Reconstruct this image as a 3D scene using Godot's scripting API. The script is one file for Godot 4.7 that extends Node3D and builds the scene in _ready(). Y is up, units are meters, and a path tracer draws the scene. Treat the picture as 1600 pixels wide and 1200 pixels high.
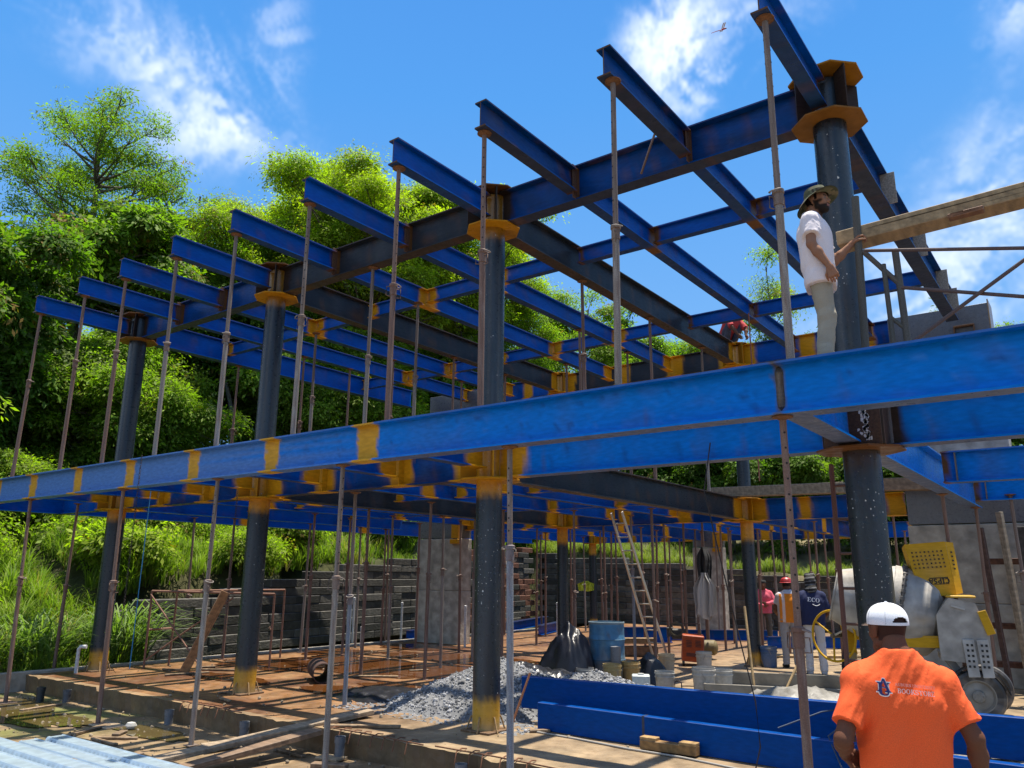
extends Node3D

# ------------------------------------------------------------------ helpers
class MB:
	var v := PackedVector3Array()
	var n := PackedVector3Array()
	var c := PackedColorArray()
	func tri(a: Vector3, b: Vector3, d: Vector3, na: Vector3, nb: Vector3, nd: Vector3, ca: Color, cb: Color, cd: Color) -> void:
		if (d - a).cross(b - a).dot(na + nb + nd) < 0.0:
			v.append(a); v.append(d); v.append(b)
			n.append(na); n.append(nd); n.append(nb)
			c.append(ca); c.append(cd); c.append(cb)
		else:
			v.append(a); v.append(b); v.append(d)
			n.append(na); n.append(nb); n.append(nd)
			c.append(ca); c.append(cb); c.append(cd)
	func quad(a: Vector3, b: Vector3, d: Vector3, e: Vector3, nn: Vector3, ca: Color, cb: Color, cd: Color, ce: Color) -> void:
		tri(a, b, d, nn, nn, nn, ca, cb, cd)
		tri(a, d, e, nn, nn, nn, ca, cd, ce)
	func flat(a: Vector3, b: Vector3, d: Vector3, e: Vector3, hint: Vector3, col: Color) -> void:
		var nn := (d - a).cross(b - a)
		if nn.length_squared() < 1e-16:
			nn = (e - a).cross(d - a)
		nn = nn.normalized()
		if nn.dot(hint) < 0.0:
			nn = -nn
		quad(a, b, d, e, nn, col, col, col, col)
	# a box with chamfered edges, in the frame t
	func box(t: Transform3D, s: Vector3, col: Color, bev := 0.0, colf = null) -> void:
		var h := s * 0.5
		var bv: float = minf(bev, minf(h.x, minf(h.y, h.z)) * 0.6)
		var i := h - Vector3.ONE * bv
		var ax := [Vector3.RIGHT, Vector3.UP, Vector3.BACK]
		for k in 3:
			var u: Vector3 = ax[(k + 1) % 3]
			var w: Vector3 = ax[(k + 2) % 3]
			var a: Vector3 = ax[k]
			for sg in [-1.0, 1.0]:
				var m: Vector3 = a * h[k] * sg
				var p := [m - u * i[(k + 1) % 3] - w * i[(k + 2) % 3], m + u * i[(k + 1) % 3] - w * i[(k + 2) % 3], m + u * i[(k + 1) % 3] + w * i[(k + 2) % 3], m - u * i[(k + 1) % 3] + w * i[(k + 2) % 3]]
				var nn: Vector3 = (t.basis * (a * sg)).normalized()
				var cc := []
				for q in p:
					cc.append(colf.call(q) if colf != null else col)
				quad(t * p[0], t * p[1], t * p[2], t * p[3], nn, cc[0], cc[1], cc[2], cc[3])
		if bv > 0.0:
			for k in 3:
				var u: Vector3 = ax[(k + 1) % 3]
				var w: Vector3 = ax[(k + 2) % 3]
				var a: Vector3 = ax[k]
				for su in [-1.0, 1.0]:
					for sw in [-1.0, 1.0]:
						var pu: Vector3 = u * su * h[(k + 1) % 3] + w * sw * i[(k + 2) % 3]
						var pw: Vector3 = u * su * i[(k + 1) % 3] + w * sw * h[(k + 2) % 3]
						var l: Vector3 = a * i[k]
						var hint: Vector3 = t.basis * (u * su + w * sw)
						var cm: Color = colf.call(pu) if colf != null else col
						flat(t * (pu - l), t * (pu + l), t * (pw + l), t * (pw - l), hint, cm.lightened(0.06))
			for sx in [-1.0, 1.0]:
				for sy in [-1.0, 1.0]:
					for sz in [-1.0, 1.0]:
						var sg := Vector3(sx, sy, sz)
						var nn: Vector3 = (t.basis * sg).normalized()
						tri(t * (Vector3(h.x, i.y, i.z) * sg), t * (Vector3(i.x, h.y, i.z) * sg), t * (Vector3(i.x, i.y, h.z) * sg), nn, nn, nn, col, col, col)
	# a tube through points; radii per point, closed ends
	func tube(p: Array, r: Array, sides: int, colf: Callable, caps := true) -> void:
		var rings := []
		var nrm := []
		var up := Vector3.UP
		for k in p.size():
			var d: Vector3 = (p[mini(k + 1, p.size() - 1)] - p[maxi(k - 1, 0)]).normalized()
			var sd := up.cross(d)
			if sd.length() < 0.05:
				sd = Vector3.RIGHT.cross(d)
			sd = sd.normalized()
			var fw := d.cross(sd)
			up = d.cross(sd) if absf(d.y) < 0.8 else up
			var ring := []
			var nn := []
			for s in sides:
				var an := TAU * s / sides
				var o := sd * cos(an) + fw * sin(an)
				ring.append(p[k] + o * r[k])
				nn.append(o)
			rings.append(ring)
			nrm.append(nn)
		for k in p.size() - 1:
			for s in sides:
				var s2 := (s + 1) % sides
				var ca: Color = colf.call(k, s)
				var cb: Color = colf.call(k, s2)
				var cd: Color = colf.call(k + 1, s2)
				var ce: Color = colf.call(k + 1, s)
				tri(rings[k][s], rings[k][s2], rings[k + 1][s2], nrm[k][s], nrm[k][s2], nrm[k + 1][s2], ca, cb, cd)
				tri(rings[k][s], rings[k + 1][s2], rings[k + 1][s], nrm[k][s], nrm[k + 1][s2], nrm[k + 1][s], ca, cd, ce)
		if caps:
			for e in [0, p.size() - 1]:
				var d: Vector3 = (p[0] - p[1]).normalized() if e == 0 else (p[-1] - p[-2]).normalized()
				for s in sides:
					tri(p[e], rings[e][s], rings[e][(s + 1) % sides], d, d, d, colf.call(e, s), colf.call(e, s), colf.call(e, s))
	func rod(a: Vector3, b: Vector3, r: float, col: Color, sides := 8) -> void:
		tube([a, b], [r, r], sides, func(_k, _s): return col)
	func wire(p: Array, r: float, col: Color, sides := 6) -> void:
		var rr := []
		for k in p.size():
			rr.append(r)
		tube(p, rr, sides, func(_k, _s): return col)
	# profile: array of Vector2(radius, height), turned about the axis of t
	func lathe(t: Transform3D, prof: Array, sides: int, colf: Callable) -> void:
		for k in prof.size() - 1:
			var a: Vector2 = prof[k]
			var b: Vector2 = prof[k + 1]
			var sl := Vector2(b.y - a.y, a.x - b.x)
			if sl.length() < 1e-7:
				continue
			sl = sl.normalized()
			for s in sides:
				var a0 := TAU * s / sides
				var a1 := TAU * (s + 1) / sides
				var e0 := Vector3(cos(a0), 0, sin(a0))
				var e1 := Vector3(cos(a1), 0, sin(a1))
				var n0: Vector3 = (t.basis * (e0 * sl.x + Vector3.UP * sl.y)).normalized()
				var n1: Vector3 = (t.basis * (e1 * sl.x + Vector3.UP * sl.y)).normalized()
				var p0 := t * (e0 * a.x + Vector3.UP * a.y)
				var p1 := t * (e1 * a.x + Vector3.UP * a.y)
				var p2 := t * (e1 * b.x + Vector3.UP * b.y)
				var p3 := t * (e0 * b.x + Vector3.UP * b.y)
				var ca: Color = colf.call(a.y, a0)
				var cb: Color = colf.call(a.y, a1)
				var cd: Color = colf.call(b.y, a1)
				var ce: Color = colf.call(b.y, a0)
				if a.x > 1e-6:
					tri(p0, p1, p2, n0, n1, n1, ca, cb, cd)
				if b.x > 1e-6:
					tri(p0, p2, p3, n0, n1, n0, ca, cd, ce)
	func mesh() -> ArrayMesh:
		var a := []
		a.resize(Mesh.ARRAY_MAX)
		a[Mesh.ARRAY_VERTEX] = v
		a[Mesh.ARRAY_NORMAL] = n
		a[Mesh.ARRAY_COLOR] = c
		var m := ArrayMesh.new()
		m.add_surface_from_arrays(Mesh.PRIMITIVE_TRIANGLES, a)
		return m

var taken := {}
var M := {}
var F := FastNoiseLite.new()
var G := FastNoiseLite.new()
var R := RandomNumberGenerator.new()

func numbered(s: String) -> String:
	if not taken.has(s):
		taken[s] = 0
		return s
	taken[s] += 1
	return "%s_%03d" % [s, taken[s]]

func tag(o: Node, label: String, category: String, group := "", kind := "") -> void:
	if label: o.set_meta("label", label)
	if category: o.set_meta("category", category)
	if group: o.set_meta("group", group)
	if kind: o.set_meta("kind", kind)

func thing(called: String, label: String, category: String, at := Transform3D(), group := "") -> Node3D:
	var o := Node3D.new()
	o.name = numbered(called)
	add_child(o, true)
	o.transform = at
	tag(o, label, category, group)
	return o

func obj(called: String, mesh: Mesh, mat: Material, parent: Node = null, at := Transform3D()) -> MeshInstance3D:
	var o := MeshInstance3D.new()
	var nm := called
	if parent:
		var k := 0
		while parent.has_node(NodePath(nm)):
			k += 1
			nm = "%s_%03d" % [called, k]
	else:
		nm = numbered(called)
	o.name = nm
	o.mesh = mesh
	o.material_override = mat
	o.transform = at
	(parent if parent else self).add_child(o, true)
	return o

func struct(called: String, mesh: Mesh, mat: Material) -> MeshInstance3D:
	var o := obj(called, mesh, mat)
	o.set_meta("kind", "structure")
	return o

func at(x: float, y: float, z: float, turn := 0.0) -> Transform3D:
	return Transform3D(Basis(Vector3.UP, turn), Vector3(x, y, z))

# frame whose local X runs from a to b
func along(a: Vector3, b: Vector3, roll_up := Vector3.UP) -> Transform3D:
	var x := (b - a).normalized()
	var z := x.cross(roll_up).normalized()
	return Transform3D(Basis(x, z.cross(x), z), a)

# frame whose local Y runs from a to b
func upright(a: Vector3, b: Vector3) -> Transform3D:
	var y := (b - a).normalized()
	var x := y.cross(Vector3.BACK)
	if x.length() < 0.01:
		x = Vector3.RIGHT
	x = x.normalized()
	return Transform3D(Basis(x, y, x.cross(y)), a)

func lin(r: float, g: float, b: float) -> Color:
	return Color(r, g, b)

func flatc(col: Color) -> Callable:
	return func(_a, _b): return col

func noise_tex(seed_: int, freq: float, lo: float, hi: float, oct := 5, size := 512, type := FastNoiseLite.TYPE_SIMPLEX_SMOOTH) -> NoiseTexture2D:
	var f := FastNoiseLite.new()
	f.seed = seed_
	f.frequency = freq
	f.fractal_octaves = oct
	f.noise_type = type
	var t := NoiseTexture2D.new()
	t.width = size
	t.height = size
	t.seamless = true
	t.noise = f
	var g := Gradient.new()
	g.set_color(0, Color(lo, lo, lo))
	g.set_color(1, Color(hi, hi, hi))
	t.color_ramp = g
	return t

func bump_tex(seed_: int, freq: float, strength: float, oct := 5, size := 512) -> NoiseTexture2D:
	var f := FastNoiseLite.new()
	f.seed = seed_
	f.frequency = freq
	f.fractal_octaves = oct
	var t := NoiseTexture2D.new()
	t.width = size
	t.height = size
	t.seamless = true
	t.noise = f
	t.as_normal_map = true
	t.bump_strength = strength
	return t

# a material whose colour is the vertex colour times a fine procedural grain
func mat(called: String, rough: float, metal := 0.0, grain: Texture2D = null, scale := Vector3.ONE, bump: Texture2D = null, bump_s := 1.0, rough_t: Texture2D = null, world := true) -> StandardMaterial3D:
	var m := StandardMaterial3D.new()
	m.vertex_color_use_as_albedo = true
	m.albedo_color = Color.WHITE
	m.roughness = rough
	m.metallic = metal
	m.cull_mode = BaseMaterial3D.CULL_DISABLED
	if grain or bump or rough_t:
		m.uv1_triplanar = true
		m.uv1_world_triplanar = world
		m.uv1_scale = scale
		if grain: m.albedo_texture = grain
		if rough_t: m.roughness_texture = rough_t
		if bump:
			m.normal_enabled = true
			m.normal_texture = bump
			m.normal_scale = bump_s
	M[called] = m
	return m

# ------------------------------------------------------------------ the scene
func _ready() -> void:
	R.seed = 4711
	F.seed = 5
	F.frequency = 1.0
	F.fractal_octaves = 4
	G.seed = 91
	G.frequency = 1.0
	G.fractal_octaves = 2
	setup()
	materials()
	ground()
	walls()
	steel()
	props()
	site_things()
	mixer()
	greenery()
	people()

func setup() -> void:
	var cam := Camera3D.new()
	cam.name = "camera"
	cam.fov = 51.94
	cam.near = 0.05
	cam.far = 400.0
	cam.transform = Transform3D(Basis.from_euler(Vector3(deg_to_rad(13.637), deg_to_rad(36.70), deg_to_rad(0.475)), EULER_ORDER_YXZ), Vector3(1.701, 1.76, 7.744))
	add_child(cam)
	cam.current = true
	var sun := DirectionalLight3D.new()
	sun.name = "sun"
	sun.light_energy = 1.4
	sun.light_color = Color(1.0, 0.965, 0.9)
	sun.light_angular_distance = 0.53
	sun.shadow_enabled = true
	add_child(sun)
	sun.look_at_from_position(Vector3(0.92, 10.0, -2.0), Vector3.ZERO, Vector3.RIGHT)
	var e := Environment.new()
	e.background_mode = Environment.BG_SKY
	e.tonemap_mode = Environment.TONE_MAPPER_LINEAR
	e.tonemap_exposure = 2.1
	e.sdfgi_enabled = true
	e.ssao_enabled = true
	e.ssil_enabled = true
	var sk := Sky.new()
	var pm := PanoramaSkyMaterial.new()
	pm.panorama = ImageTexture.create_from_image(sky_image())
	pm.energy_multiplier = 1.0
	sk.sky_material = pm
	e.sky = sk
	var we := WorldEnvironment.new()
	we.name = "world_environment"
	we.environment = e
	add_child(we)

# the air: a blue gradient with wisps of cloud in view, plus unseen clouds added to lift the fill
func sky_image() -> Image:
	var w := 2048
	var h := 1024
	var cl := FastNoiseLite.new()
	cl.seed = 12
	cl.frequency = 6.0
	cl.fractal_octaves = 6
	cl.fractal_gain = 0.5
	cl.domain_warp_enabled = true
	cl.domain_warp_amplitude = 0.16
	cl.domain_warp_frequency = 5.0
	# direction, size in radians along and across, strength, slant
	var puffs := [
		[Vector3(-.756, .556, -.345), .13, .05, .62, -.5], [Vector3(-.738, .53, -.418), .05, .06, .9, .9], [Vector3(-.664, .594, -.455), .035, .07, .75, .2],
		[Vector3(-.736, .482, -.476), .10, .035, .5, 0.1], [Vector3(-.802, .524, -.287), .06, .035, .4, 0.0], [Vector3(-.303, .6, -.74), .06, .055, 1.1, .4],
		[Vector3(-.337, .576, -.745), .035, .05, .8, .5], [Vector3(-.185, .604, -.775), .09, .03, .6, 0.0], [Vector3(-.004, .55, -.835), .04, .04, .9, 0.2],
		[Vector3(-.044, .432, -.901), .07, .05, .85, .4], [Vector3(-.063, .318, -.946), .10, .07, 1.25, .3], [Vector3(-.119, .348, -.93), .07, .05, .7, .3],
		[Vector3(-.308, .543, -.782), .05, .02, .45, .3], [Vector3(-.793, .434, -.428), .04, .05, .45, .5], [Vector3(-.25, .26, -.93), .13, .06, .5, .1], [Vector3(-.86, .30, -.40), .10, .06, .6, .1]]
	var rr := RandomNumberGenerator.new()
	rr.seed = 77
	for k in 190:  # clouds outside the view, added in number and strength to brighten the fill light
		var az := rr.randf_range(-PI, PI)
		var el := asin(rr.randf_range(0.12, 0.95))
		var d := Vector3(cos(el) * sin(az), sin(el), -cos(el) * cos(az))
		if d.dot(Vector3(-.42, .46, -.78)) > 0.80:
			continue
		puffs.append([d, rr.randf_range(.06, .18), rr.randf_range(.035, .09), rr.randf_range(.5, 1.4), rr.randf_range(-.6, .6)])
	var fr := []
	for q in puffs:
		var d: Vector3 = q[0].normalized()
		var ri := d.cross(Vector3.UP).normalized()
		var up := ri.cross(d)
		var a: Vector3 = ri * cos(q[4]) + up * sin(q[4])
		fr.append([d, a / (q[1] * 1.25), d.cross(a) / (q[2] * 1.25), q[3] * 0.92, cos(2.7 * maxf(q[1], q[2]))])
	# coarse cells list the puffs that reach them
	var near := {}
	var img := Image.create_empty(w, h, false, Image.FORMAT_RGBF)
	var zen := Vector3(0.022, 0.100, 0.345)
	var mid := Vector3(0.050, 0.182, 0.435)
	var low := Vector3(0.20, 0.34, 0.50)
	var gnd := Vector3(0.10, 0.10, 0.06)
	var below := Color(gnd.x, gnd.y, gnd.z)
	img.fill(below)
	for y in h / 2 + 1:
		var th := PI * (y + 0.5) / h
		var sy := cos(th)
		var cy := sin(th)
		var t1 := clampf(sy / 0.55, 0.0, 1.0)
		var base := low.lerp(mid, pow(t1, 0.55)) if sy < 0.55 else mid.lerp(zen, clampf((sy - 0.55) / 0.45, 0.0, 1.0))
		for x in w:
			var an := TAU * (x + 0.5) / w
			var d := Vector3(cy * sin(an), sy, -cy * cos(an))
			var key := (y / 24) * 1000 + x / 24
			if not near.has(key):
				var l := []
				for q in fr:
					if d.dot(q[0]) > q[4] - 0.04:
						l.append(q)
				near[key] = l
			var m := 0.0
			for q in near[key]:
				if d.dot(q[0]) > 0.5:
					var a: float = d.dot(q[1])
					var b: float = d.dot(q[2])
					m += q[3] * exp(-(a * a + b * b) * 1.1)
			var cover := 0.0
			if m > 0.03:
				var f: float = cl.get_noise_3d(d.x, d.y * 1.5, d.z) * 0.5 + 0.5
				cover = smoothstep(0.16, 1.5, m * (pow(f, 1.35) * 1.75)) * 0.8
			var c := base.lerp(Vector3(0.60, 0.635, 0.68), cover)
			img.set_pixel(x, y, Color(c.x, c.y, c.z))
	return img

func materials() -> void:
	var g1 := noise_tex(1, 0.012, 0.84, 1.0, 5)
	var g2 := noise_tex(2, 0.03, 0.66, 1.0, 5)
	var g3 := noise_tex(3, 0.006, 0.68, 1.0, 6)
	var ro := noise_tex(4, 0.02, 0.35, 1.0, 4)
	var b1 := bump_tex(6, 0.05, 3.0, 4)
	var b2 := bump_tex(7, 0.02, 6.0, 6)
	mat("paint", 0.55, 0.0, noise_tex(21, 0.02, 0.86, 1.0, 6), Vector3(0.6, 2.2, 0.6), b1, 0.12, ro)
	M.paint.metallic_specular = 0.2
	mat("rust", 0.85, 0.0, g2, Vector3.ONE * 2.0, b1, 0.5)
	mat("pipe", 0.75, 0.0, g2, Vector3.ONE * 5.0, b1, 0.4)
	mat("column", 0.48, 0.0, g1, Vector3.ONE * 1.5, b1, 0.2, ro)
	mat("concrete", 0.9, 0.0, g3, Vector3.ONE * 0.8, b2, 0.35)
	mat("mud", 0.78, 0.0, g3, Vector3.ONE * 0.55, b2, 0.5, ro)
	mat("block", 0.95, 0.0, g3, Vector3.ONE * 1.3, b2, 0.8)
	mat("wood", 0.85, 0.0, g3, Vector3(3.0, 3.0, 0.6), b1, 0.5, null, false)
	mat("soil", 1.0, 0.0, g3, Vector3.ONE * 0.3, b2, 1.0)
	mat("stone", 0.95, 0.0, g2, Vector3.ONE * 6.0)
	mat("plain", 0.7)
	mat("plastic", 0.45, 0.0, g1, Vector3.ONE * 3.0)
	mat("drum_steel", 0.6, 0.05, g3, Vector3.ONE * 1.2, b1, 0.3)
	mat("zinc", 0.36, 0.5, g1, Vector3.ONE * 0.8)
	mat("aluminium", 0.4, 0.7)
	mat("sheet", 0.33, 0.0, g1, Vector3.ONE * 2.0, b1, 0.6)
	mat("cloth", 0.9, 0.0, noise_tex(9, 0.05, 0.85, 1.05, 3), Vector3.ONE * 6.0, bump_tex(10, 0.12, 2.0, 2), 0.25, null, false)
	mat("skin", 0.68, 0.0, noise_tex(11, 0.04, 0.85, 1.08, 4), Vector3.ONE * 8.0, null, 1.0, null, false)
	M.skin.metallic_specular = 0.25
	mat("water", 0.03, 0.0)
	var lf := mat("leaf", 0.55)
	lf.backlight_enabled = true
	lf.backlight = Color(1.0, 1.12, 0.5)
	lf.metallic_specular = 0.3
	var gr := mat("grass", 0.6)
	gr.backlight_enabled = true
	gr.backlight = Color(0.9, 1.0, 0.5)
	gr.metallic_specular = 0.3
	mat("bark", 0.95, 0.0, g2, Vector3.ONE * 1.5, b2, 0.8)

# ------------------------------------------------------------------ ground, slab, hillside
func sheet(x0: float, x1: float, z0: float, z1: float, step: float, hf: Callable, cf: Callable) -> ArrayMesh:
	var nx := int(ceil((x1 - x0) / step))
	var nz := int(ceil((z1 - z0) / step))
	var st := MB.new()
	var pts := []
	var cols := []
	for j in nz + 1:
		for i in nx + 1:
			var x := lerpf(x0, x1, float(i) / nx)
			var z := lerpf(z0, z1, float(j) / nz)
			pts.append(Vector3(x, hf.call(x, z), z))
			cols.append(cf.call(x, z))
	var nn := []
	for j in nz + 1:
		for i in nx + 1:
			var a: Vector3 = pts[j * (nx + 1) + mini(i + 1, nx)] - pts[j * (nx + 1) + maxi(i - 1, 0)]
			var b: Vector3 = pts[mini(j + 1, nz) * (nx + 1) + i] - pts[maxi(j - 1, 0) * (nx + 1) + i]
			nn.append(b.cross(a).normalized())
	for j in nz:
		for i in nx:
			var p := j * (nx + 1) + i
			var q := p + nx + 1
			st.tri(pts[p], pts[p + 1], pts[q + 1], nn[p], nn[p + 1], nn[q + 1], cols[p], cols[p + 1], cols[q + 1])
			st.tri(pts[p], pts[q + 1], pts[q], nn[p], nn[q + 1], nn[q], cols[p], cols[q + 1], cols[q])
	return st.mesh()

func wall_x(z: float) -> float:
	return lerpf(-15.3, -18.2, clampf((-1.2 - z) / 19.3, 0.0, 1.2))

func wall_top_left(z: float) -> float:
	return lerpf(1.05, 2.75, clampf((-1.2 - z) / 15.0, 0.0, 1.0))

func wall_top_back(x: float) -> float:
	return clampf(lerpf(2.72, 1.25, (x + 18.2) / 17.0), 0.6, 2.75)

func hill_h(x: float, z: float) -> float:
	var h := -0.32
	var w := F.get_noise_2d(x * 0.06, z * 0.06) * 1.1 + F.get_noise_2d(x * 0.4, z * 0.4) * 0.18
	var left := -0.32
	if z > -1.4:
		var d := -14.15 - x
		if d > 0.0:
			left = -0.3 + minf(d, 1.2) * 0.35 + maxf(d - 1.2, 0.0) * 0.34
	else:
		var d := wall_x(z) - 1.1 - x
		if d > 0.0:
			left = wall_top_left(z) - 0.1 + d * 0.30
	var back := -0.32
	var db := -21.7 - z
	if db > 0.0:
		back = wall_top_back(x) - 0.1 + db * 0.16
	h = maxf(left, back)
	if h > 0.2:
		h += w * clampf((h - 0.2) / 2.0, 0.0, 1.0)
	if h > 7.0:
		h = 7.0 + (h - 7.0) * 0.45
	return minf(h, 15.0)

func mud(x: float, z: float) -> Color:
	var a := F.get_noise_2d(x * 0.35, z * 0.35) * 0.5 + 0.5
	var b := F.get_noise_2d(x * 1.7 + 40.0, z * 1.7) * 0.5 + 0.5
	var dry := lin(0.29, 0.138, 0.052)
	var wet := lin(0.135, 0.05, 0.016)
	var pale := lin(0.33, 0.215, 0.112)
	var c := dry.lerp(wet, smoothstep(0.35, 0.7, a))
	c = c.lerp(pale, smoothstep(0.5, 0.85, b) * 0.6)
	# the far part of the slab near the workers is drier and paler
	c = c.lerp(lin(0.41, 0.31, 0.185), smoothstep(-8.0, -4.0, x) * 0.75)
	return c

func ground() -> void:
	struct("ground", sheet(-120, 120, -160, 60, 20.0, func(_x, _z): return -0.6, func(_x, _z): return lin(0.22, 0.17, 0.1)), M.soil)
	# lower floor in front of the slab
	struct("lower_floor", sheet(-14.0, 12.0, 0.9, 12.0, 0.14, func(x, z): return -0.27 + F.get_noise_2d(x * 1.5, z * 1.5) * 0.012,
		func(x, z):
			var c := mud(x + 31.0, z).lerp(lin(0.29, 0.19, 0.098), 0.45)
			var g := F.get_noise_2d(x * 0.9 + 9.0, z * 0.9) * 0.5 + 0.5
			var near := smoothstep(-8.3, -10.5, x) * smoothstep(0.42, 0.6, g)
			c = c.lerp(lin(0.13, 0.17, 0.03), near * 0.75)
			var d := smoothstep(0.55, 0.75, F.get_noise_2d(x * 2.2, z * 2.2 + 7.0) * 0.5 + 0.5)
			return c.lerp(lin(0.18, 0.12, 0.07), d * 0.5)), M.mud)
	# the slab: its top sheet and its broken front face
	var edge := func(x: float) -> float: return 1.09 + F.get_noise_2d(x * 3.0, 3.0) * 0.05 + F.get_noise_2d(x * 11.0, 8.0) * 0.03
	struct("slab", sheet(-13.85, 9.0, -20.4, 0.95, 0.17, func(x, z): return F.get_noise_2d(x * 1.2, z * 1.2) * 0.008, mud), M.mud)
	var st := MB.new()
	var n := 260
	for i in n:
		var x0 := lerpf(-13.85, 9.0, float(i) / n)
		var x1 := lerpf(-13.85, 9.0, float(i + 1) / n)
		var e0: float = edge.call(x0)
		var e1: float = edge.call(x1)
		var pit0 := -0.05 * smoothstep(0.15, 0.4, F.get_noise_2d(x0 * 1.1, 20.0))
		var pit1 := -0.05 * smoothstep(0.15, 0.4, F.get_noise_2d(x1 * 1.1, 20.0))
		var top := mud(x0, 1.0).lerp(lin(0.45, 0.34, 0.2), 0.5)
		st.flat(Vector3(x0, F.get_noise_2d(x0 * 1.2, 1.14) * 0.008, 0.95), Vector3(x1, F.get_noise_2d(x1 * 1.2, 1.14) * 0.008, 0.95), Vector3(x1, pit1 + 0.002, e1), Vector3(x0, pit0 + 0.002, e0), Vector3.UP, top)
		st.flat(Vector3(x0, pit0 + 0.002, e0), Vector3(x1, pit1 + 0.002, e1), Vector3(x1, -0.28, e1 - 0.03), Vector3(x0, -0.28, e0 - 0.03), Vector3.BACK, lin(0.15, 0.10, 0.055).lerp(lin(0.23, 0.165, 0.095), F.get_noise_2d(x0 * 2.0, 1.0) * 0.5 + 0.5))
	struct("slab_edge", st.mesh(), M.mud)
	var cb := MB.new()
	cb.box(Transform3D(Basis(), Vector3(-13.93, -0.12, -7.0)), Vector3(0.15, 0.34, 19.0), lin(0.5, 0.44, 0.36), 0.015)
	struct("kerb", cb.mesh(), M.concrete)
	# puddles on the slab and below it: thin sheets of brown water with uneven rims
	for q in [[-10.2, -3.8, 2.6, 1.2, 0.009], [-8.3, -4.0, 2.0, 0.9, 0.013], [-11.9, -2.6, 1.5, 0.7, 0.009], [-9.7, -6.0, 2.2, 0.8, 0.009], [-8.2, -1.1, 0.8, 0.4, 0.009], [-10.9, -0.9, 1.2, 0.35, 0.009], [-12.3, 1.75, 1.0, 0.35, -0.258], [-10.6, 2.0, 0.9, 0.3, -0.258], [-7.6, -2.0, 0.9, 0.4, 0.009], [-12.8, -5.2, 0.9, 0.8, 0.008], [-11.7, 2.3, 1.6, 0.5, -0.256], [-8.6, 1.7, 0.8, 0.25, -0.256], [-6.9, -5.4, 1.2, 0.7, 0.009], [-12.4, -7.4, 1.1, 0.8, 0.009]]:
		var pd := MB.new()
		var rim := []
		for k in 48:
			var an := TAU * k / 48
			var rad := 1.0 + 0.35 * F.get_noise_2d(cos(an) * 1.3 + q[0], sin(an) * 1.3 + q[1]) + 0.12 * F.get_noise_2d(cos(an) * 4.0 + q[0], sin(an) * 4.0)
			rim.append(Vector3(q[0] + cos(an) * q[2] * rad, q[4], q[1] + sin(an) * q[3] * rad))
		for k in 48:
			pd.tri(Vector3(q[0], q[4], q[1]), rim[k], rim[(k + 1) % 48], Vector3.UP, Vector3.UP, Vector3.UP, lin(0.10, 0.036, 0.010) if q[4] > 0.0 else lin(0.085, 0.062, 0.022), lin(0.12, 0.045, 0.013) if q[4] > 0.0 else lin(0.10, 0.075, 0.028), lin(0.12, 0.045, 0.013) if q[4] > 0.0 else lin(0.10, 0.075, 0.028))
		struct("puddle", pd.mesh(), M.water)
	# hillside
	struct("hillside", sheet(-110, 70, -150, 14, 0.9, hill_h, func(x, z):
		var a := F.get_noise_2d(x * 0.5, z * 0.5) * 0.5 + 0.5
		var c := lin(0.045, 0.07, 0.015).lerp(lin(0.09, 0.075, 0.03), a)
		if z < -19.0 and x > -15.0 and z > -34.0:
			c = c.lerp(lin(0.30, 0.24, 0.13), smoothstep(0.35, 0.6, a) * smoothstep(-15.0, -9.0, x))
		return c), M.soil)

func walls() -> void:
	# retaining walls of long stone blocks, every block a piece
	var meshes := []
	for k in 8:
		var b := MB.new()
		var tone: float = [0.055, 0.085, 0.12, 0.07, 0.17, 0.10, 0.065, 0.15][k]
		var col := lin(tone * 0.85, tone * 0.79, tone * 0.68)
		if k == 6: col = lin(0.20, 0.075, 0.04)
		b.box(Transform3D(), Vector3(0.94 + 0.012 * (k % 3), 0.206, 0.3), col, 0.016)
		meshes.append(b.mesh())
	for side in 2:
		var a := Vector3(-15.3, 0, -1.2) if side == 0 else Vector3(-18.0, 0, -20.6)
		var b := Vector3(-18.2, 0, -20.4) if side == 0 else Vector3(4.5, 0, -20.6)
		var w := thing("retaining_wall", "long dark block retaining wall under the grassy bank on the left" if side == 0 else "stepped dark block retaining wall across the back of the site", "wall")
		var len := a.distance_to(b)
		var fr := along(a, b)
		var back := MB.new()
		var count := 0
		var course := 0
		while course < 14:
			var y := -0.1 + course * 0.215
			var s := 0.45 * (course % 2)
			while s < len - 0.3:
				var p := fr * Vector3(s + 0.45, 0, 0)
				var top := wall_top_left(p.z) if side == 0 else wall_top_back(p.x)
				if y + 0.1 < top + F.get_noise_2d(s, 3.0 * side) * 0.16:
					var proud := R.randf_range(-0.03, 0.03) - course * 0.012
					var t := fr * Transform3D(Basis(Vector3.UP, R.randf_range(-0.03, 0.03)), Vector3(s + 0.47, y + 0.1, proud))
					var m: int = R.randi() % 6
					if side == 0 and p.z < -14.0 and R.randf() < 0.6:
						m = 6
					if R.randf() < 0.1:
						m = 7
					if side == 1 and R.randf() < 0.03: 
						s += 0.95
						continue
					obj("block", meshes[m], M.block, w, t)
					count += 1
				s += 0.96
			course += 1
		for k in 24:
			var p := fr * Vector3(len * (k + 0.5) / 24.0, 0, 0)
			var top := (wall_top_left(p.z) if side == 0 else wall_top_back(p.x)) - 0.12
			back.box(fr * Transform3D(Basis(), Vector3(len * (k + 0.5) / 24.0, top * 0.5 - 0.15, (0.22 if side == 0 else 0.22) * -1.0)), Vector3(len / 24.0 - 0.003, top + 0.3, 0.1), lin(0.05, 0.04, 0.03))
		obj("earth_backing", back.mesh(), M.soil, w)

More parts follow.
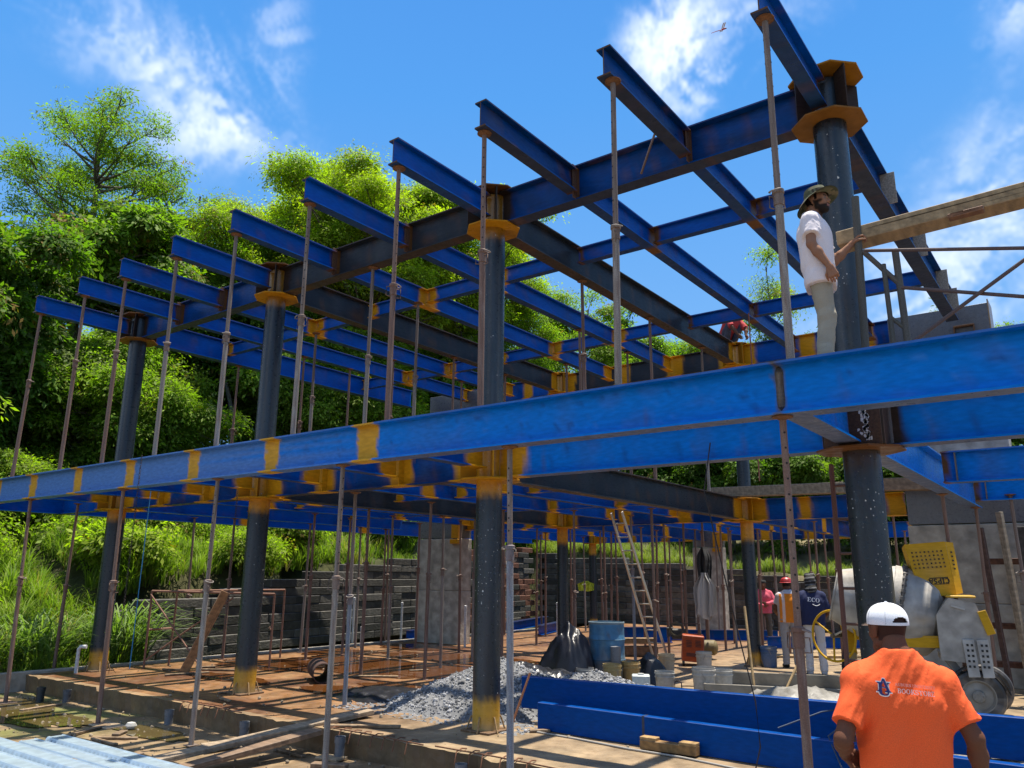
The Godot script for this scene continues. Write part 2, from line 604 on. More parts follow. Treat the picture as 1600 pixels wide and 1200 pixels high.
# ------------------------------------------------------------------ steel frame
const JX := [-0.06, -1.56, -3.07, -4.37, -5.95, -7.52, -9.02, -10.53, -11.92, -13.56]
const KX := [-0.03, -4.41, -9.06, -13.5]
const ORD := ["first", "second", "third", "fourth", "fifth", "sixth", "seventh", "eighth", "ninth", "tenth", "eleventh", "twelfth", "thirteenth", "fourteenth", "fifteenth", "sixteenth", "seventeenth", "eighteenth", "nineteenth", "twentieth", "twenty-first", "twenty-second", "twenty-third", "twenty-fourth", "twenty-fifth", "twenty-sixth", "twenty-seventh", "twenty-eighth"]
const YEL := Color(0.62, 0.29, 0.012)

func pal(which: String) -> Dictionary:
	match which:
		"bright": return {"a": lin(0.001, 0.185, 0.66), "b": lin(0.004, 0.13, 0.48), "u": lin(0.13, 0.125, 0.14), "t": lin(0.03, 0.05, 0.12), "d": 0.25}
		"blue": return {"a": lin(0.001, 0.088, 0.41), "b": lin(0.004, 0.045, 0.20), "u": lin(0.03, 0.055, 0.11), "t": lin(0.02, 0.03, 0.07), "d": 0.55}
		"navy": return {"a": lin(0.003, 0.058, 0.25), "b": lin(0.010, 0.026, 0.075), "u": lin(0.05, 0.05, 0.05), "t": lin(0.03, 0.025, 0.03), "d": 0.75}
		"black": return {"a": lin(0.026, 0.034, 0.046), "b": lin(0.045, 0.05, 0.058), "u": lin(0.075, 0.05, 0.035), "t": lin(0.07, 0.04, 0.025), "d": 0.7}
	return {}

# an I-section from p0 to p1 with its top at their height; zones are sprayed or rusted lengths [from, to, softness, colour]
func ibeam(called: String, label: String, group: String, p0: Vector3, p1: Vector3, h: float, w: float, which: String, zones := []) -> MeshInstance3D:
	var q := pal(which)
	var tf := 0.018
	var tw := 0.012
	var len := p0.distance_to(p1)
	var sec := [Vector2(-w / 2, 0), Vector2(w / 2, 0), Vector2(w / 2, -tf), Vector2(tw / 2, -tf), Vector2(tw / 2, -h + tf), Vector2(w / 2, -h + tf), Vector2(w / 2, -h), Vector2(-w / 2, -h), Vector2(-w / 2, -h + tf), Vector2(-tw / 2, -h + tf), Vector2(-tw / 2, -tf), Vector2(-w / 2, -tf)]
	var n := maxi(2, int(ceil(len / (0.035 if which == "bright" and zones.size() > 4 else 0.055))))
	var so := p0.x * 3.7 + p0.z * 1.9 + p0.y
	var colf := func(x: float, i: int, yy: float) -> Color:
		var nz := F.get_noise_3d(x * 0.9 + so, yy * 5.0, i * 0.31) * 0.5 + 0.5
		var c: Color = q.a.lerp(q.b, smoothstep(0.3, 0.8, nz) * q.d)
		if i == 6: c = q.u.lerp(q.a, 0.18).lerp(q.b, nz * 0.3)
		if i == 0: c = q.t
		if i == 1 or i == 11: c = c.lerp(lin(0.12, 0.06, 0.035), 0.35)
		var rs := G.get_noise_3d(x * 2.3 + so, yy * 3.0, i * 0.7)
		c = c.lerp(lin(0.16, 0.075, 0.035), smoothstep(0.22, 0.6, rs) * 0.45 * q.d)
		if which == "bright" and i == 3:
			var sc := G.get_noise_2d(x * 2.2 + so, yy * 26.0) + 0.6 * G.get_noise_2d(x * 9.0, yy * 60.0 + so)
			c = c.lerp(lin(0.01, 0.07, 0.26), smoothstep(0.55, 0.85, sc) * 0.6)
			c = c.lerp(lin(0.10, 0.26, 0.62), smoothstep(0.6, 0.9, -sc) * 0.25)
		if i == 3 or i == 9:
			var dr := G.get_noise_2d(x * 6.0 + so, yy * 0.9) * 0.5 + 0.5
			c = c.lerp(lin(0.13, 0.07, 0.04), smoothstep(0.74, 0.95, dr) * 0.4 * smoothstep(-0.02, -0.2, yy))
			var du := G.get_noise_2d(x * 1.1 + so, 7.0) * 0.5 + 0.5
			c = c.lerp(lin(0.10, 0.11, 0.13), smoothstep(0.55, 0.9, du) * 0.22)
		for zn in zones:
			var sf: float = zn[2] * (0.45 if zn[2] < 0.5 else 1.0)
			var wob: float = G.get_noise_2d(yy * 9.0 + so, i * 0.3) * sf * 0.9 + F.get_noise_2d(x * 9.0 + so, yy * 22.0) * 0.05
			var k: float = smoothstep(zn[0] - sf, zn[0] + 0.01, x + wob) * (1.0 - smoothstep(zn[1] - 0.01, zn[1] + sf, x + wob))
			c = c.lerp(zn[3], k)
		return c
	var b := MB.new()
	for i in 12:
		var a: Vector2 = sec[i]
		var e: Vector2 = sec[(i + 1) % 12]
		var d := (e - a).normalized()
		var nn := Vector3(0, d.x, -d.y)
		var fine := which == "bright" and zones.size() > 4
		var mids := (9 if fine else 3) if (i == 3 or i == 9) else 1
		for k in n:
			var x0 := len * k / n
			var x1 := len * (k + 1) / n
			for m in mids:
				var u := a.lerp(e, float(m) / mids)
				var v := a.lerp(e, float(m + 1) / mids)
				b.quad(Vector3(x0, u.y, u.x), Vector3(x0, v.y, v.x), Vector3(x1, v.y, v.x), Vector3(x1, u.y, u.x), nn, colf.call(x0, i, u.y), colf.call(x0, i, v.y), colf.call(x1, i, v.y), colf.call(x1, i, u.y))
	var rc := lin(0.11, 0.06, 0.035)
	for e in [0.0, len]:
		var nn := Vector3(-1 if e == 0.0 else 1, 0, 0)
		b.flat(Vector3(e, 0, -w / 2), Vector3(e, 0, w / 2), Vector3(e, -tf, w / 2), Vector3(e, -tf, -w / 2), nn, rc)
		b.flat(Vector3(e, -h + tf, -w / 2), Vector3(e, -h + tf, w / 2), Vector3(e, -h, w / 2), Vector3(e, -h, -w / 2), nn, rc)
		b.flat(Vector3(e, -tf, -tw / 2), Vector3(e, -tf, tw / 2), Vector3(e, -h + tf, tw / 2), Vector3(e, -h + tf, -tw / 2), nn, rc)
	var o := obj(called, b.mesh(), M.paint, null, along(p0, p1))
	tag(o, label, "steel beam", group)
	return o

# a welded plate standing in the section of a beam, at x along it, on side s
func stiffener(o: MeshInstance3D, x: float, s: float, h: float, w: float, col: Color, called := "stiffener_plate") -> void:
	var b := MB.new()
	var wd := w * 0.5 - 0.012
	b.box(Transform3D(Basis(), Vector3(x, -h * 0.5, s * (0.008 + wd * 0.5))), Vector3(0.012, h - 0.042, wd), col, 0.0)
	obj(called, b.mesh(), M.paint, o)

func octagon(r: float, t: float, col: Color) -> ArrayMesh:
	var b := MB.new()
	var cf := func(_y, an): return col.lerp(lin(0.12, 0.055, 0.025), smoothstep(0.1, 0.6, G.get_noise_2d(an * 1.5, r * 9.0)) * 0.5)
	b.lathe(Transform3D(Basis(Vector3.UP, PI / 8), Vector3.ZERO), [Vector2(0, -t), Vector2(r * 0.985, -t), Vector2(r, -t + 0.003), Vector2(r, -0.003), Vector2(r * 0.985, 0), Vector2(0, 0)], 8, cf)
	# flat sides
	var v := b.v
	for k in range(0, v.size(), 3):
		var nn := (v[k + 2] - v[k]).cross(v[k + 1] - v[k]).normalized()
		b.n[k] = nn; b.n[k + 1] = nn; b.n[k + 2] = nn
	return b.mesh()

func column(label: String, x: float, z: float, r: float, y0: float, y1: float, base_yellow: float, top_zone: Array, spat: int) -> Node3D:
	var o := thing("steel_column", label, "column", at(x, y0, z))
	var b := MB.new()
	var prof := []
	var n := int((y1 - y0) / 0.06)
	for k in n + 1:
		prof.append(Vector2(r, (y1 - y0) * k / n))
	prof.append(Vector2(r - 0.012, y1 - y0))
	var cf := func(y: float, an: float) -> Color:
		var c := lin(0.014, 0.020, 0.029).lerp(lin(0.036, 0.046, 0.058), smoothstep(0.35, 0.8, F.get_noise_3d(cos(an) * 0.9 + x, y * 0.25, sin(an) * 0.9) * 0.5 + 0.5))
		var st := G.get_noise_3d(cos(an) * 5.0 + x * 3.0, y * 0.35, sin(an) * 5.0 + z)
		c = c.lerp(lin(0.09, 0.10, 0.11), smoothstep(0.25, 0.7, st) * 0.35)
		var wob := F.get_noise_3d(cos(an) * 3.0, y * 4.0, sin(an) * 3.0 + x) * 0.05
		if base_yellow > 0.0:
			c = c.lerp(lin(0.55, 0.30, 0.03).lerp(lin(0.42, 0.30, 0.14), smoothstep(0.18, 0.0, y)), 1.0 - smoothstep(base_yellow - 0.05, base_yellow + 0.07, y + wob))
		for tz in top_zone:
			c = c.lerp(tz[2], smoothstep(tz[0] - 0.16, tz[0], y + y0 + wob) * (1.0 - smoothstep(tz[1], tz[1] + 0.05, y + y0)))
		return c
	b.lathe(Transform3D(), prof, 40, cf)
	obj("shaft", b.mesh(), M.column, o)
	if base_yellow > 0.0:
		var bp := MB.new()
		bp.box(at(0, 0.012, 0), Vector3(r * 2.6, 0.024, r * 2.6), lin(0.20, 0.11, 0.05), 0.004)
		obj("base_plate", bp.mesh(), M.rust, o)
		for k in 6:
			var an := TAU * k / 6 + 0.3
			var d := Vector3(cos(an), 0, sin(an))
			var hk := MB.new()
			hk.wire([d * (r + 0.004) + Vector3.UP * 0.17, d * (r + 0.02) + Vector3.UP * 0.14, d * (r + 0.05) + Vector3.UP * 0.05, d * (r + 0.075) + Vector3.UP * 0.002], 0.011, lin(0.42, 0.27, 0.12))
			obj("anchor_bar", hk.mesh(), M.rust, o)
	if spat > 0:
		var s := MB.new()
		for k in spat:
			var an := R.randf() * TAU
			var cl := F.get_noise_2d(an * 2.0, k * 0.07)
			var y := R.randf_range(0.4, y1 - y0 - 0.1)
			if F.get_noise_2d(an * 1.3 + x, y * 0.9) < 0.02: continue
			if R.randf() < 0.5:
				y = 1.9 + R.randfn(0.0, 0.5)
			y = clampf(y, 0.3, y1 - y0)
			var d := Vector3(cos(an), 0, sin(an))
			var sd := Vector3(-sin(an), 0, cos(an))
			var sz := absf(R.randfn(0.0, 0.0028)) + 0.0015 + (0.0015 if cl > 0.2 else 0.0)
			var cc := d * (r + 0.0012) + Vector3.UP * y
			var col := lin(0.55, 0.55, 0.52) * R.randf_range(0.6, 1.1)
			var pr := []
			for j in 6:
				var aa := TAU * j / 6
				var rr := sz * R.randf_range(0.6, 1.2)
				pr.append(cc + sd * cos(aa) * rr + Vector3.UP * sin(aa) * rr * 1.3)
			for j in 6:
				s.tri(cc, pr[j], pr[(j + 1) % 6], d, d, d, col, col, col)
		var so := obj("cement_spatter", s.mesh(), M.plain, o)
		so.set_meta("kind", "stuff")
	return o

func ring(o: Node3D, y: float, r: float, col: Color, label := "") -> void:
	var p := obj("ring_plate", octagon(r, 0.022, col), M.paint, o, at(0, y - o.position.y, 0))
	if label: p.set_meta("label", label)

func gussets(o: Node3D, y: float, h: float, r: float, ro: float, col: Color) -> void:
	for k in 4:
		var an := PI / 4 + k * PI / 2
		var b := MB.new()
		b.box(Transform3D(Basis(Vector3.UP, -an), Vector3(cos(an) * (r + ro) * 0.5, y + h * 0.5 - o.position.y, sin(an) * (r + ro) * 0.5)), Vector3(ro - r - 0.006, h - 0.006, 0.014), col.lerp(lin(0.03, 0.03, 0.035), R.randf() * 0.4), 0.0)
		obj("gusset_plate", b.mesh(), M.paint, o)

func steel() -> void:
	var rust := lin(0.17, 0.075, 0.03)
	var drk := lin(0.05, 0.032, 0.025)
	# columns of the front row, right to left
	var names := ["black steel tube column at the right, behind the man on the frame", "black steel tube column standing in the middle beside the gravel heap", "black steel tube column left of the middle beside a rusty pipe", "black steel tube column farthest left, by the drooping grass clump"]
	for k in 4:
		var y := YEL if k > 0 else drk
		var tz := [[2.80, 3.36, y]]
		if k == 1 or k == 2: tz.append([6.20, 6.77, YEL.lerp(drk, 0.5)])
		var o := column(names[k], KX[k], 0.0, 0.162, 0.0, 6.74, 0.33 if k > 0 else 0.34, tz, [900, 600, 160, 80][k])
		ring(o, 2.918, 0.39, YEL.lerp(rust, 0.15) if k > 0 else rust)
		ring(o, 3.385, 0.39, YEL.lerp(rust, 0.35) if k > 0 else rust)
		gussets(o, 2.919, 0.44, 0.163, 0.37, y)
		ring(o, 6.29, 0.37, YEL.lerp(rust, 0.2) if k == 1 or k == 2 else rust.lerp(YEL, 0.15))
		ring(o, 6.80, 0.37, YEL.lerp(rust, 0.6) if k == 0 else rust)
		gussets(o, 6.291, 0.48, 0.163, 0.35, drk)
		if k == 0:
			var bx := MB.new()
			for s in 4:
				var t := Transform3D(Basis(Vector3.UP, s * PI / 2), Vector3.ZERO)
				bx.box(t * at(0, 3.13, 0.262), Vector3(0.50, 0.42, 0.014), lin(0.06, 0.035, 0.026).lerp(rust, 0.25), 0.003)
			obj("joint_box", bx.mesh(), M.rust, o)
			var sp := MB.new()
			for j in 60:
				var px := 0.12 + R.randfn(0, 0.022)
				var py := R.randf_range(2.97, 3.33)
				var pr := []
				for m in 5:
					pr.append(Vector3(px + cos(TAU * m / 5) * R.randf_range(0.006, 0.02), py + sin(TAU * m / 5) * R.randf_range(0.008, 0.03), 0.2703))
				for m in 5:
					sp.tri(Vector3(px, py, 0.2703), pr[m], pr[(m + 1) % 5], Vector3.BACK, Vector3.BACK, Vector3.BACK, lin(0.6, 0.58, 0.54), lin(0.5, 0.48, 0.44), lin(0.55, 0.53, 0.5))
			var so := obj("lime_streak", sp.mesh(), M.plain, o)
			so.set_meta("kind", "stuff")
	# second and third rows
	var back := [["slim black tube column in the second row, right, beside the pink shirted worker", -4.41, -8.82, 6.74], ["slim black tube column in the second row, behind the blue drum on its left", -9.06, -8.82, 6.74], ["slim black tube column in the third row, seen right behind the blue drum", -13.4, -17.5, 3.3]]
	for q in back:
		var o := column(q[0], q[1], q[2], 0.135, 0.0, q[3], 0.25, [[2.6, 3.36, YEL], [6.15, 6.77, YEL]], 0)
		ring(o, 2.918, 0.34, YEL.lerp(rust, 0.2))
		ring(o, 3.385, 0.34, YEL.lerp(rust, 0.3))
		gussets(o, 2.919, 0.44, 0.136, 0.32, YEL)
		if q[3] > 4.0:
			ring(o, 6.29, 0.36, YEL.lerp(rust, 0.1))
			ring(o, 6.80, 0.3, YEL.lerp(rust, 0.3))
			gussets(o, 6.291, 0.48, 0.136, 0.33, YEL)

	# ---- roof level
	var rt := 6.765
	var spans := [["navy blue roof girder along the front between the middle and right columns", 0, 1, "navy"], ["blackened roof girder along the front, left of the middle column", 1, 2, "black"], ["blue grey roof girder along the front between the two left columns", 2, 3, "navy"]]
	for q in spans:
		var xa: float = KX[q[1]] - 0.17
		var xb: float = KX[q[2]] + 0.17
		var o := ibeam("roof_girder", q[0], "roof girders of the front row", Vector3(xb, rt, 0), Vector3(xa, rt, 0), 0.47, 0.2, q[3], [[-0.1, 0.12, 0.15, drk], [xa - xb - 0.12, xa - xb + 0.1, 0.15, drk]])
		for k in 10:
			var jx: float = JX[k]
			if jx < xa - 0.2 and jx > xb + 0.2:
				stiffener(o, jx + 0.03 - xb, 1.0, 0.47, 0.2, rust)
				stiffener(o, jx + 0.03 - xb, -1.0, 0.47, 0.2, rust)
				var hd := MB.new()
				hd.box(Transform3D(Basis(), Vector3(jx + 0.033 - xb, -0.235, 0.115)), Vector3(0.012, 0.45, 0.10), rust.lerp(drk, 0.3), 0.002)
				obj("joist_lug", hd.mesh(), M.rust, o)
	for k in 10:
		var bl := "blue" if k != 1 and k != 2 else "navy"
		var z0 := 0.11 if not (k == 0 or k == 3 or k == 6 or k == 9) else 0.20
		var o := ibeam("roof_joist_stub", "blue roof joist stub overhanging the front, its propped end %s from the left" % ORD[9 - k], "roof joist stubs overhanging the front", Vector3(JX[k], 6.70, z0), Vector3(JX[k], 6.70, 1.95), 0.315, 0.15, bl, [[-0.1, 0.03, 0.12, rust]])
		o.set_meta("kind", "thing")
		o.remove_meta("kind")
	var zg := ["navy", "black", "black", "blue"]
	var zl := ["navy roof girder running back from the right column, with plate tabs on its side", "heavy black roof girder running back from the middle column", "heavy black roof girder running back from the column left of the middle", "blue roof girder running back from the farthest left column"]
	for k in 4:
		var o := ibeam("roof_girder", zl[k], "roof girders running back", Vector3(KX[k], rt, -0.17), Vector3(KX[k], rt, -8.6 if k == 1 or k == 2 else -7.9), 0.47, 0.2, zg[k], [[8.2, 8.6, 0.05, YEL]] if k == 1 or k == 2 else [])
		if k == 0:
			for zz in [-2.35, -4.4, -6.35, -7.4]:
				var tb := MB.new()
				tb.box(Transform3D(Basis(), Vector3(-zz - 0.17, -0.23, 0.10)), Vector3(0.014, 0.42, 0.17), lin(0.42, 0.37, 0.3), 0.002)
				obj("connection_tab", tb.mesh(), M.rust, o)
	for k in [1, 2, 4, 5, 7, 8]:
		ibeam("roof_joist", "blue roof joist running back from the front girder, %s from the left" % ["", "sixth", "fifth", "", "fourth", "third", "", "second", "first"][k], "roof joists between the girders", Vector3(JX[k], 6.70, -0.11), Vector3(JX[k], 6.70, -8.70), 0.315, 0.15, "blue", [[1.75, 2.15, 0.12, YEL], [5.85, 6.2, 0.12, YEL], [8.2, 8.6, 0.1, YEL]] if k > 3 else [[1.85, 2.1, 0.08, rust], [5.9, 6.15, 0.08, rust], [8.3, 8.6, 0.1, rust]])
	for row in 2:
		var zz: float = [-2.05, -6.1][row]
		for k in 9:
			var x0: float = JX[k + 1] + 0.05
			var x1: float = JX[k] - 0.05
			var zn := [[0.0, 0.18, 0.1, YEL], [x1 - x0 - 0.18, x1 - x0, 0.1, YEL]] if k > 2 else [[0.0, 0.09, 0.04, rust], [x1 - x0 - 0.08, x1 - x0, 0.04, rust]]
			ibeam("roof_cross_beam", "short blue cross beam of the %s roof row, %s from the left" % [["front", "rear"][row], ORD[8 - k]], "short cross beams between roof joists", Vector3(x0, 6.71, zz), Vector3(x1, 6.71, zz), 0.25, 0.13, "blue", zn)
	var rear := [["navy roof girder along the second row, right", -0.6, -4.24, "blue"], ["blackened roof girder along the second row, middle", -4.58, -8.9, "black"], ["blue roof girder along the second row, left, marked with yellow", -9.22, -12.2, "blue"]]
	for q in rear:
		var ln: float = q[1] - q[2]
		ibeam("roof_girder", q[0], "roof girders of the second row", Vector3(q[2], rt, -8.82), Vector3(q[1], rt, -8.82), 0.47, 0.2, q[3], [[0.0, 0.25, 0.15, YEL], [ln * 0.34, ln * 0.42, 0.12, YEL], [ln * 0.66, ln * 0.74, 0.12, YEL], [ln - 0.2, ln, 0.1, YEL]])

	# ---- first floor level
	var ft := 3.36
	var bands := []
	var org := -15.9
	for bx in [-4.66, -6.33, -8.0, -9.64, -11.21, -12.78, -14.2]:
		var hw := 0.155 if bx > -5.0 else 0.125
		bands.append([bx - org - hw, bx - org + hw, 0.03, lin(0.60, 0.32, 0.03)])
	# hazy over-spray round each band
	var front := ibeam("edge_beam", "long bright blue edge beam across the front with yellow painted bands", "", Vector3(org, 3.353, 1.84), Vector3(7.0, 3.353, 1.84), 0.41, 0.2, "bright", [[-1.0, 8.5, 3.0, lin(0.08, 0.20, 0.50)], [-0.18 - org + 0.01, -0.18 - org + 0.05, 0.05, lin(0.14, 0.11, 0.09)]] + bands)
	var wd := MB.new()
	wd.lathe(Transform3D(Basis().scaled(Vector3(1, 1, 0.35)), Vector3(-0.15 - org, -0.37, 0.007)), [Vector2(0, 0), Vector2(0.026, 0.03), Vector2(0.032, 0.08), Vector2(0.03, 0.2), Vector2(0.033, 0.3), Vector2(0.02, 0.335), Vector2(0, 0.35)], 12, func(y, an): return lin(0.22, 0.20, 0.17).lerp(lin(0.13, 0.08, 0.05), G.get_noise_2d(y * 12.0, an) * 0.5 + 0.5))
	obj("welded_splice", wd.mesh(), M.rust, front)
	var g1 := [["bright blue floor girder along the front row, right of the middle column", 0, 1, "bright"], ["dark floor girder along the front row with yellow joints, left of the middle column", 1, 2, "navy"], ["dark floor girder along the front row with yellow joints, between the two left columns", 2, 3, "navy"]]
	for q in g1:
		var xa: float = KX[q[1]] - 0.17
		var xb: float = KX[q[2]] + 0.17
		var zn := [[0.0, 0.35, 0.2, YEL]]
		if q[1] > 0: zn.append([xa - xb - 0.35, xa - xb, 0.2, YEL])
		else: zn.append([xa - xb - 0.1, xa - xb, 0.1, drk])
		for k in 10:
			if JX[k] < xa - 0.3 and JX[k] > xb + 0.3 and q[1] > 0:
				zn.append([JX[k] - xb - 0.16, JX[k] - xb + 0.2, 0.16, YEL])
		var o := ibeam("floor_girder", q[0], "floor girders of the front row", Vector3(xb, ft, 0), Vector3(xa, ft, 0), 0.44, 0.2, q[3], zn)
		for k in 10:
			if JX[k] < xa - 0.3 and JX[k] > xb + 0.3:
				if q[1] == 0: continue
				for s in [1.0, -1.0]:
					stiffener(o, JX[k] + 0.05 - xb, s, 0.44, 0.2, YEL if q[1] > 0 else lin(0.02, 0.06, 0.25))
	ibeam("floor_girder", "blue floor girder stub beyond the farthest left column", "floor girders of the front row", Vector3(-15.9, ft, 0), Vector3(-13.67, ft, 0), 0.44, 0.2, "blue", [[1.9, 2.3, 0.2, YEL]])
	ibeam("floor_girder", "bright blue floor girder running off to the right of the right column", "floor girders of the front row", Vector3(0.26, ft, 0), Vector3(7.0, ft, 0), 0.44, 0.2, "bright", [[-0.1, 0.08, 0.05, drk]])
	for k in 10:
		if k == 1 or k == 2: continue
		var z0 := 0.11 if not (k == 0 or k == 3 or k == 6 or k == 9) else 0.20
		var zn := [[-0.1, 0.28, 0.15, YEL]] if k > 2 else [[-0.1, 0.05, 0.06, rust]]
		ibeam("floor_joist_stub", "short blue floor joist under the edge beam, %s from the left" % ORD[9 - k if k > 2 else 7], "floor joist stubs behind the edge beam", Vector3(JX[k], 3.335, z0), Vector3(JX[k], 3.335, 1.73), 0.30 if k > 0 else 0.39, 0.15 if k > 0 else 0.2, "blue" if k > 0 else "bright", zn)
	ibeam("floor_edge_beam", "blue floor edge beam running back at the far left side", "", Vector3(-15.75, ft, 1.7), Vector3(-15.75, ft, -17.0), 0.44, 0.2, "blue", [[6.0, 6.4, 0.2, YEL], [10.0, 10.3, 0.2, YEL]])
	var fl := ["grey blue floor girder running back from the right column", "heavy black floor girder running back from the middle column", "heavy black floor girder running back from the column left of the middle", "blue floor girder running back from the farthest left column"]
	var fp := ["bright", "black", "black", "blue"]
	for k in 4:
		ibeam("floor_girder", fl[k], "floor girders running back", Vector3(KX[k], ft, -0.17), Vector3(KX[k], ft, -8.6 if k == 1 or k == 2 else -7.75), 0.44, 0.2, fp[k], [[0.0, 0.3, 0.2, YEL], [8.0, 8.4, 0.2, YEL]] if k > 0 else [])
		if k > 0:
			ibeam("floor_girder", "dark floor girder running on behind the second row, %s from the left" % ORD[3 - k], "floor girders behind the second row", Vector3(KX[k], ft, -9.05), Vector3(KX[k], ft, -17.4), 0.44, 0.2, "navy" if k < 3 else "blue", [[0.0, 0.3, 0.2, YEL], [2.6, 2.9, 0.15, YEL], [5.4, 5.7, 0.15, YEL]])
	for k in [4, 5, 7, 8]:
		var nm: String = ["", "sixth", "fifth", "", "fourth", "third", "", "second", "first"][k]
		ibeam("floor_joist", "blue floor joist running back from the front row, %s from the left" % nm, "floor joists between the girders", Vector3(JX[k], 3.335, -0.11), Vector3(JX[k], 3.335, -8.70), 0.30, 0.15, "blue", [[-0.1, 0.35, 0.15, YEL], [2.0, 2.3, 0.12, YEL], [5.8, 6.1, 0.12, YEL], [8.2, 8.6, 0.15, YEL]])
		ibeam("floor_joist", "blue floor joist behind the second row, %s from the left" % nm, "floor joists behind the second row", Vector3(JX[k], 3.335, -8.95), Vector3(JX[k], 3.335, -17.5), 0.30, 0.15, "blue", [[2.0, 2.3, 0.12, YEL], [5.8, 6.1, 0.12, YEL]])
	for row in 2:
		var zz: float = [-2.95, -5.9][row]
		for k in range(3, 9):
			var x0: float = JX[k + 1] + 0.05
			var x1: float = JX[k] - 0.05
			ibeam("floor_cross_beam", "short blue floor cross beam, %s row, %s from the left" % [["front", "rear"][row], ORD[8 - k]], "short cross beams between floor joists", Vector3(x0, 3.33, zz), Vector3(x1, 3.33, zz), 0.25, 0.13, "blue", [[0.0, 0.2, 0.1, YEL], [x1 - x0 - 0.2, x1 - x0, 0.1, YEL]])
	for row in 2:
		var zz: float = [-8.82, -17.6][row]
		var ends := [[-1.3, -4.27], [-4.55, -8.92], [-9.2, -12.2]] if row == 0 else [[0.0, -4.3], [-4.5, -8.6], [-9.5, -13.2]]
		for k in 3:
			var ln: float = ends[k][0] - ends[k][1]
			ibeam("floor_girder", "blue and yellow floor girder of the %s row, %s from the left" % [["second", "third"][row], ORD[2 - k]], "floor girders of the rear rows", Vector3(ends[k][1], ft, zz), Vector3(ends[k][0], ft, zz), 0.44, 0.2, ["blue", "navy", "blue"][k], [[0.0, 0.3, 0.15, YEL], [ln * 0.34, ln * 0.41, 0.12, YEL], [ln * 0.68, ln * 0.75, 0.12, YEL], [ln - 0.3, ln, 0.15, YEL]])
	for row in 2:
		var zz: float = [-3.7, -6.65][row]
		var o := ibeam("floor_beam", "blue floor beam leaving the right girder to the right, %s one" % ["nearer", "farther"][row], "floor beams right of the right column", Vector3(0.11, ft - 0.01, zz), Vector3(7.0, ft - 0.01, zz), 0.40, 0.18, "bright", [[-0.1, 0.06, 0.03, rust]])
		stiffener(o, 0.16, 1.0, 0.40, 0.18, lin(0.2, 0.17, 0.13))
	# concrete piers with welded steel heads
	var piers := [["broad concrete pier with grey steel heads behind the cement mixer", -1.22, 0.75, -8.62, 0.55], ["tall concrete pier under the left rear corner of the frame", -13.62, -12.08, -8.75, 0.5], ["far concrete pier with a yellow patched head, jacket hanging beside it", -9.46, -8.50, -17.6, 0.5]]
	for k in 3:
		var q = piers[k]
		var w: float = q[2] - q[1]
		var cx: float = (q[1] + q[2]) * 0.5
		var o := thing("concrete_pier", q[0], "pier", at(cx, 0, q[3]))
		var b := MB.new()
		for s in 2:
			b.box(at(0, 0.675 + s * 1.352, 0), Vector3(w, 1.345, q[4]), lin(0.50, 0.46, 0.385) * (1.0 - 0.12 * s), 0.012)
		obj("lower_shaft", b.mesh(), M.concrete, o)
		var h := MB.new()
		h.box(at(0, 3.05, 0), Vector3(w - 0.04, 0.66, q[4] - 0.03), lin(0.13, 0.13, 0.135), 0.004)
		var ho := obj("steel_head", h.mesh(), M.column, o)
		if k > 0:
			var yb := MB.new()
			yb.box(at(w * 0.42, 2.95, q[4] * 0.5 + 0.03), Vector3(0.26, 0.5, 0.10), YEL.lerp(rust, 0.3), 0.01)
			yb.box(at(w * 0.42, 2.62, q[4] * 0.5 + 0.05), Vector3(0.3, 0.12, 0.12), YEL.lerp(rust, 0.2), 0.01)
			obj("yellow_bracket", yb.mesh(), M.paint, ho)
		if k < 2:
			var u := MB.new()
			u.box(at(0, 4.75, 0), Vector3(w * 0.78, 2.7, q[4] * 0.9), lin(0.42, 0.41, 0.40), 0.012)
			obj("upper_shaft", u.mesh(), M.concrete, o)
			var r := MB.new()
			r.box(at(-0.10 if k == 0 else 0.45, 6.36, 0.02), Vector3(w * 0.86 if k == 0 else w * 1.15, 0.60, q[4] + 0.02), lin(0.095, 0.10, 0.115), 0.004)
			r.box(at(-0.10 + w * 0.43 if k == 0 else 0.45 + w * 0.575, 6.42, 0.02), Vector3(0.02, 0.62, q[4] + 0.04), lin(0.3, 0.17, 0.06), 0.003)
			var ro := obj("steel_head", r.mesh(), M.column, o)
			if k == 0:
				var pk := MB.new()
				pk.box(at(0.33, 6.28, q[4] * 0.5 + 0.06), Vector3(0.34, 0.03, 0.09), rust, 0.004)
				pk.box(at(0.33, 6.12, q[4] * 0.5 + 0.06), Vector3(0.30, 0.03, 0.09), rust, 0.004)
				pk.box(at(0.17, 6.20, q[4] * 0.5 + 0.06), Vector3(0.02, 0.13, 0.09), rust, 0.003)
				pk.box(at(0.49, 6.20, q[4] * 0.5 + 0.06), Vector3(0.02, 0.13, 0.09), rust, 0.003)
				obj("bearing_seat", pk.mesh(), M.rust, ro)

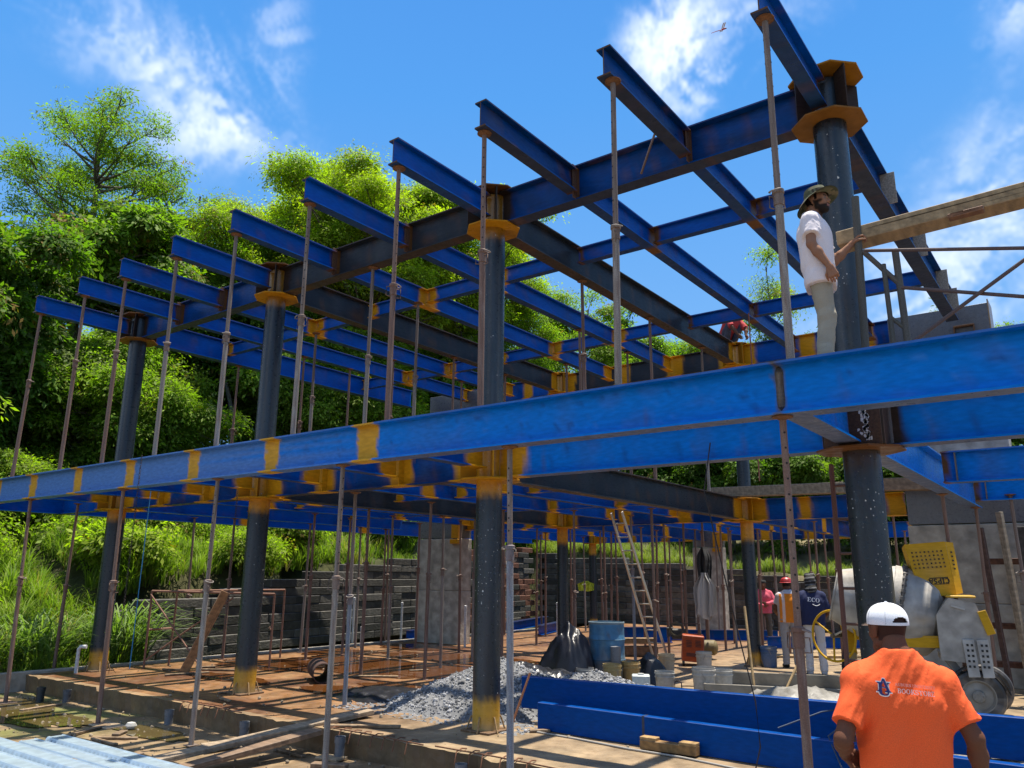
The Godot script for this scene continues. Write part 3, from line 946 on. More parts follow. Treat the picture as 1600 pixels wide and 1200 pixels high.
# ------------------------------------------------------------------ adjustable steel props
func prop(called: String, label: String, group: String, foot: Vector3, head: Vector3, tone: int, split: float, near: bool, turn := 0.0) -> void:
	var t := upright(foot, head)
	t.basis = t.basis * Basis(Vector3.UP, turn)
	var o := thing(called, label, "steel prop", t, group)
	var h := foot.distance_to(head)
	var rusty := lin(0.20, 0.10, 0.065)
	var cem := lin(0.50, 0.47, 0.43)
	var lo: Color = [lin(0.235, 0.135, 0.10), lin(0.30, 0.255, 0.22), lin(0.26, 0.30, 0.36), lin(0.13, 0.085, 0.07)][tone]
	var up: Color = [lin(0.26, 0.16, 0.12), lin(0.22, 0.165, 0.135), lin(0.26, 0.20, 0.17), lin(0.15, 0.10, 0.08)][tone]
	var sd := foot.x * 5.1 + foot.z * 3.3
	var cs := func(base: Color, y: float, an: float, low: float) -> Color:
		var a := F.get_noise_3d(cos(an) * 0.8 + sd, y * 2.5, sin(an) * 0.8) * 0.5 + 0.5
		var b := G.get_noise_3d(cos(an) * 2.5 + sd, y * 9.0, sin(an) * 2.5)
		var c := base.lerp(cem, smoothstep(0.45, 0.85, a) * low)
		return c.lerp(rusty, smoothstep(0.1, 0.5, b) * 0.6)
	var ro := 0.032
	var ri := 0.0255
	var ys := h * split
	var low := 0.8 if tone == 1 else (0.55 if tone == 2 else 0.35)
	var sides := 14 if near else 9
	var st := 0.09 if near else 0.3
	var b := MB.new()
	var prof := [Vector2(0.0, 0.006)]
	var n := maxi(2, int(ys / st))
	for k in n + 1:
		prof.append(Vector2(ro, 0.006 + (ys - 0.006) * k / n))
	prof.append(Vector2(0, ys))
	b.lathe(Transform3D(), prof, sides, func(y, an): return cs.call(lo, y, an, low))
	obj("outer_tube", b.mesh(), M.pipe, o)
	b = MB.new()
	prof = []
	n = maxi(2, int((h - ys) / st))
	for k in n + 1:
		prof.append(Vector2(ri, ys + 0.001 + (h - ys - 0.012) * k / n))
	b.lathe(Transform3D(), prof, sides, func(y, an): return cs.call(up, y, an, low * 0.5))
	if near:
		var y := ys + 0.14
		while y < h - 0.12:
			for e in [0.0, PI]:
				var d := Vector3(sin(e + 0.35), 0, cos(e + 0.35))
				var sx := Vector3(d.z, 0, -d.x)
				for j in 8:
					var a0 := TAU * j / 8
					var a1 := TAU * (j + 1) / 8
					var c := d * (ri + 0.0012) + Vector3.UP * y
					var dk := lin(0.012, 0.01, 0.01)
					b.tri(c, c + (sx * cos(a0) + Vector3.UP * sin(a0)) * 0.0085, c + (sx * cos(a1) + Vector3.UP * sin(a1)) * 0.0085, d, d, d, dk, dk, dk)
			y += 0.115
	obj("inner_tube", b.mesh(), M.pipe, o)
	b = MB.new()
	b.lathe(Transform3D(), [Vector2(ro + 0.001, ys - 0.13), Vector2(ro + 0.008, ys - 0.128), Vector2(ro + 0.008, ys - 0.03), Vector2(ro + 0.016, ys - 0.025), Vector2(ro + 0.016, ys + 0.005), Vector2(ro + 0.006, ys + 0.012), Vector2(ri, ys + 0.014)], sides, func(y, an): return cs.call(lo.lerp(rusty, 0.5), y, an, 0.3))
	obj("collar", b.mesh(), M.pipe, o)
	b = MB.new()
	var loop := []
	for k in 9:
		var a := PI * k / 8.0
		loop.append(Vector3(0.03 + 0.055 * sin(a), ys - 0.005 - 0.02 * sin(a), -0.05 * cos(a)))
	b.wire(loop, 0.0065, up.lerp(cem, 0.4), 6)
	if near or R.randf() < 0.6:
		var b2 := MB.new()
		b2.wire([Vector3(-0.03, ys - 0.02, 0), Vector3(-0.075, ys - 0.03, 0.0), Vector3(-0.08, ys - 0.13, 0.0), Vector3(-0.034, ys - 0.14, 0)], 0.0065, up, 6)
		obj("pin_loop", b2.mesh(), M.pipe, o)
		b2 = MB.new()
		b2.wire([Vector3(0.03, ys - 0.06, 0.02), Vector3(0.075, ys - 0.06, 0.03), Vector3(0.08, ys - 0.16, 0.03), Vector3(0.034, ys - 0.16, 0.02)], 0.0065, up, 6)
		obj("pin_loop", b2.mesh(), M.pipe, o)
	obj("handle", b.mesh(), M.pipe, o)
	b = MB.new()
	b.box(at(0, 0.004, 0), Vector3(0.13, 0.008, 0.13), up, 0.0)
	obj("base_plate", b.mesh(), M.rust, o)
	b = MB.new()
	b.lathe(Transform3D(), [Vector2(ri, h - 0.03), Vector2(0.06, h - 0.011), Vector2(0.078, h - 0.010), Vector2(0.078, h - 0.002), Vector2(0, h - 0.002)], 16, func(_y, _a): return lin(0.22, 0.10, 0.045))
	obj("head_plate", b.mesh(), M.rust, o)

func props() -> void:
	# under the roof joist stubs, standing on the edge beam
	var tones := [1, 1, 0, 0, 1, 1, 1, 0, 0, 0]
	for k in 10:
		var jit := R.randf_range(-0.02, 0.02)
		prop("roof_prop", "rusty steel prop on the edge beam under the %s roof joist stub from the left" % ORD[9 - k], "props on the edge beam", Vector3(JX[k] + jit, 3.355, 1.84 + (0.05 if k == 9 else 0.0)), Vector3(JX[k] + jit * 2.0, 6.383, 1.83), tones[k], [0.47, 0.50, 0.55, 0.52, 0.50, 0.52, 0.56, 0.60, 0.62, 0.58][k], k < 6, R.randf() * 6.0)
	# inside the upper storey
	var ups := [[-6.74, 0.0, 6.293, 1], [-10.3, -1.9, 6.38, 1], [-7.45, -1.75, 6.38, 1], [-13.5, -2.34, 6.293, 0], [-10.5, -4.2, 6.38, 0], [-9.06, -4.59, 6.293, 0], [-11.9, -4.2, 6.38, 0], [-4.41, -2.32, 6.293, 0], [-5.95, -4.7, 6.38, 0], [-4.41, -4.6, 6.293, 0], [-4.41, -6.9, 6.293, 1], [-7.52, -4.28, 6.38, 0], [-5.95, -6.63, 6.38, 0], [-11.92, -2.9, 6.38, 0], [-9.06, -6.4, 6.293, 0], [-10.53, -6.6, 6.38, 0], [-7.52, -6.7, 6.38, 0]]
	ups.sort_custom(func(a, b): return a[0] + a[1] * 0.75 < b[0] + b[1] * 0.75)
	for k in ups.size():
		var q = ups[k]
		prop("roof_prop", "rusty steel prop inside the upper storey, %s from the left" % ORD[k], "props inside the upper storey", Vector3(q[0], 3.345 if q[2] > 6.35 else 3.365, q[1]), Vector3(q[0] + R.randf_range(-0.03, 0.03), q[2], q[1]), q[3], R.randf_range(0.5, 0.62), false, R.randf() * 6.0)
	# the front row under the edge beam
	var fr := [[-12.62, -12.81, 0, 0.60], [-9.69, -9.78, 0, 0.59], [-7.45, -7.42, 1, 0.60], [-5.05, -5.04, 1, 0.62], [-2.68, -2.72, 2, 0.71], [-0.15, -0.15, 0, 0.52]]
	for k in 6:
		var q = fr[k]
		prop("floor_prop", "tall steel prop in front of the slab under the edge beam, %s from the left" % ORD[k], "props under the edge beam", Vector3(q[0], -0.25, 1.84), Vector3(q[1], 2.943, 1.84), q[2], q[3], true, [0.4, 2.0, 0.0, 1.0, 3.0, 0.2][k])
	# inside the lower storey: x, z, tone, lean
	var lows := [[-14.1, 0.5, 0], [-13.5, -4.62, 1], [-12.1, -3.63, 0], [-12.45, -4.94, 0], [-7.03, -0.18, 2], [-9.19, -2.48, 0], [-13.42, -6.22, 1], [-13.6, -7.27, 0], [-11.0, -4.94, 1], [-12.33, -7.2, 0], [-8.04, -2.88, 0], [-8.97, -4.34, 1], [-10.79, -7.03, 0], [-7.95, -4.94, 0], [-6.76, -5.69, 0], [-6.47, -7.56, 2], [-5.26, -6.08, 0], [-5.71, -9.58, 0], [-6.21, -11.77, 0], [-7.73, -14.2, 0], [-9.87, -12.1, 0], [-9.32, -11.6, 0], [-10.57, -14.2, 0], [-6.83, -9.9, 0], [-6.11, -9.3, 0], [-9.3, -5.7, 1], [-13.5, -2.6, 0], [-0.05, -4.79, 0], [-0.01, -7.4, 0], [0.62, -6.62, 1], [-4.55, -11.5, 0], [-5.9, -13.5, 0], [-3.1, -10.4, 0], [-11.9, -9.9, 0], [-13.4, -10.2, 0], [-12.0, -12.4, 0], [-3.05, -12.6, 0], [-15.6, -3.0, 0], [-12.9, -13.5, 3], [-8.2, -9.4, 0], [-7.4, -12.9, 3], [-4.4, -14.6, 0], [-2.2, -9.2, 0], [-14.2, -8.0, 0]]
	var tries := 0
	while lows.size() < 70 and tries < 900:
		tries += 1
		var nx := R.randf_range(-15.0, -1.6)
		var nz := R.randf_range(-16.8, -9.2)
		var free := true
		for q in lows:
			if Vector2(q[0] - nx, q[1] - nz).length() < 0.8: free = false
		if free: lows.append([nx, nz, 0 if R.randf() < 0.7 else 1])
	lows.sort_custom(func(a, b): return a[0] + a[1] * -0.1 < b[0] + b[1] * -0.1)
	for k in lows.size():
		var q = lows[k]
		var y := -0.3 if q[0] < -14.0 else 0.003
		var top := 3.034
		for kk in 4:
			if absf(q[0] - KX[kk]) < 0.12: top = 2.92
		if absf(q[1]) < 0.25: top = 2.918
		var where := "behind the drum and buckets" if q[0] > -8.0 and q[0] < -3.0 else ("by the mixer and the broad pier" if q[0] >= -3.0 else ("on the wet slab" if q[1] > -8.6 else "far back by the wall"))
		prop("floor_prop", "thin rusty prop %s, %s from the left" % [where, ORD[k] if k < 20 else "%dth" % (k + 1)], "props inside the lower storey", Vector3(q[0], y, q[1]), Vector3(q[0] + R.randf_range(-0.05, 0.05), top, q[1] + R.randf_range(-0.04, 0.04)), q[2], R.randf_range(0.42, 0.66), q[1] > -3.0 and q[0] > -9.5, R.randf() * 6.0)

# ------------------------------------------------------------------ things about the site
func plank(called: String, label: String, cat: String, a: Vector3, b: Vector3, w: float, t: float, col: Color, group := "") -> MeshInstance3D:
	var m := MB.new()
	var len := a.distance_to(b)
	var n := maxi(1, int(len / 0.5))
	var gs := a.x * 3.0 + a.z
	for k in n:
		pass
	m.box(Transform3D(Basis(), Vector3(len * 0.5, 0, 0)), Vector3(len, t, w), col, 0.006, func(q): return col * (1.0 + 0.25 * G.get_noise_3d(q.x * 2.0 + gs, q.y * 9.0, q.z * 9.0)))
	# splits and grain ridges along the faces
	for k in 5:
		var yy := R.randf_range(-0.4, 0.4) * t
		var l0 := R.randf_range(0.0, 0.5) * len
		var l1 := l0 + R.randf_range(0.25, 0.5) * len
		m.box(Transform3D(Basis(), Vector3((l0 + l1) * 0.5, yy, 0)), Vector3(l1 - l0, 0.004, w + 0.002), col.darkened(0.45), 0.0)
	var o := obj(called, m.mesh(), M.wood, null, along(a, b))
	tag(o, label, cat, group)
	return o

func bucket(label: String, x: float, y: float, z: float, col: Color, r: float, h: float, fill: Color) -> void:
	var o := thing("bucket", label, "bucket", at(x, y, z, R.randf() * 6.0), "buckets by the mixing spot")
	var b := MB.new()
	var sm := x * 7.0
	var cf := func(yy: float, an: float) -> Color:
		var k := smoothstep(0.05, 0.5, F.get_noise_3d(cos(an) + sm, yy * 4.0, sin(an)) + (0.25 - yy) * 0.9)
		return col.lerp(lin(0.32, 0.30, 0.27), k * 0.8)
	b.lathe(Transform3D(), [Vector2(0, 0.002), Vector2(r * 0.86, 0.002), Vector2(r * 0.88, 0.01), Vector2(r * 0.97, h * 0.72), Vector2(r * 1.05, h * 0.73), Vector2(r * 1.05, h * 0.78), Vector2(r * 0.98, h * 0.79), Vector2(r * 0.99, h * 0.88), Vector2(r * 1.06, h * 0.89), Vector2(r * 1.06, h * 0.93), Vector2(r, h * 0.94), Vector2(r * 1.02, h), Vector2(r * 0.97, h), Vector2(r * 0.9, h * 0.3), Vector2(0, h * 0.3)], 22, cf)
	obj("pail", b.mesh(), M.plastic, o)
	b = MB.new()
	var lp := []
	for k in 13:
		var a := PI * k / 12.0
		lp.append(Vector3(cos(a) * r * 1.08, h * 0.86 - sin(a) * r * 0.95, sin(a) * r * 0.35 + r * 0.12 + 0.02))
	b.wire(lp, 0.004, lin(0.3, 0.28, 0.26), 5)
	obj("wire_handle", b.mesh(), M.zinc, o)
	b = MB.new()
	b.lathe(Transform3D(), [Vector2(r * 0.93, h * 0.55), Vector2(0, h * 0.58)], 16, flatc(fill))
	obj("contents", b.mesh(), M.mud, o)

func mound(called: String, label: String, cat: String, c: Vector3, rx: float, rz: float, h: float, pw: float, cf: Callable, mt: Material, rough := 0.03, step := 0.06) -> MeshInstance3D:
	var hf := func(x: float, z: float) -> float:
		var d := sqrt(x * x / (rx * rx) + z * z / (rz * rz)) * (1.0 + 0.28 * F.get_noise_2d(x * 0.9 + c.x, z * 0.9 + c.z))
		return maxf(pow(maxf(1.0 - d, 0.0), pw) * h + F.get_noise_2d(x * 3.5, z * 3.5 + c.x) * rough * clampf((1.05 - d) * 4.0, 0, 1) + G.get_noise_2d(x * 14.0, z * 14.0) * rough * 0.4, -0.03 if d > 1.0 else -0.004)
	var o := obj(called, sheet(-rx * 1.15, rx * 1.15, -rz * 1.15, rz * 1.15, step, hf, cf), mt, null, Transform3D(Basis(), c))
	if label: tag(o, label, cat)
	return o

func scatter(called: String, parent: Node, mesh: Mesh, mt: Material, xf: Array, cols: Array) -> MultiMeshInstance3D:
	var mm := MultiMesh.new()
	mm.transform_format = MultiMesh.TRANSFORM_3D
	mm.use_colors = true
	mm.mesh = mesh
	mm.instance_count = xf.size()
	for k in xf.size():
		mm.set_instance_transform(k, xf[k])
		mm.set_instance_color(k, cols[k])
	var o := MultiMeshInstance3D.new()
	o.name = called if parent else numbered(called)
	o.multimesh = mm
	o.material_override = mt
	(parent if parent else self).add_child(o, true)
	return o

func rnd_basis(s: float) -> Basis:
	return Basis(Quaternion(Vector3(R.randfn(), R.randfn(), R.randfn()).normalized(), R.randf() * TAU)).scaled(Vector3.ONE * s)

func drape(called: String, label: String, cat: String, c: Vector3, rx: float, rz: float, h: float, col: Color, sd: float) -> void:
	# crumpled plastic sheeting
	var hf := func(x: float, z: float) -> float:
		var d := sqrt(x * x / (rx * rx) + z * z / (rz * rz)) * (1.0 + 0.3 * F.get_noise_2d(x * 1.3 + sd, z * 1.3))
		var cr := absf(G.get_noise_2d(x * 2.2 + sd, z * 2.2 + sd)) * 0.22 + absf(G.get_noise_2d(x * 6.0 + z * 3.0 + sd, z * 2.0)) * 0.07
		return maxf(0.012 if d < 1.02 else -0.05, pow(maxf(0.0, 1.0 - d * d), 0.75) * h * (0.95 + 0.2 * F.get_noise_2d(x * 1.2, z * 1.2 + sd)) + (0.05 - cr) * clampf((1.05 - d) * 3.0, 0.0, 1.0) * sqrt(h))
	var o := obj(called, sheet(-rx * 1.2, rx * 1.2, -rz * 1.2, rz * 1.2, 0.045, hf, func(_x, _z): return col), M.sheet, null, Transform3D(Basis(), c))
	tag(o, label, cat)

func site_things() -> void:
	# box-section beams lying by the gravel
	for k in 2:
		var a: Vector3 = [Vector3(-3.97, 0.155, -0.47), Vector3(-4.45, 0.345, -0.80)][k]
		var b: Vector3 = [Vector3(1.2, 0.155, -0.25), Vector3(1.2, 0.345, -1.32)][k]
		var m := MB.new()
		var len := a.distance_to(b)
		for s in 24:
			m.box(Transform3D(Basis(), Vector3(len * (s + 0.5) / 24.0, 0, 0)), Vector3(len / 24.0, 0.30 if k == 0 else 0.37, 0.10), lin(0.010, 0.055, 0.31).lerp(lin(0.02, 0.035, 0.12), smoothstep(0.5, 0.9, F.get_noise_2d(s * 0.6, k * 3.0) * 0.5 + 0.5)), 0.0)
		var m2 := MB.new()
		m2.box(Transform3D(Basis(), Vector3(len * 0.5, 0, 0)), Vector3(len, 0.302 if k == 0 else 0.372, 0.102), lin(0.001, 0.055, 0.27), 0.006)
		if k == 0:
			m2.box(Transform3D(Basis(), Vector3(1.42, 0, 0.0)), Vector3(0.03, 0.303, 0.104), lin(0.06, 0.07, 0.10), 0.0)
		var o := obj("box_beam", m2.mesh(), M.paint, null, along(a, b))
		tag(o, ["blue box beam lying on the slab, the nearer and lower of the pair", "blue box beam lying behind the nearer one, half against the gravel"][k], "steel beam", "blue box beams on the ground")
	for q in [[-3.9, -0.95], [-1.0, -1.2]]:
		var b := MB.new()
		b.box(at(q[0], 0.08, q[1]), Vector3(0.12, 0.155, 0.5), lin(0.26, 0.15, 0.07), 0.006)
		tag(obj("bearer_block", b.mesh(), M.wood), "wooden bearer under the farther blue box beam, %s end" % ("left" if q[0] < -2 else "right"), "wood block")
	var wb := MB.new()
	wb.box(Transform3D(Basis(Vector3.UP, 0.02), Vector3(-2.2, 0.06, -0.24)), Vector3(0.62, 0.09, 0.11), lin(0.30, 0.17, 0.06), 0.006)
	wb.box(Transform3D(Basis(Vector3.UP, 0.02), Vector3(-2.42, 0.12, -0.24)), Vector3(0.18, 0.03, 0.11), lin(0.45, 0.28, 0.11), 0.004)
	wb.box(Transform3D(Basis(Vector3.UP, 0.02), Vector3(-1.98, 0.12, -0.24)), Vector3(0.18, 0.03, 0.11), lin(0.45, 0.28, 0.11), 0.004)
	tag(obj("wood_block", wb.mesh(), M.wood), "short notched wood block in front of the nearer blue box beam", "wood block")
	# gravel heap: an earth-fast core and loose stones
	var hc := Vector3(-5.55, 0.0, -1.75)
	var heap := mound("gravel_heap", "heap of grey crushed gravel behind the middle column", "gravel heap", hc, 1.4, 1.55, 0.60, 0.9, func(x, z): return lin(0.27, 0.275, 0.285) * (0.8 + 0.4 * F.get_noise_2d(x * 9.0, z * 9.0)), M.stone, 0.05, 0.05)
	var heap2 := mound("gravel_heap", "low spread of grey gravel behind the blue box beams", "gravel heap", Vector3(-4.3, 0.0, -2.3), 1.5, 1.25, 0.46, 0.8, func(x, z): return lin(0.27, 0.275, 0.285) * (0.8 + 0.4 * F.get_noise_2d(x * 9.0, z * 9.0)), M.stone, 0.05, 0.05)
	var sm := MB.new()
	sm.box(Transform3D(), Vector3(1.0, 0.7, 0.85), lin(1, 1, 1), 0.28)
	var stone := sm.mesh()
	for hp in [heap, heap2]:
		var xf := []
		var cs := []
		var vs: PackedVector3Array = hp.mesh.surface_get_arrays(0)[Mesh.ARRAY_VERTEX]
		for k in 14000:
			var i := (R.randi() % (vs.size() / 3)) * 3
			var u := R.randf()
			var w := R.randf() * (1.0 - u)
			var p: Vector3 = vs[i] + (vs[i + 1] - vs[i]) * u + (vs[i + 2] - vs[i]) * w
			if p.y < 0.015 and R.randf() < 0.9: continue
			var s := R.randf_range(0.010, 0.028) if R.randf() < 0.93 else R.randf_range(0.03, 0.055)
			xf.append(Transform3D(rnd_basis(s), p + Vector3.UP * s * 0.2))
			var g := R.randf_range(0.10, 0.62)
			cs.append(lin(g, g * 1.01, g * 1.05))
		scatter("loose_stones", hp, stone, M.stone, xf, cs).set_meta("kind", "stuff")
	drape("plastic_sheet", "black plastic sheet crumpled under the left edge of the gravel heap", "plastic sheet", Vector3(-7.35, 0.0, -1.25), 0.75, 0.7, 0.10, lin(0.018, 0.018, 0.022), 3.0)
	drape("plastic_sheet", "black plastic sheet heaped up left of the blue drum", "plastic sheet", Vector3(-5.80, 0.0, -3.95), 0.52, 0.48, 0.98, lin(0.007, 0.007, 0.009), 8.0)
	drape("plastic_sheet", "grey black plastic sheet spread over gravel between heap and drum", "plastic sheet", Vector3(-5.95, 0.05, -3.0), 1.15, 0.6, 0.36, lin(0.018, 0.019, 0.022), 15.0)
	drape("plastic_sheet", "small black plastic sheet right behind the blue drum", "plastic sheet", Vector3(-4.95, 0.0, -5.2), 0.4, 0.35, 0.5, lin(0.015, 0.015, 0.018), 22.0)
	# drum
	var d := thing("steel_drum", "blue steel drum smeared with cement in the middle of the slab", "drum", at(-5.43, 0.0, -4.60).scaled_local(Vector3(1.05, 1.12, 1.05)))
	var b := MB.new()
	var prof := [Vector2(0, 0.01), Vector2(0.285, 0.0), Vector2(0.292, 0.02), Vector2(0.285, 0.035)]
	for k in 12:
		prof.append(Vector2(0.285 + (0.012 if k == 4 or k == 8 else 0.0), 0.05 + 0.8 * k / 11.0))
	prof += [Vector2(0.285, 0.865), Vector2(0.295, 0.872), Vector2(0.295, 0.89), Vector2(0.278, 0.892), Vector2(0.276, 0.86), Vector2(0, 0.855)]
	b.lathe(Transform3D(), prof, 40, func(y, an):
		var c := lin(0.07, 0.24, 0.44).lerp(lin(0.16, 0.34, 0.47), smoothstep(-0.1, 0.5, F.get_noise_3d(cos(an), y * 2.0, sin(an))))
		var k := smoothstep(0.55, 0.15, y + F.get_noise_3d(cos(an) * 2.0, y * 3.0, sin(an) * 2.0) * 0.35)
		c = c.lerp(lin(0.33, 0.31, 0.28), k * 0.9)
		if y > 0.86: c = lin(0.25, 0.33, 0.38)
		return c.lerp(lin(0.16, 0.08, 0.04), smoothstep(0.3, 0.6, G.get_noise_3d(cos(an) * 3.0, y * 5.0, sin(an) * 3.0)) * 0.5))
	obj("barrel", b.mesh(), M.drum_steel, d)
	b = MB.new()
	for y in [0.345, 0.635]:
		var rg := []
		for k in 33:
			rg.append(Vector3(cos(TAU * k / 32) * 0.292, y, sin(TAU * k / 32) * 0.292))
		b.wire(rg, 0.01, lin(0.09, 0.2, 0.3), 6)
	obj("rolling_hoop", b.mesh(), M.drum_steel, d)
	# pails
	bucket("yellowed white bucket in front of the drum, leftmost of the row", -5.02, 0.0, -4.05, lin(0.50, 0.36, 0.14), 0.15, 0.38, lin(0.3, 0.28, 0.25))
	bucket("white and orange bucket just behind the yellowed one", -4.95, 0.0, -4.55, lin(0.5, 0.33, 0.12), 0.15, 0.38, lin(0.3, 0.28, 0.25))
	bucket("grey streaked bucket right of the square white can", -4.12, 0.0, -4.1, lin(0.40, 0.40, 0.38), 0.15, 0.33, lin(0.05, 0.05, 0.05))
	bucket("whitish bucket beside the mixing trough, full to the brim", -3.45, 0.0, -4.05, lin(0.46, 0.43, 0.38), 0.17, 0.44, lin(0.4, 0.39, 0.37))
	bucket("pale bucket behind the one beside the mixing trough", -3.45, 0.0, -4.75, lin(0.52, 0.50, 0.45), 0.16, 0.36, lin(0.3, 0.29, 0.27))
	bucket("blue bucket at the foot of the slim right column", -4.15, 0.0, -8.9, lin(0.06, 0.13, 0.28), 0.17, 0.40, lin(0.2, 0.2, 0.2))
	bucket("small grey bucket left of the blue drum, in front of the black sheet", -5.35, 0.0, -3.75, lin(0.36, 0.35, 0.33), 0.14, 0.32, lin(0.2, 0.2, 0.2))
	bucket("white bucket standing by the welding set", -4.85, 0.0, -7.3, lin(0.5, 0.48, 0.43), 0.15, 0.36, lin(0.2, 0.2, 0.2))
	bucket("tan bucket between the drum and the ladder foot", -5.2, 0.0, -6.4, lin(0.45, 0.38, 0.26), 0.15, 0.36, lin(0.2, 0.2, 0.2))
	var cn := MB.new()
	cn.box(Transform3D(Basis(Vector3.UP, 0.5), Vector3(-4.35, 0.15, -3.75)), Vector3(0.27, 0.28, 0.24), lin(0.55, 0.60, 0.58), 0.012)
	cn.lathe(at(-4.35, 0.29, -3.75), [Vector2(0.05, 0), Vector2(0.05, 0.02), Vector2(0, 0.02)], 12, flatc(lin(0.5, 0.5, 0.48)))
	tag(obj("square_can", cn.mesh(), M.plastic), "square whitish can between the buckets", "can")
	var pc := MB.new()
	pc.lathe(at(-5.12, 0, -4.35), [Vector2(0.085, 0.4), Vector2(0.085, 0.62), Vector2(0.0, 0.63)], 16, flatc(lin(0.2, 0.2, 0.21)))
	pc.lathe(at(-5.12, 0, -4.35), [Vector2(0.085, 0.0), Vector2(0.085, 0.399)], 16, flatc(lin(0.17, 0.17, 0.18)))
	tag(obj("grey_canister", pc.mesh(), M.plastic), "tall grey canister leaning on the drum's right side", "canister")
	# bent bar between the pails
	var bb := MB.new()
	bb.wire([Vector3(-3.86, 0.0, -3.9), Vector3(-3.86, 0.19, -3.9), Vector3(-3.83, 0.235, -3.9), Vector3(-3.79, 0.235, -3.9), Vector3(-3.75, 0.2, -3.9), Vector3(-3.74, 0.0, -3.9)], 0.008, lin(0.08, 0.05, 0.04))
	bb.wire([Vector3(-3.76, 0.16, -3.9), Vector3(-3.55, 0.17, -3.95)], 0.008, lin(0.08, 0.05, 0.04))
	tag(obj("bent_bar", bb.mesh(), M.rust), "bent reinforcing bar standing between two buckets", "steel bar")
	# mixing trough and wet mortar
	var tr := thing("mixing_trough", "shallow wooden mixing trough coated with cement", "trough", at(-2.55, 0, -5.0, 0.35))
	for q in [["side_board", 0.0, 0.85, 2.3, 0.03], ["side_board", 0.0, -0.85, 2.3, 0.03], ["end_board", 1.15, 0.0, 0.03, 1.67], ["end_board", -1.15, 0.0, 0.03, 1.67]]:
		b = MB.new()
		b.box(at(q[1], 0.13, q[2]), Vector3(q[3], 0.22, q[4]), lin(0.29, 0.26, 0.21), 0.004)
		obj(q[0], b.mesh(), M.concrete, tr)
	b = MB.new()
	b.box(at(0, 0.03, 0), Vector3(2.27, 0.03, 1.67), lin(0.34, 0.32, 0.28), 0.0)
	obj("trough_floor", b.mesh(), M.concrete, tr)
	var cf := func(x: float, z: float) -> Color: return lin(0.20, 0.19, 0.165).lerp(lin(0.34, 0.32, 0.28), F.get_noise_2d(x * 2.5, z * 2.5) * 0.5 + 0.5)
	mound("sand_heap", "heap of grey sand and cement behind the blue box beams", "sand heap", Vector3(-1.75, 0.0, -3.2), 1.5, 0.85, 0.42, 0.8, cf, M.mud, 0.06)
	mound("sand_heap", "grey sand heap spread at the right, by the man in orange", "sand heap", Vector3(1.1, -0.02, -2.2), 1.6, 2.2, 0.28, 0.8, cf, M.mud, 0.05)
	mound("sand_heap", "trampled sandy rise under the man in orange", "sand heap", Vector3(1.3, -0.28, 3.4), 2.2, 2.0, 0.17, 0.45, cf, M.mud, 0.02)
	# shovel handles
	for q in [[Vector3(-2.72, 0.15, -4.15), Vector3(-2.95, 1.32, -4.55), "wooden shovel handle standing in the sand by the orange vest worker"], [Vector3(-2.35, 0.12, -4.3), Vector3(-2.2, 0.62, -4.75), "short wooden tool handle leaning beside the shovel"]]:
		b = MB.new()
		b.tube([q[0], q[0].lerp(q[1], 0.5), q[1]], [0.02, 0.019, 0.021], 10, func(_k, _s): return lin(0.42, 0.29, 0.14))
		tag(obj("tool_handle", b.mesh(), M.wood), q[2], "tool")
	# aluminium ladder
	var lf := Vector3(-6.0, 0.0, -7.85)
	var lt := Vector3(-6.02, 2.98, -6.1)
	var ld := thing("ladder", "aluminium ladder leaning up to the floor beams", "ladder", Transform3D())
	var sdv := Vector3(0.19, 0, 0.05)
	for s in [-1.0, 1.0]:
		b = MB.new()
		b.box(along(lf + sdv * s, lt + sdv * 0.75 * s) * Transform3D(Basis(), Vector3(1.73, 0, 0)), Vector3(3.46, 0.065, 0.028), lin(0.56, 0.53, 0.48), 0.004)
		obj("rail", b.mesh(), M.aluminium, ld)
	for k in 11:
		var p := lf.lerp(lt, (k + 0.7) / 11.5)
		var ww := lerpf(1.0, 0.75, (k + 0.7) / 11.5)
		b = MB.new()
		b.rod(p - sdv * ww, p + sdv * ww, 0.014, lin(0.5, 0.47, 0.42))
		obj("rung", b.mesh(), M.aluminium, ld)
	# welding set
	var wl := thing("welding_set", "orange red welding set on small wheels", "welder", at(-5.48, 0, -8.2, 0.45))
	b = MB.new()
	b.box(Transform3D(Basis(Vector3.FORWARD, 0.07), Vector3(0, 0.34, 0)), Vector3(0.44, 0.52, 0.55), lin(0.42, 0.085, 0.03), 0.02)
	var hs := obj("housing", b.mesh(), M.paint, wl)
	b = MB.new()
	for s in [-1, 1]:
		for k in 5:
			b.box(Transform3D(Basis(Vector3.FORWARD, 0.07), Vector3(s * 0.09 + 0.014, 0.38 + k * 0.028, 0.278)), Vector3(0.11, 0.014, 0.004), lin(0.06, 0.02, 0.012), 0.0)
	b.box(Transform3D(Basis(Vector3.FORWARD, 0.07), Vector3(-0.01, 0.22, 0.278)), Vector3(0.26, 0.07, 0.005), lin(0.12, 0.03, 0.015), 0.0)
	obj("grille", b.mesh(), M.plain, hs)
	for s in [-1, 1]:
		b = MB.new()
		b.lathe(Transform3D(Basis(Vector3.FORWARD, PI / 2), Vector3(s * 0.2, 0.075, 0.2)), [Vector2(0, -0.025), Vector2(0.07, -0.025), Vector2(0.075, -0.01), Vector2(0.075, 0.01), Vector2(0.07, 0.025), Vector2(0, 0.025)], 18, func(_y, _a): return lin(0.05, 0.045, 0.04))
		obj("wheel", b.mesh(), M.plastic, wl)
	b = MB.new()
	b.wire([Vector3(-0.18, 0.58, -0.2), Vector3(-0.18, 0.80, -0.26), Vector3(0.18, 0.80, -0.26), Vector3(0.18, 0.58, -0.2)], 0.014, lin(0.12, 0.08, 0.06))
	obj("push_handle", b.mesh(), M.rust, wl)
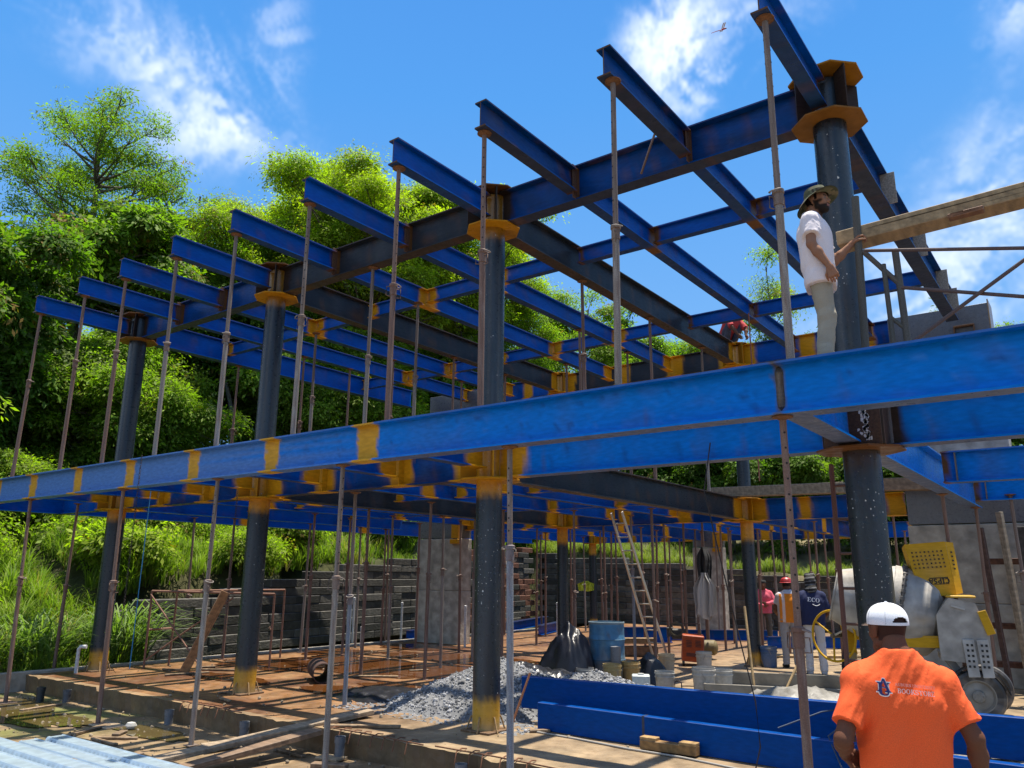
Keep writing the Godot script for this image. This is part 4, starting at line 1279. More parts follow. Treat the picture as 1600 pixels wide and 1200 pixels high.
	# small compressor
	var cp := thing("air_compressor", "dark air compressor with a yellowish tank behind the ladder foot", "compressor", at(-6.35, 0, -9.3, 0.3))
	b = MB.new()
	b.lathe(Transform3D(Basis(Vector3.FORWARD, PI / 2), Vector3(0.3, 0.25, 0)), [Vector2(0, 0), Vector2(0.12, 0.03), Vector2(0.16, 0.08), Vector2(0.16, 0.52), Vector2(0.12, 0.57), Vector2(0, 0.6)], 22, flatc(lin(0.20, 0.15, 0.06)))
	obj("tank", b.mesh(), M.drum_steel, cp)
	b = MB.new()
	b.box(at(0.05, 0.52, 0), Vector3(0.3, 0.22, 0.22), lin(0.05, 0.045, 0.04), 0.03)
	for k in 7:
		b.box(at(-0.14, 0.46 + k * 0.03, 0), Vector3(0.14, 0.012, 0.2), lin(0.09, 0.08, 0.07), 0.003)
	obj("pump", b.mesh(), M.drum_steel, cp)
	b = MB.new()
	b.lathe(Transform3D(Basis(Vector3.RIGHT, PI / 2), Vector3(0.02, 0.62, 0.14)), [Vector2(0.12, -0.02), Vector2(0.16, -0.02), Vector2(0.16, 0.02), Vector2(0.12, 0.02), Vector2(0.12, -0.02)], 24, flatc(lin(0.10, 0.085, 0.05)))
	obj("flywheel_guard", b.mesh(), M.drum_steel, cp)
	for s in [-1, 1]:
		b = MB.new()
		b.lathe(Transform3D(Basis(Vector3.RIGHT, PI / 2), Vector3(0.2, 0.09, s * 0.16)), [Vector2(0, -0.025), Vector2(0.09, -0.02), Vector2(0.09, 0.02), Vector2(0, 0.025)], 16, flatc(lin(0.03, 0.03, 0.03)))
		obj("wheel", b.mesh(), M.plastic, cp)
	# clothes hung on a prop
	var jk := func(called: String, label: String, top: Vector3, w: float, h: float, col: Color, sd: float) -> void:
		var hf := MB.new()
		var nx := 14
		var ny := 18
		var pt := func(i: int, j: int, s: float) -> Vector3:
			var u := float(i) / nx - 0.5
			var v := float(j) / ny
			var ww := w * (0.25 + 0.75 * smoothstep(0.0, 0.35, v)) * (1.0 + 0.12 * F.get_noise_2d(v * 3.0, sd))
			var dep := 0.05 * cos(u * 11.0 + sd + v) + 0.035 * sin(u * 23.0 + v * 3.0)
			return top + Vector3(u * ww * 0.8, -h * v * (1.0 + 0.06 * sin(u * 9.0 + sd)), u * ww * -0.55 + dep + s * (0.05 + 0.03 * sin(v * 3.0)))
		for s in [-1.0, 1.0]:
			for i in nx:
				for j in ny:
					var a: Vector3 = pt.call(i, j, s)
					var bq: Vector3 = pt.call(i + 1, j, s)
					var c: Vector3 = pt.call(i + 1, j + 1, s)
					var e: Vector3 = pt.call(i, j + 1, s)
					hf.flat(a, bq, c, e, Vector3(0.6, 0.2, 0.8) * s, col)
		tag(obj(called, hf.mesh(), M.cloth), label, "jacket")
	jk.call("hanging_shirt", "pale grey work shirt hanging beside the far pier", Vector3(-5.64, 1.85, -9.35), 0.46, 0.95, lin(0.42, 0.41, 0.39), 1.0)
	jk.call("hanging_jacket", "dark jacket hanging just above the pale shirt", Vector3(-5.66, 2.42, -9.42), 0.24, 0.72, lin(0.035, 0.033, 0.035), 4.0)
	jk.call("hanging_vest", "small lime yellow safety cloth on the third row column", Vector3(-13.5, 1.58, -17.2), 0.55, 0.34, lin(0.52, 0.62, 0.05), 7.0)
	# rusty pipe offcut on the slab
	b = MB.new()
	var pr := [Vector2(0.15, 0.0), Vector2(0.162, 0.004), Vector2(0.162, 0.95), Vector2(0.15, 0.954), Vector2(0.15, 0.0)]
	b.lathe(Transform3D(Basis(Vector3(0.55, 0, -0.83).normalized(), PI / 2), Vector3(-9.75, 0.165, -1.95)), pr, 28, func(y, an): return lin(0.13, 0.06, 0.04).lerp(lin(0.05, 0.03, 0.03), G.get_noise_2d(y * 3.0, an) * 0.5 + 0.5))
	tag(obj("pipe_offcut", b.mesh(), M.rust), "short rusty steel pipe lying on the wet slab", "pipe")
	# planks in front of the slab
	plank("plank", "long weathered plank sloping from the foreground up onto the slab", "plank", Vector3(-6.45, -0.12, 3.0), Vector3(-6.12, 0.07, 0.22), 0.20, 0.055, lin(0.40, 0.30, 0.20), "planks in the foreground")
	plank("plank", "second weathered plank lying tight under the long one", "plank", Vector3(-6.25, -0.21, 2.9), Vector3(-5.98, -0.02, 1.15), 0.18, 0.06, lin(0.28, 0.18, 0.11), "planks in the foreground")
	plank("plank", "short pale plank left of the long sloping one", "plank", Vector3(-7.02, -0.20, 1.95), Vector3(-6.92, -0.20, 1.16), 0.16, 0.06, lin(0.46, 0.35, 0.22), "planks in the foreground")
	plank("board_offcut", "pale board under the foot of the second front prop", "board", Vector3(-9.75, -0.258, 1.80), Vector3(-9.25, -0.258, 1.80), 0.28, 0.025, lin(0.48, 0.36, 0.23))
	plank("board_offcut", "brown board under the foot of the leftmost front prop", "board", Vector3(-12.95, -0.258, 1.86), Vector3(-12.45, -0.258, 1.86), 0.26, 0.03, lin(0.30, 0.19, 0.12))
	plank("board_offcut", "dark square timber offcut lying right of the planks", "board", Vector3(-5.35, -0.22, 1.75), Vector3(-5.0, -0.22, 1.58), 0.11, 0.10, lin(0.26, 0.17, 0.10))
	plank("board_offcut", "small pale board lying under the planks", "board", Vector3(-5.75, -0.24, 1.3), Vector3(-5.45, -0.24, 1.25), 0.2, 0.03, lin(0.42, 0.32, 0.20))
	# timber leaning by the scaffold frame at the left
	plank("timber_brace", "thick timber leaning on the low scaffold frame at the left", "timber", Vector3(-11.9, 0.03, -0.75), Vector3(-11.6, 1.42, -1.25), 0.10, 0.16, lin(0.40, 0.20, 0.08))
	plank("timber_brace", "orange stick of timber sticking up above the edge beam at left", "timber", Vector3(-10.4, 3.2, -0.6), Vector3(-10.35, 3.72, -0.95), 0.07, 0.05, lin(0.45, 0.15, 0.05))
	plank("timber_brace", "second orange stick crossing the first above the edge beam", "timber", Vector3(-10.15, 3.3, -0.9), Vector3(-10.5, 3.85, -0.95), 0.05, 0.04, lin(0.38, 0.12, 0.04))
	plank("timber_brace", "rust red bar leaning beside the column left of the middle, upper storey", "timber", Vector3(-8.7, 3.25, -1.1), Vector3(-8.95, 3.62, -1.2), 0.05, 0.04, lin(0.33, 0.13, 0.07))
	# planks on the first floor behind
	plank("deck_plank", "grey timber deck plank on the floor frame, left of the right column", "plank", Vector3(-5.0, 3.50, -8.35), Vector3(-2.2, 3.44, -8.2), 0.28, 0.20, lin(0.30, 0.24, 0.17), "deck planks on the floor frame")
	plank("deck_plank", "brown timber deck plank on the floor frame, right of the right column", "plank", Vector3(-2.0, 3.46, -8.1), Vector3(0.35, 3.36, -7.9), 0.28, 0.22, lin(0.24, 0.16, 0.10), "deck planks on the floor frame")
	# scaffold at the right with its plank
	var sf := thing("scaffold", "tall tube scaffold frame with cross braces beside the man on the beam", "scaffold", Transform3D())
	var stc := lin(0.16, 0.14, 0.12)
	for q in [[Vector3(0.30, 3.40, 1.0), Vector3(0.345, 4.95, 1.0), 0.032, "post"], [Vector3(0.62, 3.40, 0.95), Vector3(0.60, 4.42, 0.95), 0.028, "post"], [Vector3(0.52, 3.40, 0.98), Vector3(0.505, 4.30, 0.98), 0.02, "post"], [Vector3(0.36, 4.45, 1.0), Vector3(0.60, 4.12, 0.95), 0.022, "bracket"], [Vector3(0.505, 3.85, 0.98), Vector3(0.615, 3.72, 0.95), 0.016, "bracket"]]:
		b = MB.new()
		b.rod(q[0], q[1], q[2], stc.lerp(lin(0.10, 0.11, 0.09), R.randf()), 12)
		obj(q[3], b.mesh(), M.pipe, sf)
	for q in [[Vector3(0.39, 4.42, 1.07), Vector3(2.3, 3.98, 1.07)], [Vector3(0.64, 4.03, 1.10), Vector3(2.3, 3.52, 1.10)], [Vector3(0.55, 3.48, 1.13), Vector3(2.3, 4.56, 1.13)], [Vector3(1.35, 3.52, 0.7), Vector3(2.3, 4.0, 0.7)]]:
		b = MB.new()
		b.rod(q[0], q[1], 0.015, lin(0.15, 0.10, 0.09), 8)
		obj("cross_brace", b.mesh(), M.pipe, sf)
	plank("scaffold_plank", "thick weathered plank running out to the right from the scaffold", "plank", Vector3(0.16, 4.615, 0.88), Vector3(2.6, 4.70, 0.88), 0.24, 0.125, lin(0.42, 0.30, 0.16))
	plank("scaffold_batten", "short brown batten nailed under the scaffold plank", "batten", Vector3(1.02, 4.555, 1.03), Vector3(1.27, 4.564, 1.03), 0.09, 0.035, lin(0.25, 0.12, 0.06))
	# low rusty scaffold frame at the left
	var lfm := thing("scaffold", "low rusty scaffold frame standing by the left kerb", "scaffold", Transform3D())
	var rc := lin(0.30, 0.15, 0.10)
	for q in [[Vector3(-13.2, 0.0, -0.72), Vector3(-13.2, 1.42, -0.72), "leg"], [Vector3(-13.25, 0.0, -1.25), Vector3(-13.2, 1.42, -1.25), "leg"], [Vector3(-11.4, 0.0, -2.2), Vector3(-11.4, 1.38, -2.2), "leg"], [Vector3(-12.9, 0.0, -3.6), Vector3(-12.9, 1.42, -3.6), "leg"], [Vector3(-13.2, 1.41, -0.72), Vector3(-11.4, 1.37, -2.2), "ledger"], [Vector3(-13.2, 1.41, -1.25), Vector3(-12.9, 1.41, -3.6), "ledger"], [Vector3(-13.2, 0.7, -0.72), Vector3(-13.22, 0.7, -1.25), "ledger"], [Vector3(-13.2, 1.35, -0.70), Vector3(-11.9, 0.05, -1.1), "cross_brace"], [Vector3(-13.2, 0.15, -0.74), Vector3(-12.0, 1.30, -1.7), "cross_brace"], [Vector3(-11.4, 0.7, -2.2), Vector3(-12.0, 0.7, -2.6), "ledger"]]:
		b = MB.new()
		b.rod(q[0], q[1], 0.021 if q[2] != "cross_brace" else 0.015, rc, 9)
		obj(q[2], b.mesh(), M.pipe, lfm)
	# grey pipe stubs and white pipes
	for q in [[-12.35, 1.45, 0.06, 0.24, 0.03, "dark capped pipe stub at the far left below the slab"], [-9.0, 1.22, 0.055, 0.2, 0.16, "grey pipe stub against the slab edge, second from the left"], [-7.35, 1.18, 0.055, 0.22, 0.15, "grey pipe stub beside the short pale plank"], [-5.55, 1.20, 0.055, 0.26, 0.14, "blue grey pipe stub right of the sloping planks"], [-3.75, 1.22, 0.055, 0.22, 0.16, "pale pipe stub at the lower edge of the slab, rightmost"], [-12.0, 1.20, 0.055, 0.2, 0.10, "grey pipe stub in the shade of the slab edge, near the far left"]]:
		b = MB.new()
		var g: float = q[4]
		b.lathe(at(q[0], -0.28, q[1]), [Vector2(q[2], 0), Vector2(q[2], q[3] - 0.07), Vector2(q[2] * 1.13, q[3] - 0.068), Vector2(q[2] * 1.13, q[3]), Vector2(q[2] * 0.9, q[3]), Vector2(q[2] * 0.9, q[3] - 0.05), Vector2(0, q[3] - 0.05)], 20, flatc(lin(g, g * 1.05, g * 1.15)))
		tag(obj("pipe_stub", b.mesh(), M.plastic), q[5], "pipe stub", "pipe stubs in front of the slab")
	for q in [[-13.42, 0.42, 0.42, true, "white pipe with an elbow by the farthest left column"], [-14.3, -8.7, 1.0, false, "white pipe standing left of the tall pier"], [-11.55, -8.15, 1.0, false, "white pipe standing right of the tall pier"], [-14.6, -7.2, 1.15, false, "white pipe standing far left by the wall"], [-13.3, -6.3, 0.5, false, "short white pipe on the muddy slab"], [-9.6, -9.4, 1.1, false, "white pipe standing beside the slim column behind the drum"], [-6.0, -13.0, 0.6, false, "short white pipe by the far pier"]]:
		b = MB.new()
		b.rod(Vector3(q[0], 0, q[1]), Vector3(q[0], q[2], q[1]), 0.03, lin(0.6, 0.6, 0.6), 12)
		if q[3]: b.wire([Vector3(q[0], q[2] - 0.02, q[1]), Vector3(q[0] + 0.03, q[2] + 0.03, q[1] - 0.02), Vector3(q[0] + 0.11, q[2] + 0.03, q[1] - 0.08)], 0.034, lin(0.6, 0.6, 0.6), 10)
		else: b.lathe(at(q[0], q[2] - 0.02, q[1]), [Vector2(0.036, -0.05), Vector2(0.036, 0.02), Vector2(0, 0.035)], 12, flatc(lin(0.62, 0.62, 0.62)))
		tag(obj("water_pipe", b.mesh(), M.plastic), q[4], "pipe", "white pipes rising from the slab")
	# bars and stirrups breaking out of the slab edge
	for q in [[-8.3, 7, "clump of rusty stirrups in the slab edge, left of the planks"], [-5.15, 8, "clump of rusty stirrups in the slab edge, right of the planks"], [-3.4, 6, "clump of rusty stirrups in the slab edge below the middle column"]]:
		var st := thing("rebar_cage", q[2], "reinforcing bars", at(q[0], 0.0, 1.08), "stirrups in the slab edge")
		for k in q[1]:
			b = MB.new()
			var x: float = (k - q[1] * 0.5) * 0.17 + R.randf_range(-0.03, 0.03)
			b.wire([Vector3(x, 0.01, -0.16), Vector3(x + 0.02, 0.03, -0.06), Vector3(x + 0.05, 0.02, 0.06), Vector3(x + 0.06, -0.09, 0.10)], 0.007, lin(0.24, 0.10, 0.05))
			obj("stirrup", b.mesh(), M.rust, st)
		b = MB.new()
		b.wire([Vector3(-0.8, 0.03, 0.03), Vector3(0.0, 0.035, 0.045), Vector3(0.8, 0.025, 0.05)], 0.008, lin(0.22, 0.10, 0.05))
		obj("long_bar", b.mesh(), M.rust, st)
	# loose stones and lumps in the foreground
	for k in 90:
		var lb := MB.new()
	var xf := []
	var cs := []
	for k in 1500:
		var x := R.randf_range(-13.5, 2.0)
		var low := R.randf() < 0.6
		var z := R.randf_range(1.12, 3.4) if low else R.randf_range(-7.0, 1.0)
		var s := pow(R.randf(), 3.0) * 0.045 + 0.007
		xf.append(Transform3D(rnd_basis(s), Vector3(x, (-0.265 if low else 0.004) + s * 0.25, z)))
		var g := R.randf_range(0.2, 0.5)
		cs.append(lin(g, g * 0.8, g * 0.55))
	var rb := scatter("rubble", null, stone, M.stone, xf, cs)
	tag(rb, "crumbs of stone and mortar strewn over slab and floor", "rubble", "", "stuff")
	var wl2 := MB.new()
	wl2.lathe(Transform3D(Basis().scaled(Vector3(1.0, 0.6, 0.8)), Vector3(-9.0, -0.21, 1.75)), [Vector2(0, -0.07), Vector2(0.06, -0.05), Vector2(0.09, 0.0), Vector2(0.06, 0.06), Vector2(0, 0.08)], 10, flatc(lin(0.62, 0.6, 0.55)))
	tag(obj("white_lump", wl2.mesh(), M.concrete), "round white lump of mortar on the lower floor", "mortar lump")
	# scraps of timber and bar lying about
	for k in 26:
		var px := R.randf_range(-12.5, -2.5)
		var pz := R.randf_range(-8.0, 0.6) if k % 3 else R.randf_range(1.3, 2.4)
		if Vector2(px + 5.6, pz + 2.2).length() < 2.4: px -= 4.5
		var an := R.randf() * 3.0
		var ln := R.randf_range(0.2, 0.9)
		var y := 0.02 if pz < 1.0 else -0.25
		plank("timber_scrap", "scrap of timber on the ground %s, %s of the scatter" % ["on the slab" if pz < 1.0 else "below the slab edge", ORD[k]], "timber scrap", Vector3(px, y, pz), Vector3(px + cos(an) * ln, y, pz + sin(an) * ln), R.randf_range(0.04, 0.1), 0.03, lin(0.34, 0.23, 0.13) * R.randf_range(0.6, 1.1), "timber scraps on the ground")
	# galvanised decking sheets, lower left
	for k in 2:
		var p := MB.new()
		var w := 0.88
		var x0: float = [-8.3, -8.9][k]
		var x1 := -3.0
		var z0: float = [2.86, 3.50][k]
		var y0: float = [-0.12, -0.07][k]
		var sec := []
		var ribs := 3
		for r in ribs:
			var u := w * r / ribs
			var s := w / ribs
			sec += [Vector2(u, 0), Vector2(u + s * 0.16, 0), Vector2(u + s * 0.26, 0.05), Vector2(u + s * 0.34, 0.055), Vector2(u + s * 0.37, 0.049), Vector2(u + s * 0.80, 0.049), Vector2(u + s * 0.83, 0.055), Vector2(u + s * 0.90, 0.05)]
		sec.append(Vector2(w, 0))
		var nx := 60
		for i in sec.size() - 1:
			var a: Vector2 = sec[i]
			var e: Vector2 = sec[i + 1]
			var side := absf(e.y - a.y) > 0.02
			for j in nx:
				var xa := lerpf(x0, x1, float(j) / nx)
				var xb := lerpf(x0, x1, float(j + 1) / nx)
				var c := lin(0.50, 0.62, 0.72)
				p.flat(Vector3(xa, y0 + a.y, z0 + a.x), Vector3(xb, y0 + a.y, z0 + a.x), Vector3(xb, y0 + e.y, z0 + e.x), Vector3(xa, y0 + e.y, z0 + e.x), Vector3(0, 1, (a.y - e.y) * 4.0), c)
				if side:
					# embossed lugs
					var m0 := lerpf(xa, xb, 0.3)
					var m1 := lerpf(xa, xb, 0.7)
					var q0 := a.lerp(e, 0.3)
					var q1 := a.lerp(e, 0.7)
					var nn := Vector3(0, 0.35, signf(a.y - e.y) * 0.9).normalized() * 0.006
					p.flat(Vector3(m0, y0 + q0.y, z0 + q0.x) + nn, Vector3(m1, y0 + q0.y, z0 + q0.x) + nn, Vector3(m1, y0 + q1.y, z0 + q1.x) + nn, Vector3(m0, y0 + q1.y, z0 + q1.x) + nn, nn, lin(0.45, 0.55, 0.63))
		tag(obj("decking_sheet", p.mesh(), M.zinc), ["corrugated galvanised decking sheet in the lower left corner, farther one", "corrugated galvanised decking sheet in the lower left corner, nearer one"][k], "metal sheet", "galvanised decking sheets")
		var sp := MB.new()
		sp.box(at(-7.0, y0 - 0.11, z0 + 0.3), Vector3(0.1, 0.2, 0.9), lin(0.3, 0.2, 0.12), 0.004)
		tag(obj("sheet_bearer", sp.mesh(), M.wood), "wooden bearer under the %s decking sheet" % ["farther", "nearer"][k], "wood block")
	# steel stacked at the back of the slab
	for q in [[-14.0, -13.1, -15.4, -17.4, 0.3, "blue beam lying at the back of the slab, left of the drum"], [-12.4, -12.6, -13.4, -15.6, 0.3, "second blue beam lying at the back of the slab"], [-9.6, -11.6, -8.2, -12.9, 0.42, "blue beam lying behind the drum and ladder"], [-8.8, -13.6, -6.2, -15.6, 0.3, "blue beam lying by the far pier"], [-14.3, -8.9, -14.9, -12.0, 0.25, "blue beam lying behind the tall pier by the wall"], [-5.6, -13.0, -3.4, -15.0, 0.3, "blue beam lying behind the pink shirted worker"]]:
		ibeam("spare_beam", q[5], "spare blue beams on the slab", Vector3(q[0], q[4], q[1]), Vector3(q[2], q[4], q[3]), q[4] - 0.02, 0.2, "blue")
	plank("stacked_timber", "stack of brown timber on the slab left of the drum, upper piece", "timber", Vector3(-8.2, 0.34, -8.2), Vector3(-6.9, 0.34, -9.3), 0.25, 0.12, lin(0.30, 0.19, 0.09), "timber on the slab")
	plank("stacked_timber", "stack of brown timber on the slab left of the drum, lower piece", "timber", Vector3(-8.3, 0.12, -8.2), Vector3(-6.9, 0.12, -9.4), 0.3, 0.2, lin(0.22, 0.13, 0.07), "timber on the slab")
	for k in 5:
		plank("stacked_timber", "pale board on the dry slab behind the welding set, %s" % ORD[k], "timber", Vector3(-5.0 + k * 0.25, 0.03, -10.6 - k * 0.55), Vector3(-3.0 + k * 0.3, 0.03, -12.2 - k * 0.3), 0.16, 0.05, lin(0.48, 0.33, 0.17), "timber on the slab")
	# ropes, chains and wires
	var rope := func(called: String, label: String, pts: Array, r: float, col: Color) -> void:
		var m := MB.new()
		m.wire(pts, r, col, 6)
		tag(obj(called, m.mesh(), M.plain), label, "rope")
	rope.call("hanging_rope", "thin blue rope hanging in front of the far left roof beams", [Vector3(-11.6, 6.3, 0.4), Vector3(-11.62, 5.0, 0.4), Vector3(-11.6, 3.0, 0.42), Vector3(-11.62, 0.2, 0.42)], 0.008, lin(0.03, 0.2, 0.42))
	rope.call("hanging_rope", "thin green rope hanging beside the props in the middle", [Vector3(-6.5, 6.3, -0.2), Vector3(-6.48, 4.5, -0.2), Vector3(-6.5, 3.5, -0.2), Vector3(-6.46, 3.35, -0.2), Vector3(-6.52, 3.5, -0.22)], 0.007, lin(0.15, 0.4, 0.28))
	for q in [[-9.0, 2.04, "dark chain hanging across the edge beam, left"], [-8.35, 0.9, "dark chain hanging under the edge beam, left of the second front prop"]]:
		var ch := thing("chain", q[2], "chain", at(q[0], 0, q[1]))
		var lk := MB.new()
		var y := 3.33 if q[1] > 1.5 else 2.9
		var kk := 0
		while y > 1.0:
			var ring_pts := []
			for j in 9:
				var a := TAU * j / 8
				ring_pts.append(Vector3(cos(a) * 0.012, y + sin(a) * 0.022, 0) if kk % 2 == 0 else Vector3(0, y + sin(a) * 0.022, cos(a) * 0.012))
			lk.wire(ring_pts, 0.0035, lin(0.07, 0.05, 0.04), 4)
			y -= 0.036
			kk += 1
		obj("links", lk.mesh(), M.rust, ch).set_meta("kind", "stuff")
	rope.call("power_cable", "black cable drooping from the beams down over the blue box beams", [Vector3(-1.45, 3.1, 0.1), Vector3(-1.5, 2.6, 0.2), Vector3(-1.42, 2.0, 0.1), Vector3(-1.34, 1.2, -0.1), Vector3(-1.22, 0.6, -0.12), Vector3(-1.2, 0.2, -0.12), Vector3(-1.25, 0.01, -0.1)], 0.007, lin(0.02, 0.018, 0.016))
	rope.call("power_cable", "pale cable snaking along the slab in front of the blue box beams", [Vector3(-4.0, 0.012, -0.28), Vector3(-3.3, 0.012, -0.22), Vector3(-2.6, 0.012, -0.12), Vector3(-2.0, 0.012, -0.1), Vector3(-1.2, 0.012, 0.06), Vector3(-0.5, 0.012, 0.12), Vector3(0.6, 0.012, 0.1)], 0.011, lin(0.3, 0.28, 0.25))
	rope.call("power_cable", "dark looped cable lying on the blue box beams at the right", [Vector3(-1.1, 0.35, -0.35), Vector3(-0.75, 0.5, -0.6), Vector3(-0.4, 0.56, -0.9), Vector3(-0.62, 0.34, -0.3), Vector3(-0.5, 0.1, -0.22), Vector3(-0.2, 0.01, 0.0), Vector3(0.3, 0.012, 0.4)], 0.007, lin(0.04, 0.06, 0.10))
	rope.call("steel_rod", "thin rust red rod standing before the second row girder", [Vector3(-2.95, 3.36, -5.6), Vector3(-2.95, 6.38, -5.6)], 0.012, lin(0.22, 0.08, 0.05))
	rope.call("steel_rod", "rusty rod leaning on the front roof girder, right of the middle", [Vector3(-2.1, 6.32, 0.16), Vector3(-1.86, 6.85, 0.18)], 0.014, lin(0.17, 0.10, 0.07))
	rope.call("steel_rod", "orange stick beside the gravel, behind the bluish prop", [Vector3(-4.25, 0.05, -0.3), Vector3(-4.1, 0.62, -0.45)], 0.014, lin(0.4, 0.16, 0.07))
	# formwork at the right, in front of the broad pier
	for q in [[Vector3(-0.35, 1.02, -7.9), Vector3(1.4, 1.02, -7.9), "upper rusty waler across the broad pier"], [Vector3(-0.35, 0.42, -7.9), Vector3(1.4, 0.42, -7.9), "lower rusty waler across the broad pier"], [Vector3(0.0, 2.05, -7.95), Vector3(1.4, 2.05, -7.95), "top rusty waler across the broad pier"]]:
		plank("formwork_waler", q[2], "waler", q[0], q[1], 0.10, 0.10, lin(0.16, 0.07, 0.04), "formwork walers on the broad pier")
	plank("formwork_post", "grey wooden post beside the formwork at the right edge", "post", Vector3(0.42, 0.0, -7.7), Vector3(0.30, 2.85, -7.75), 0.09, 0.09, lin(0.34, 0.28, 0.2))
	plank("formwork_post", "dark rusty post of the formwork at the right edge", "post", Vector3(0.14, 0.0, -7.72), Vector3(0.0, 2.6, -7.75), 0.08, 0.08, lin(0.11, 0.06, 0.045))
	plank("formwork_sheet", "dark steel formwork panel at the right edge", "panel", Vector3(0.8, 0.0, -7.65), Vector3(0.72, 2.6, -7.65), 0.06, 0.42, lin(0.055, 0.05, 0.045))
	var rf := thing("steel_ladder", "narrow rusty frame ladder behind the right column", "ladder", Transform3D())
	for x in [-0.52, -0.24]:
		b = MB.new()
		b.rod(Vector3(x, 0.0, -0.75), Vector3(x + 0.02, 2.9, -0.75), 0.024, lin(0.20, 0.09, 0.065), 10)
		obj("rail", b.mesh(), M.pipe, rf)
	for k in 8:
		b = MB.new()
		b.rod(Vector3(-0.52, 0.3 + k * 0.34, -0.75), Vector3(-0.24, 0.3 + k * 0.34, -0.75), 0.014, lin(0.18, 0.09, 0.06), 8)
		obj("rung", b.mesh(), M.pipe, rf)
	# bent bar mesh at the lower right corner
	var rm := thing("bar_mesh", "rusty reinforcing mesh lying bent at the right edge by the mixer wheel", "reinforcing mesh", Transform3D())
	for k in 9:
		b = MB.new()
		var u := k / 8.0
		b.wire([Vector3(0.55 + u * 0.75, 0.02 + u * u * 0.42, -3.5), Vector3(0.62 + u * 0.75, 0.04 + u * u * 0.45, -2.6), Vector3(0.68 + u * 0.75, 0.02 + u * u * 0.4, -1.7)], 0.007, lin(0.26, 0.13, 0.075), 6)
		obj("long_bar", b.mesh(), M.rust, rm)
	for k in 12:
		b = MB.new()
		var z := -3.5 + k * 0.16
		var pts := []
		for j in 6:
			var u := j / 5.0
			pts.append(Vector3(0.55 + u * 0.75 + (z + 3.5) * 0.07, 0.035 + u * u * 0.44, z))
		b.wire(pts, 0.006, lin(0.24, 0.12, 0.07), 6)
		obj("cross_bar", b.mesh(), M.rust, rm)
	# the dragonfly
	var df := thing("dragonfly", "red dragonfly in flight against the sky", "dragonfly", Transform3D(Basis(Vector3.UP, 0.65) * Basis(Vector3.BACK, 0.3), Vector3(0.47, 4.46, 4.34)))
	b = MB.new()
	b.tube([Vector3(-0.055, -0.004, 0), Vector3(-0.03, -0.001, 0), Vector3(0.0, 0, 0), Vector3(0.008, 0.001, 0), Vector3(0.02, 0.002, 0), Vector3(0.026, 0.002, 0), Vector3(0.031, 0.001, 0)], [0.0012, 0.0016, 0.002, 0.0045, 0.0042, 0.003, 0.001], 8, func(k, _s): return lin(0.30, 0.02, 0.03) if k < 5 else lin(0.05, 0.01, 0.02))
	obj("body", b.mesh(), M.plain, df)
	for s in [-1.0, 1.0]:
		for x in [0.016, 0.007]:
			b = MB.new()
			b.flat(Vector3(x, 0.003, 0.002 * s), Vector3(x + 0.004, 0.012, 0.035 * s), Vector3(x - 0.002, 0.013, 0.036 * s), Vector3(x - 0.006, 0.003, 0.004 * s), Vector3.UP, lin(0.35, 0.33, 0.33))
			obj("wing", b.mesh(), M.plain, df)

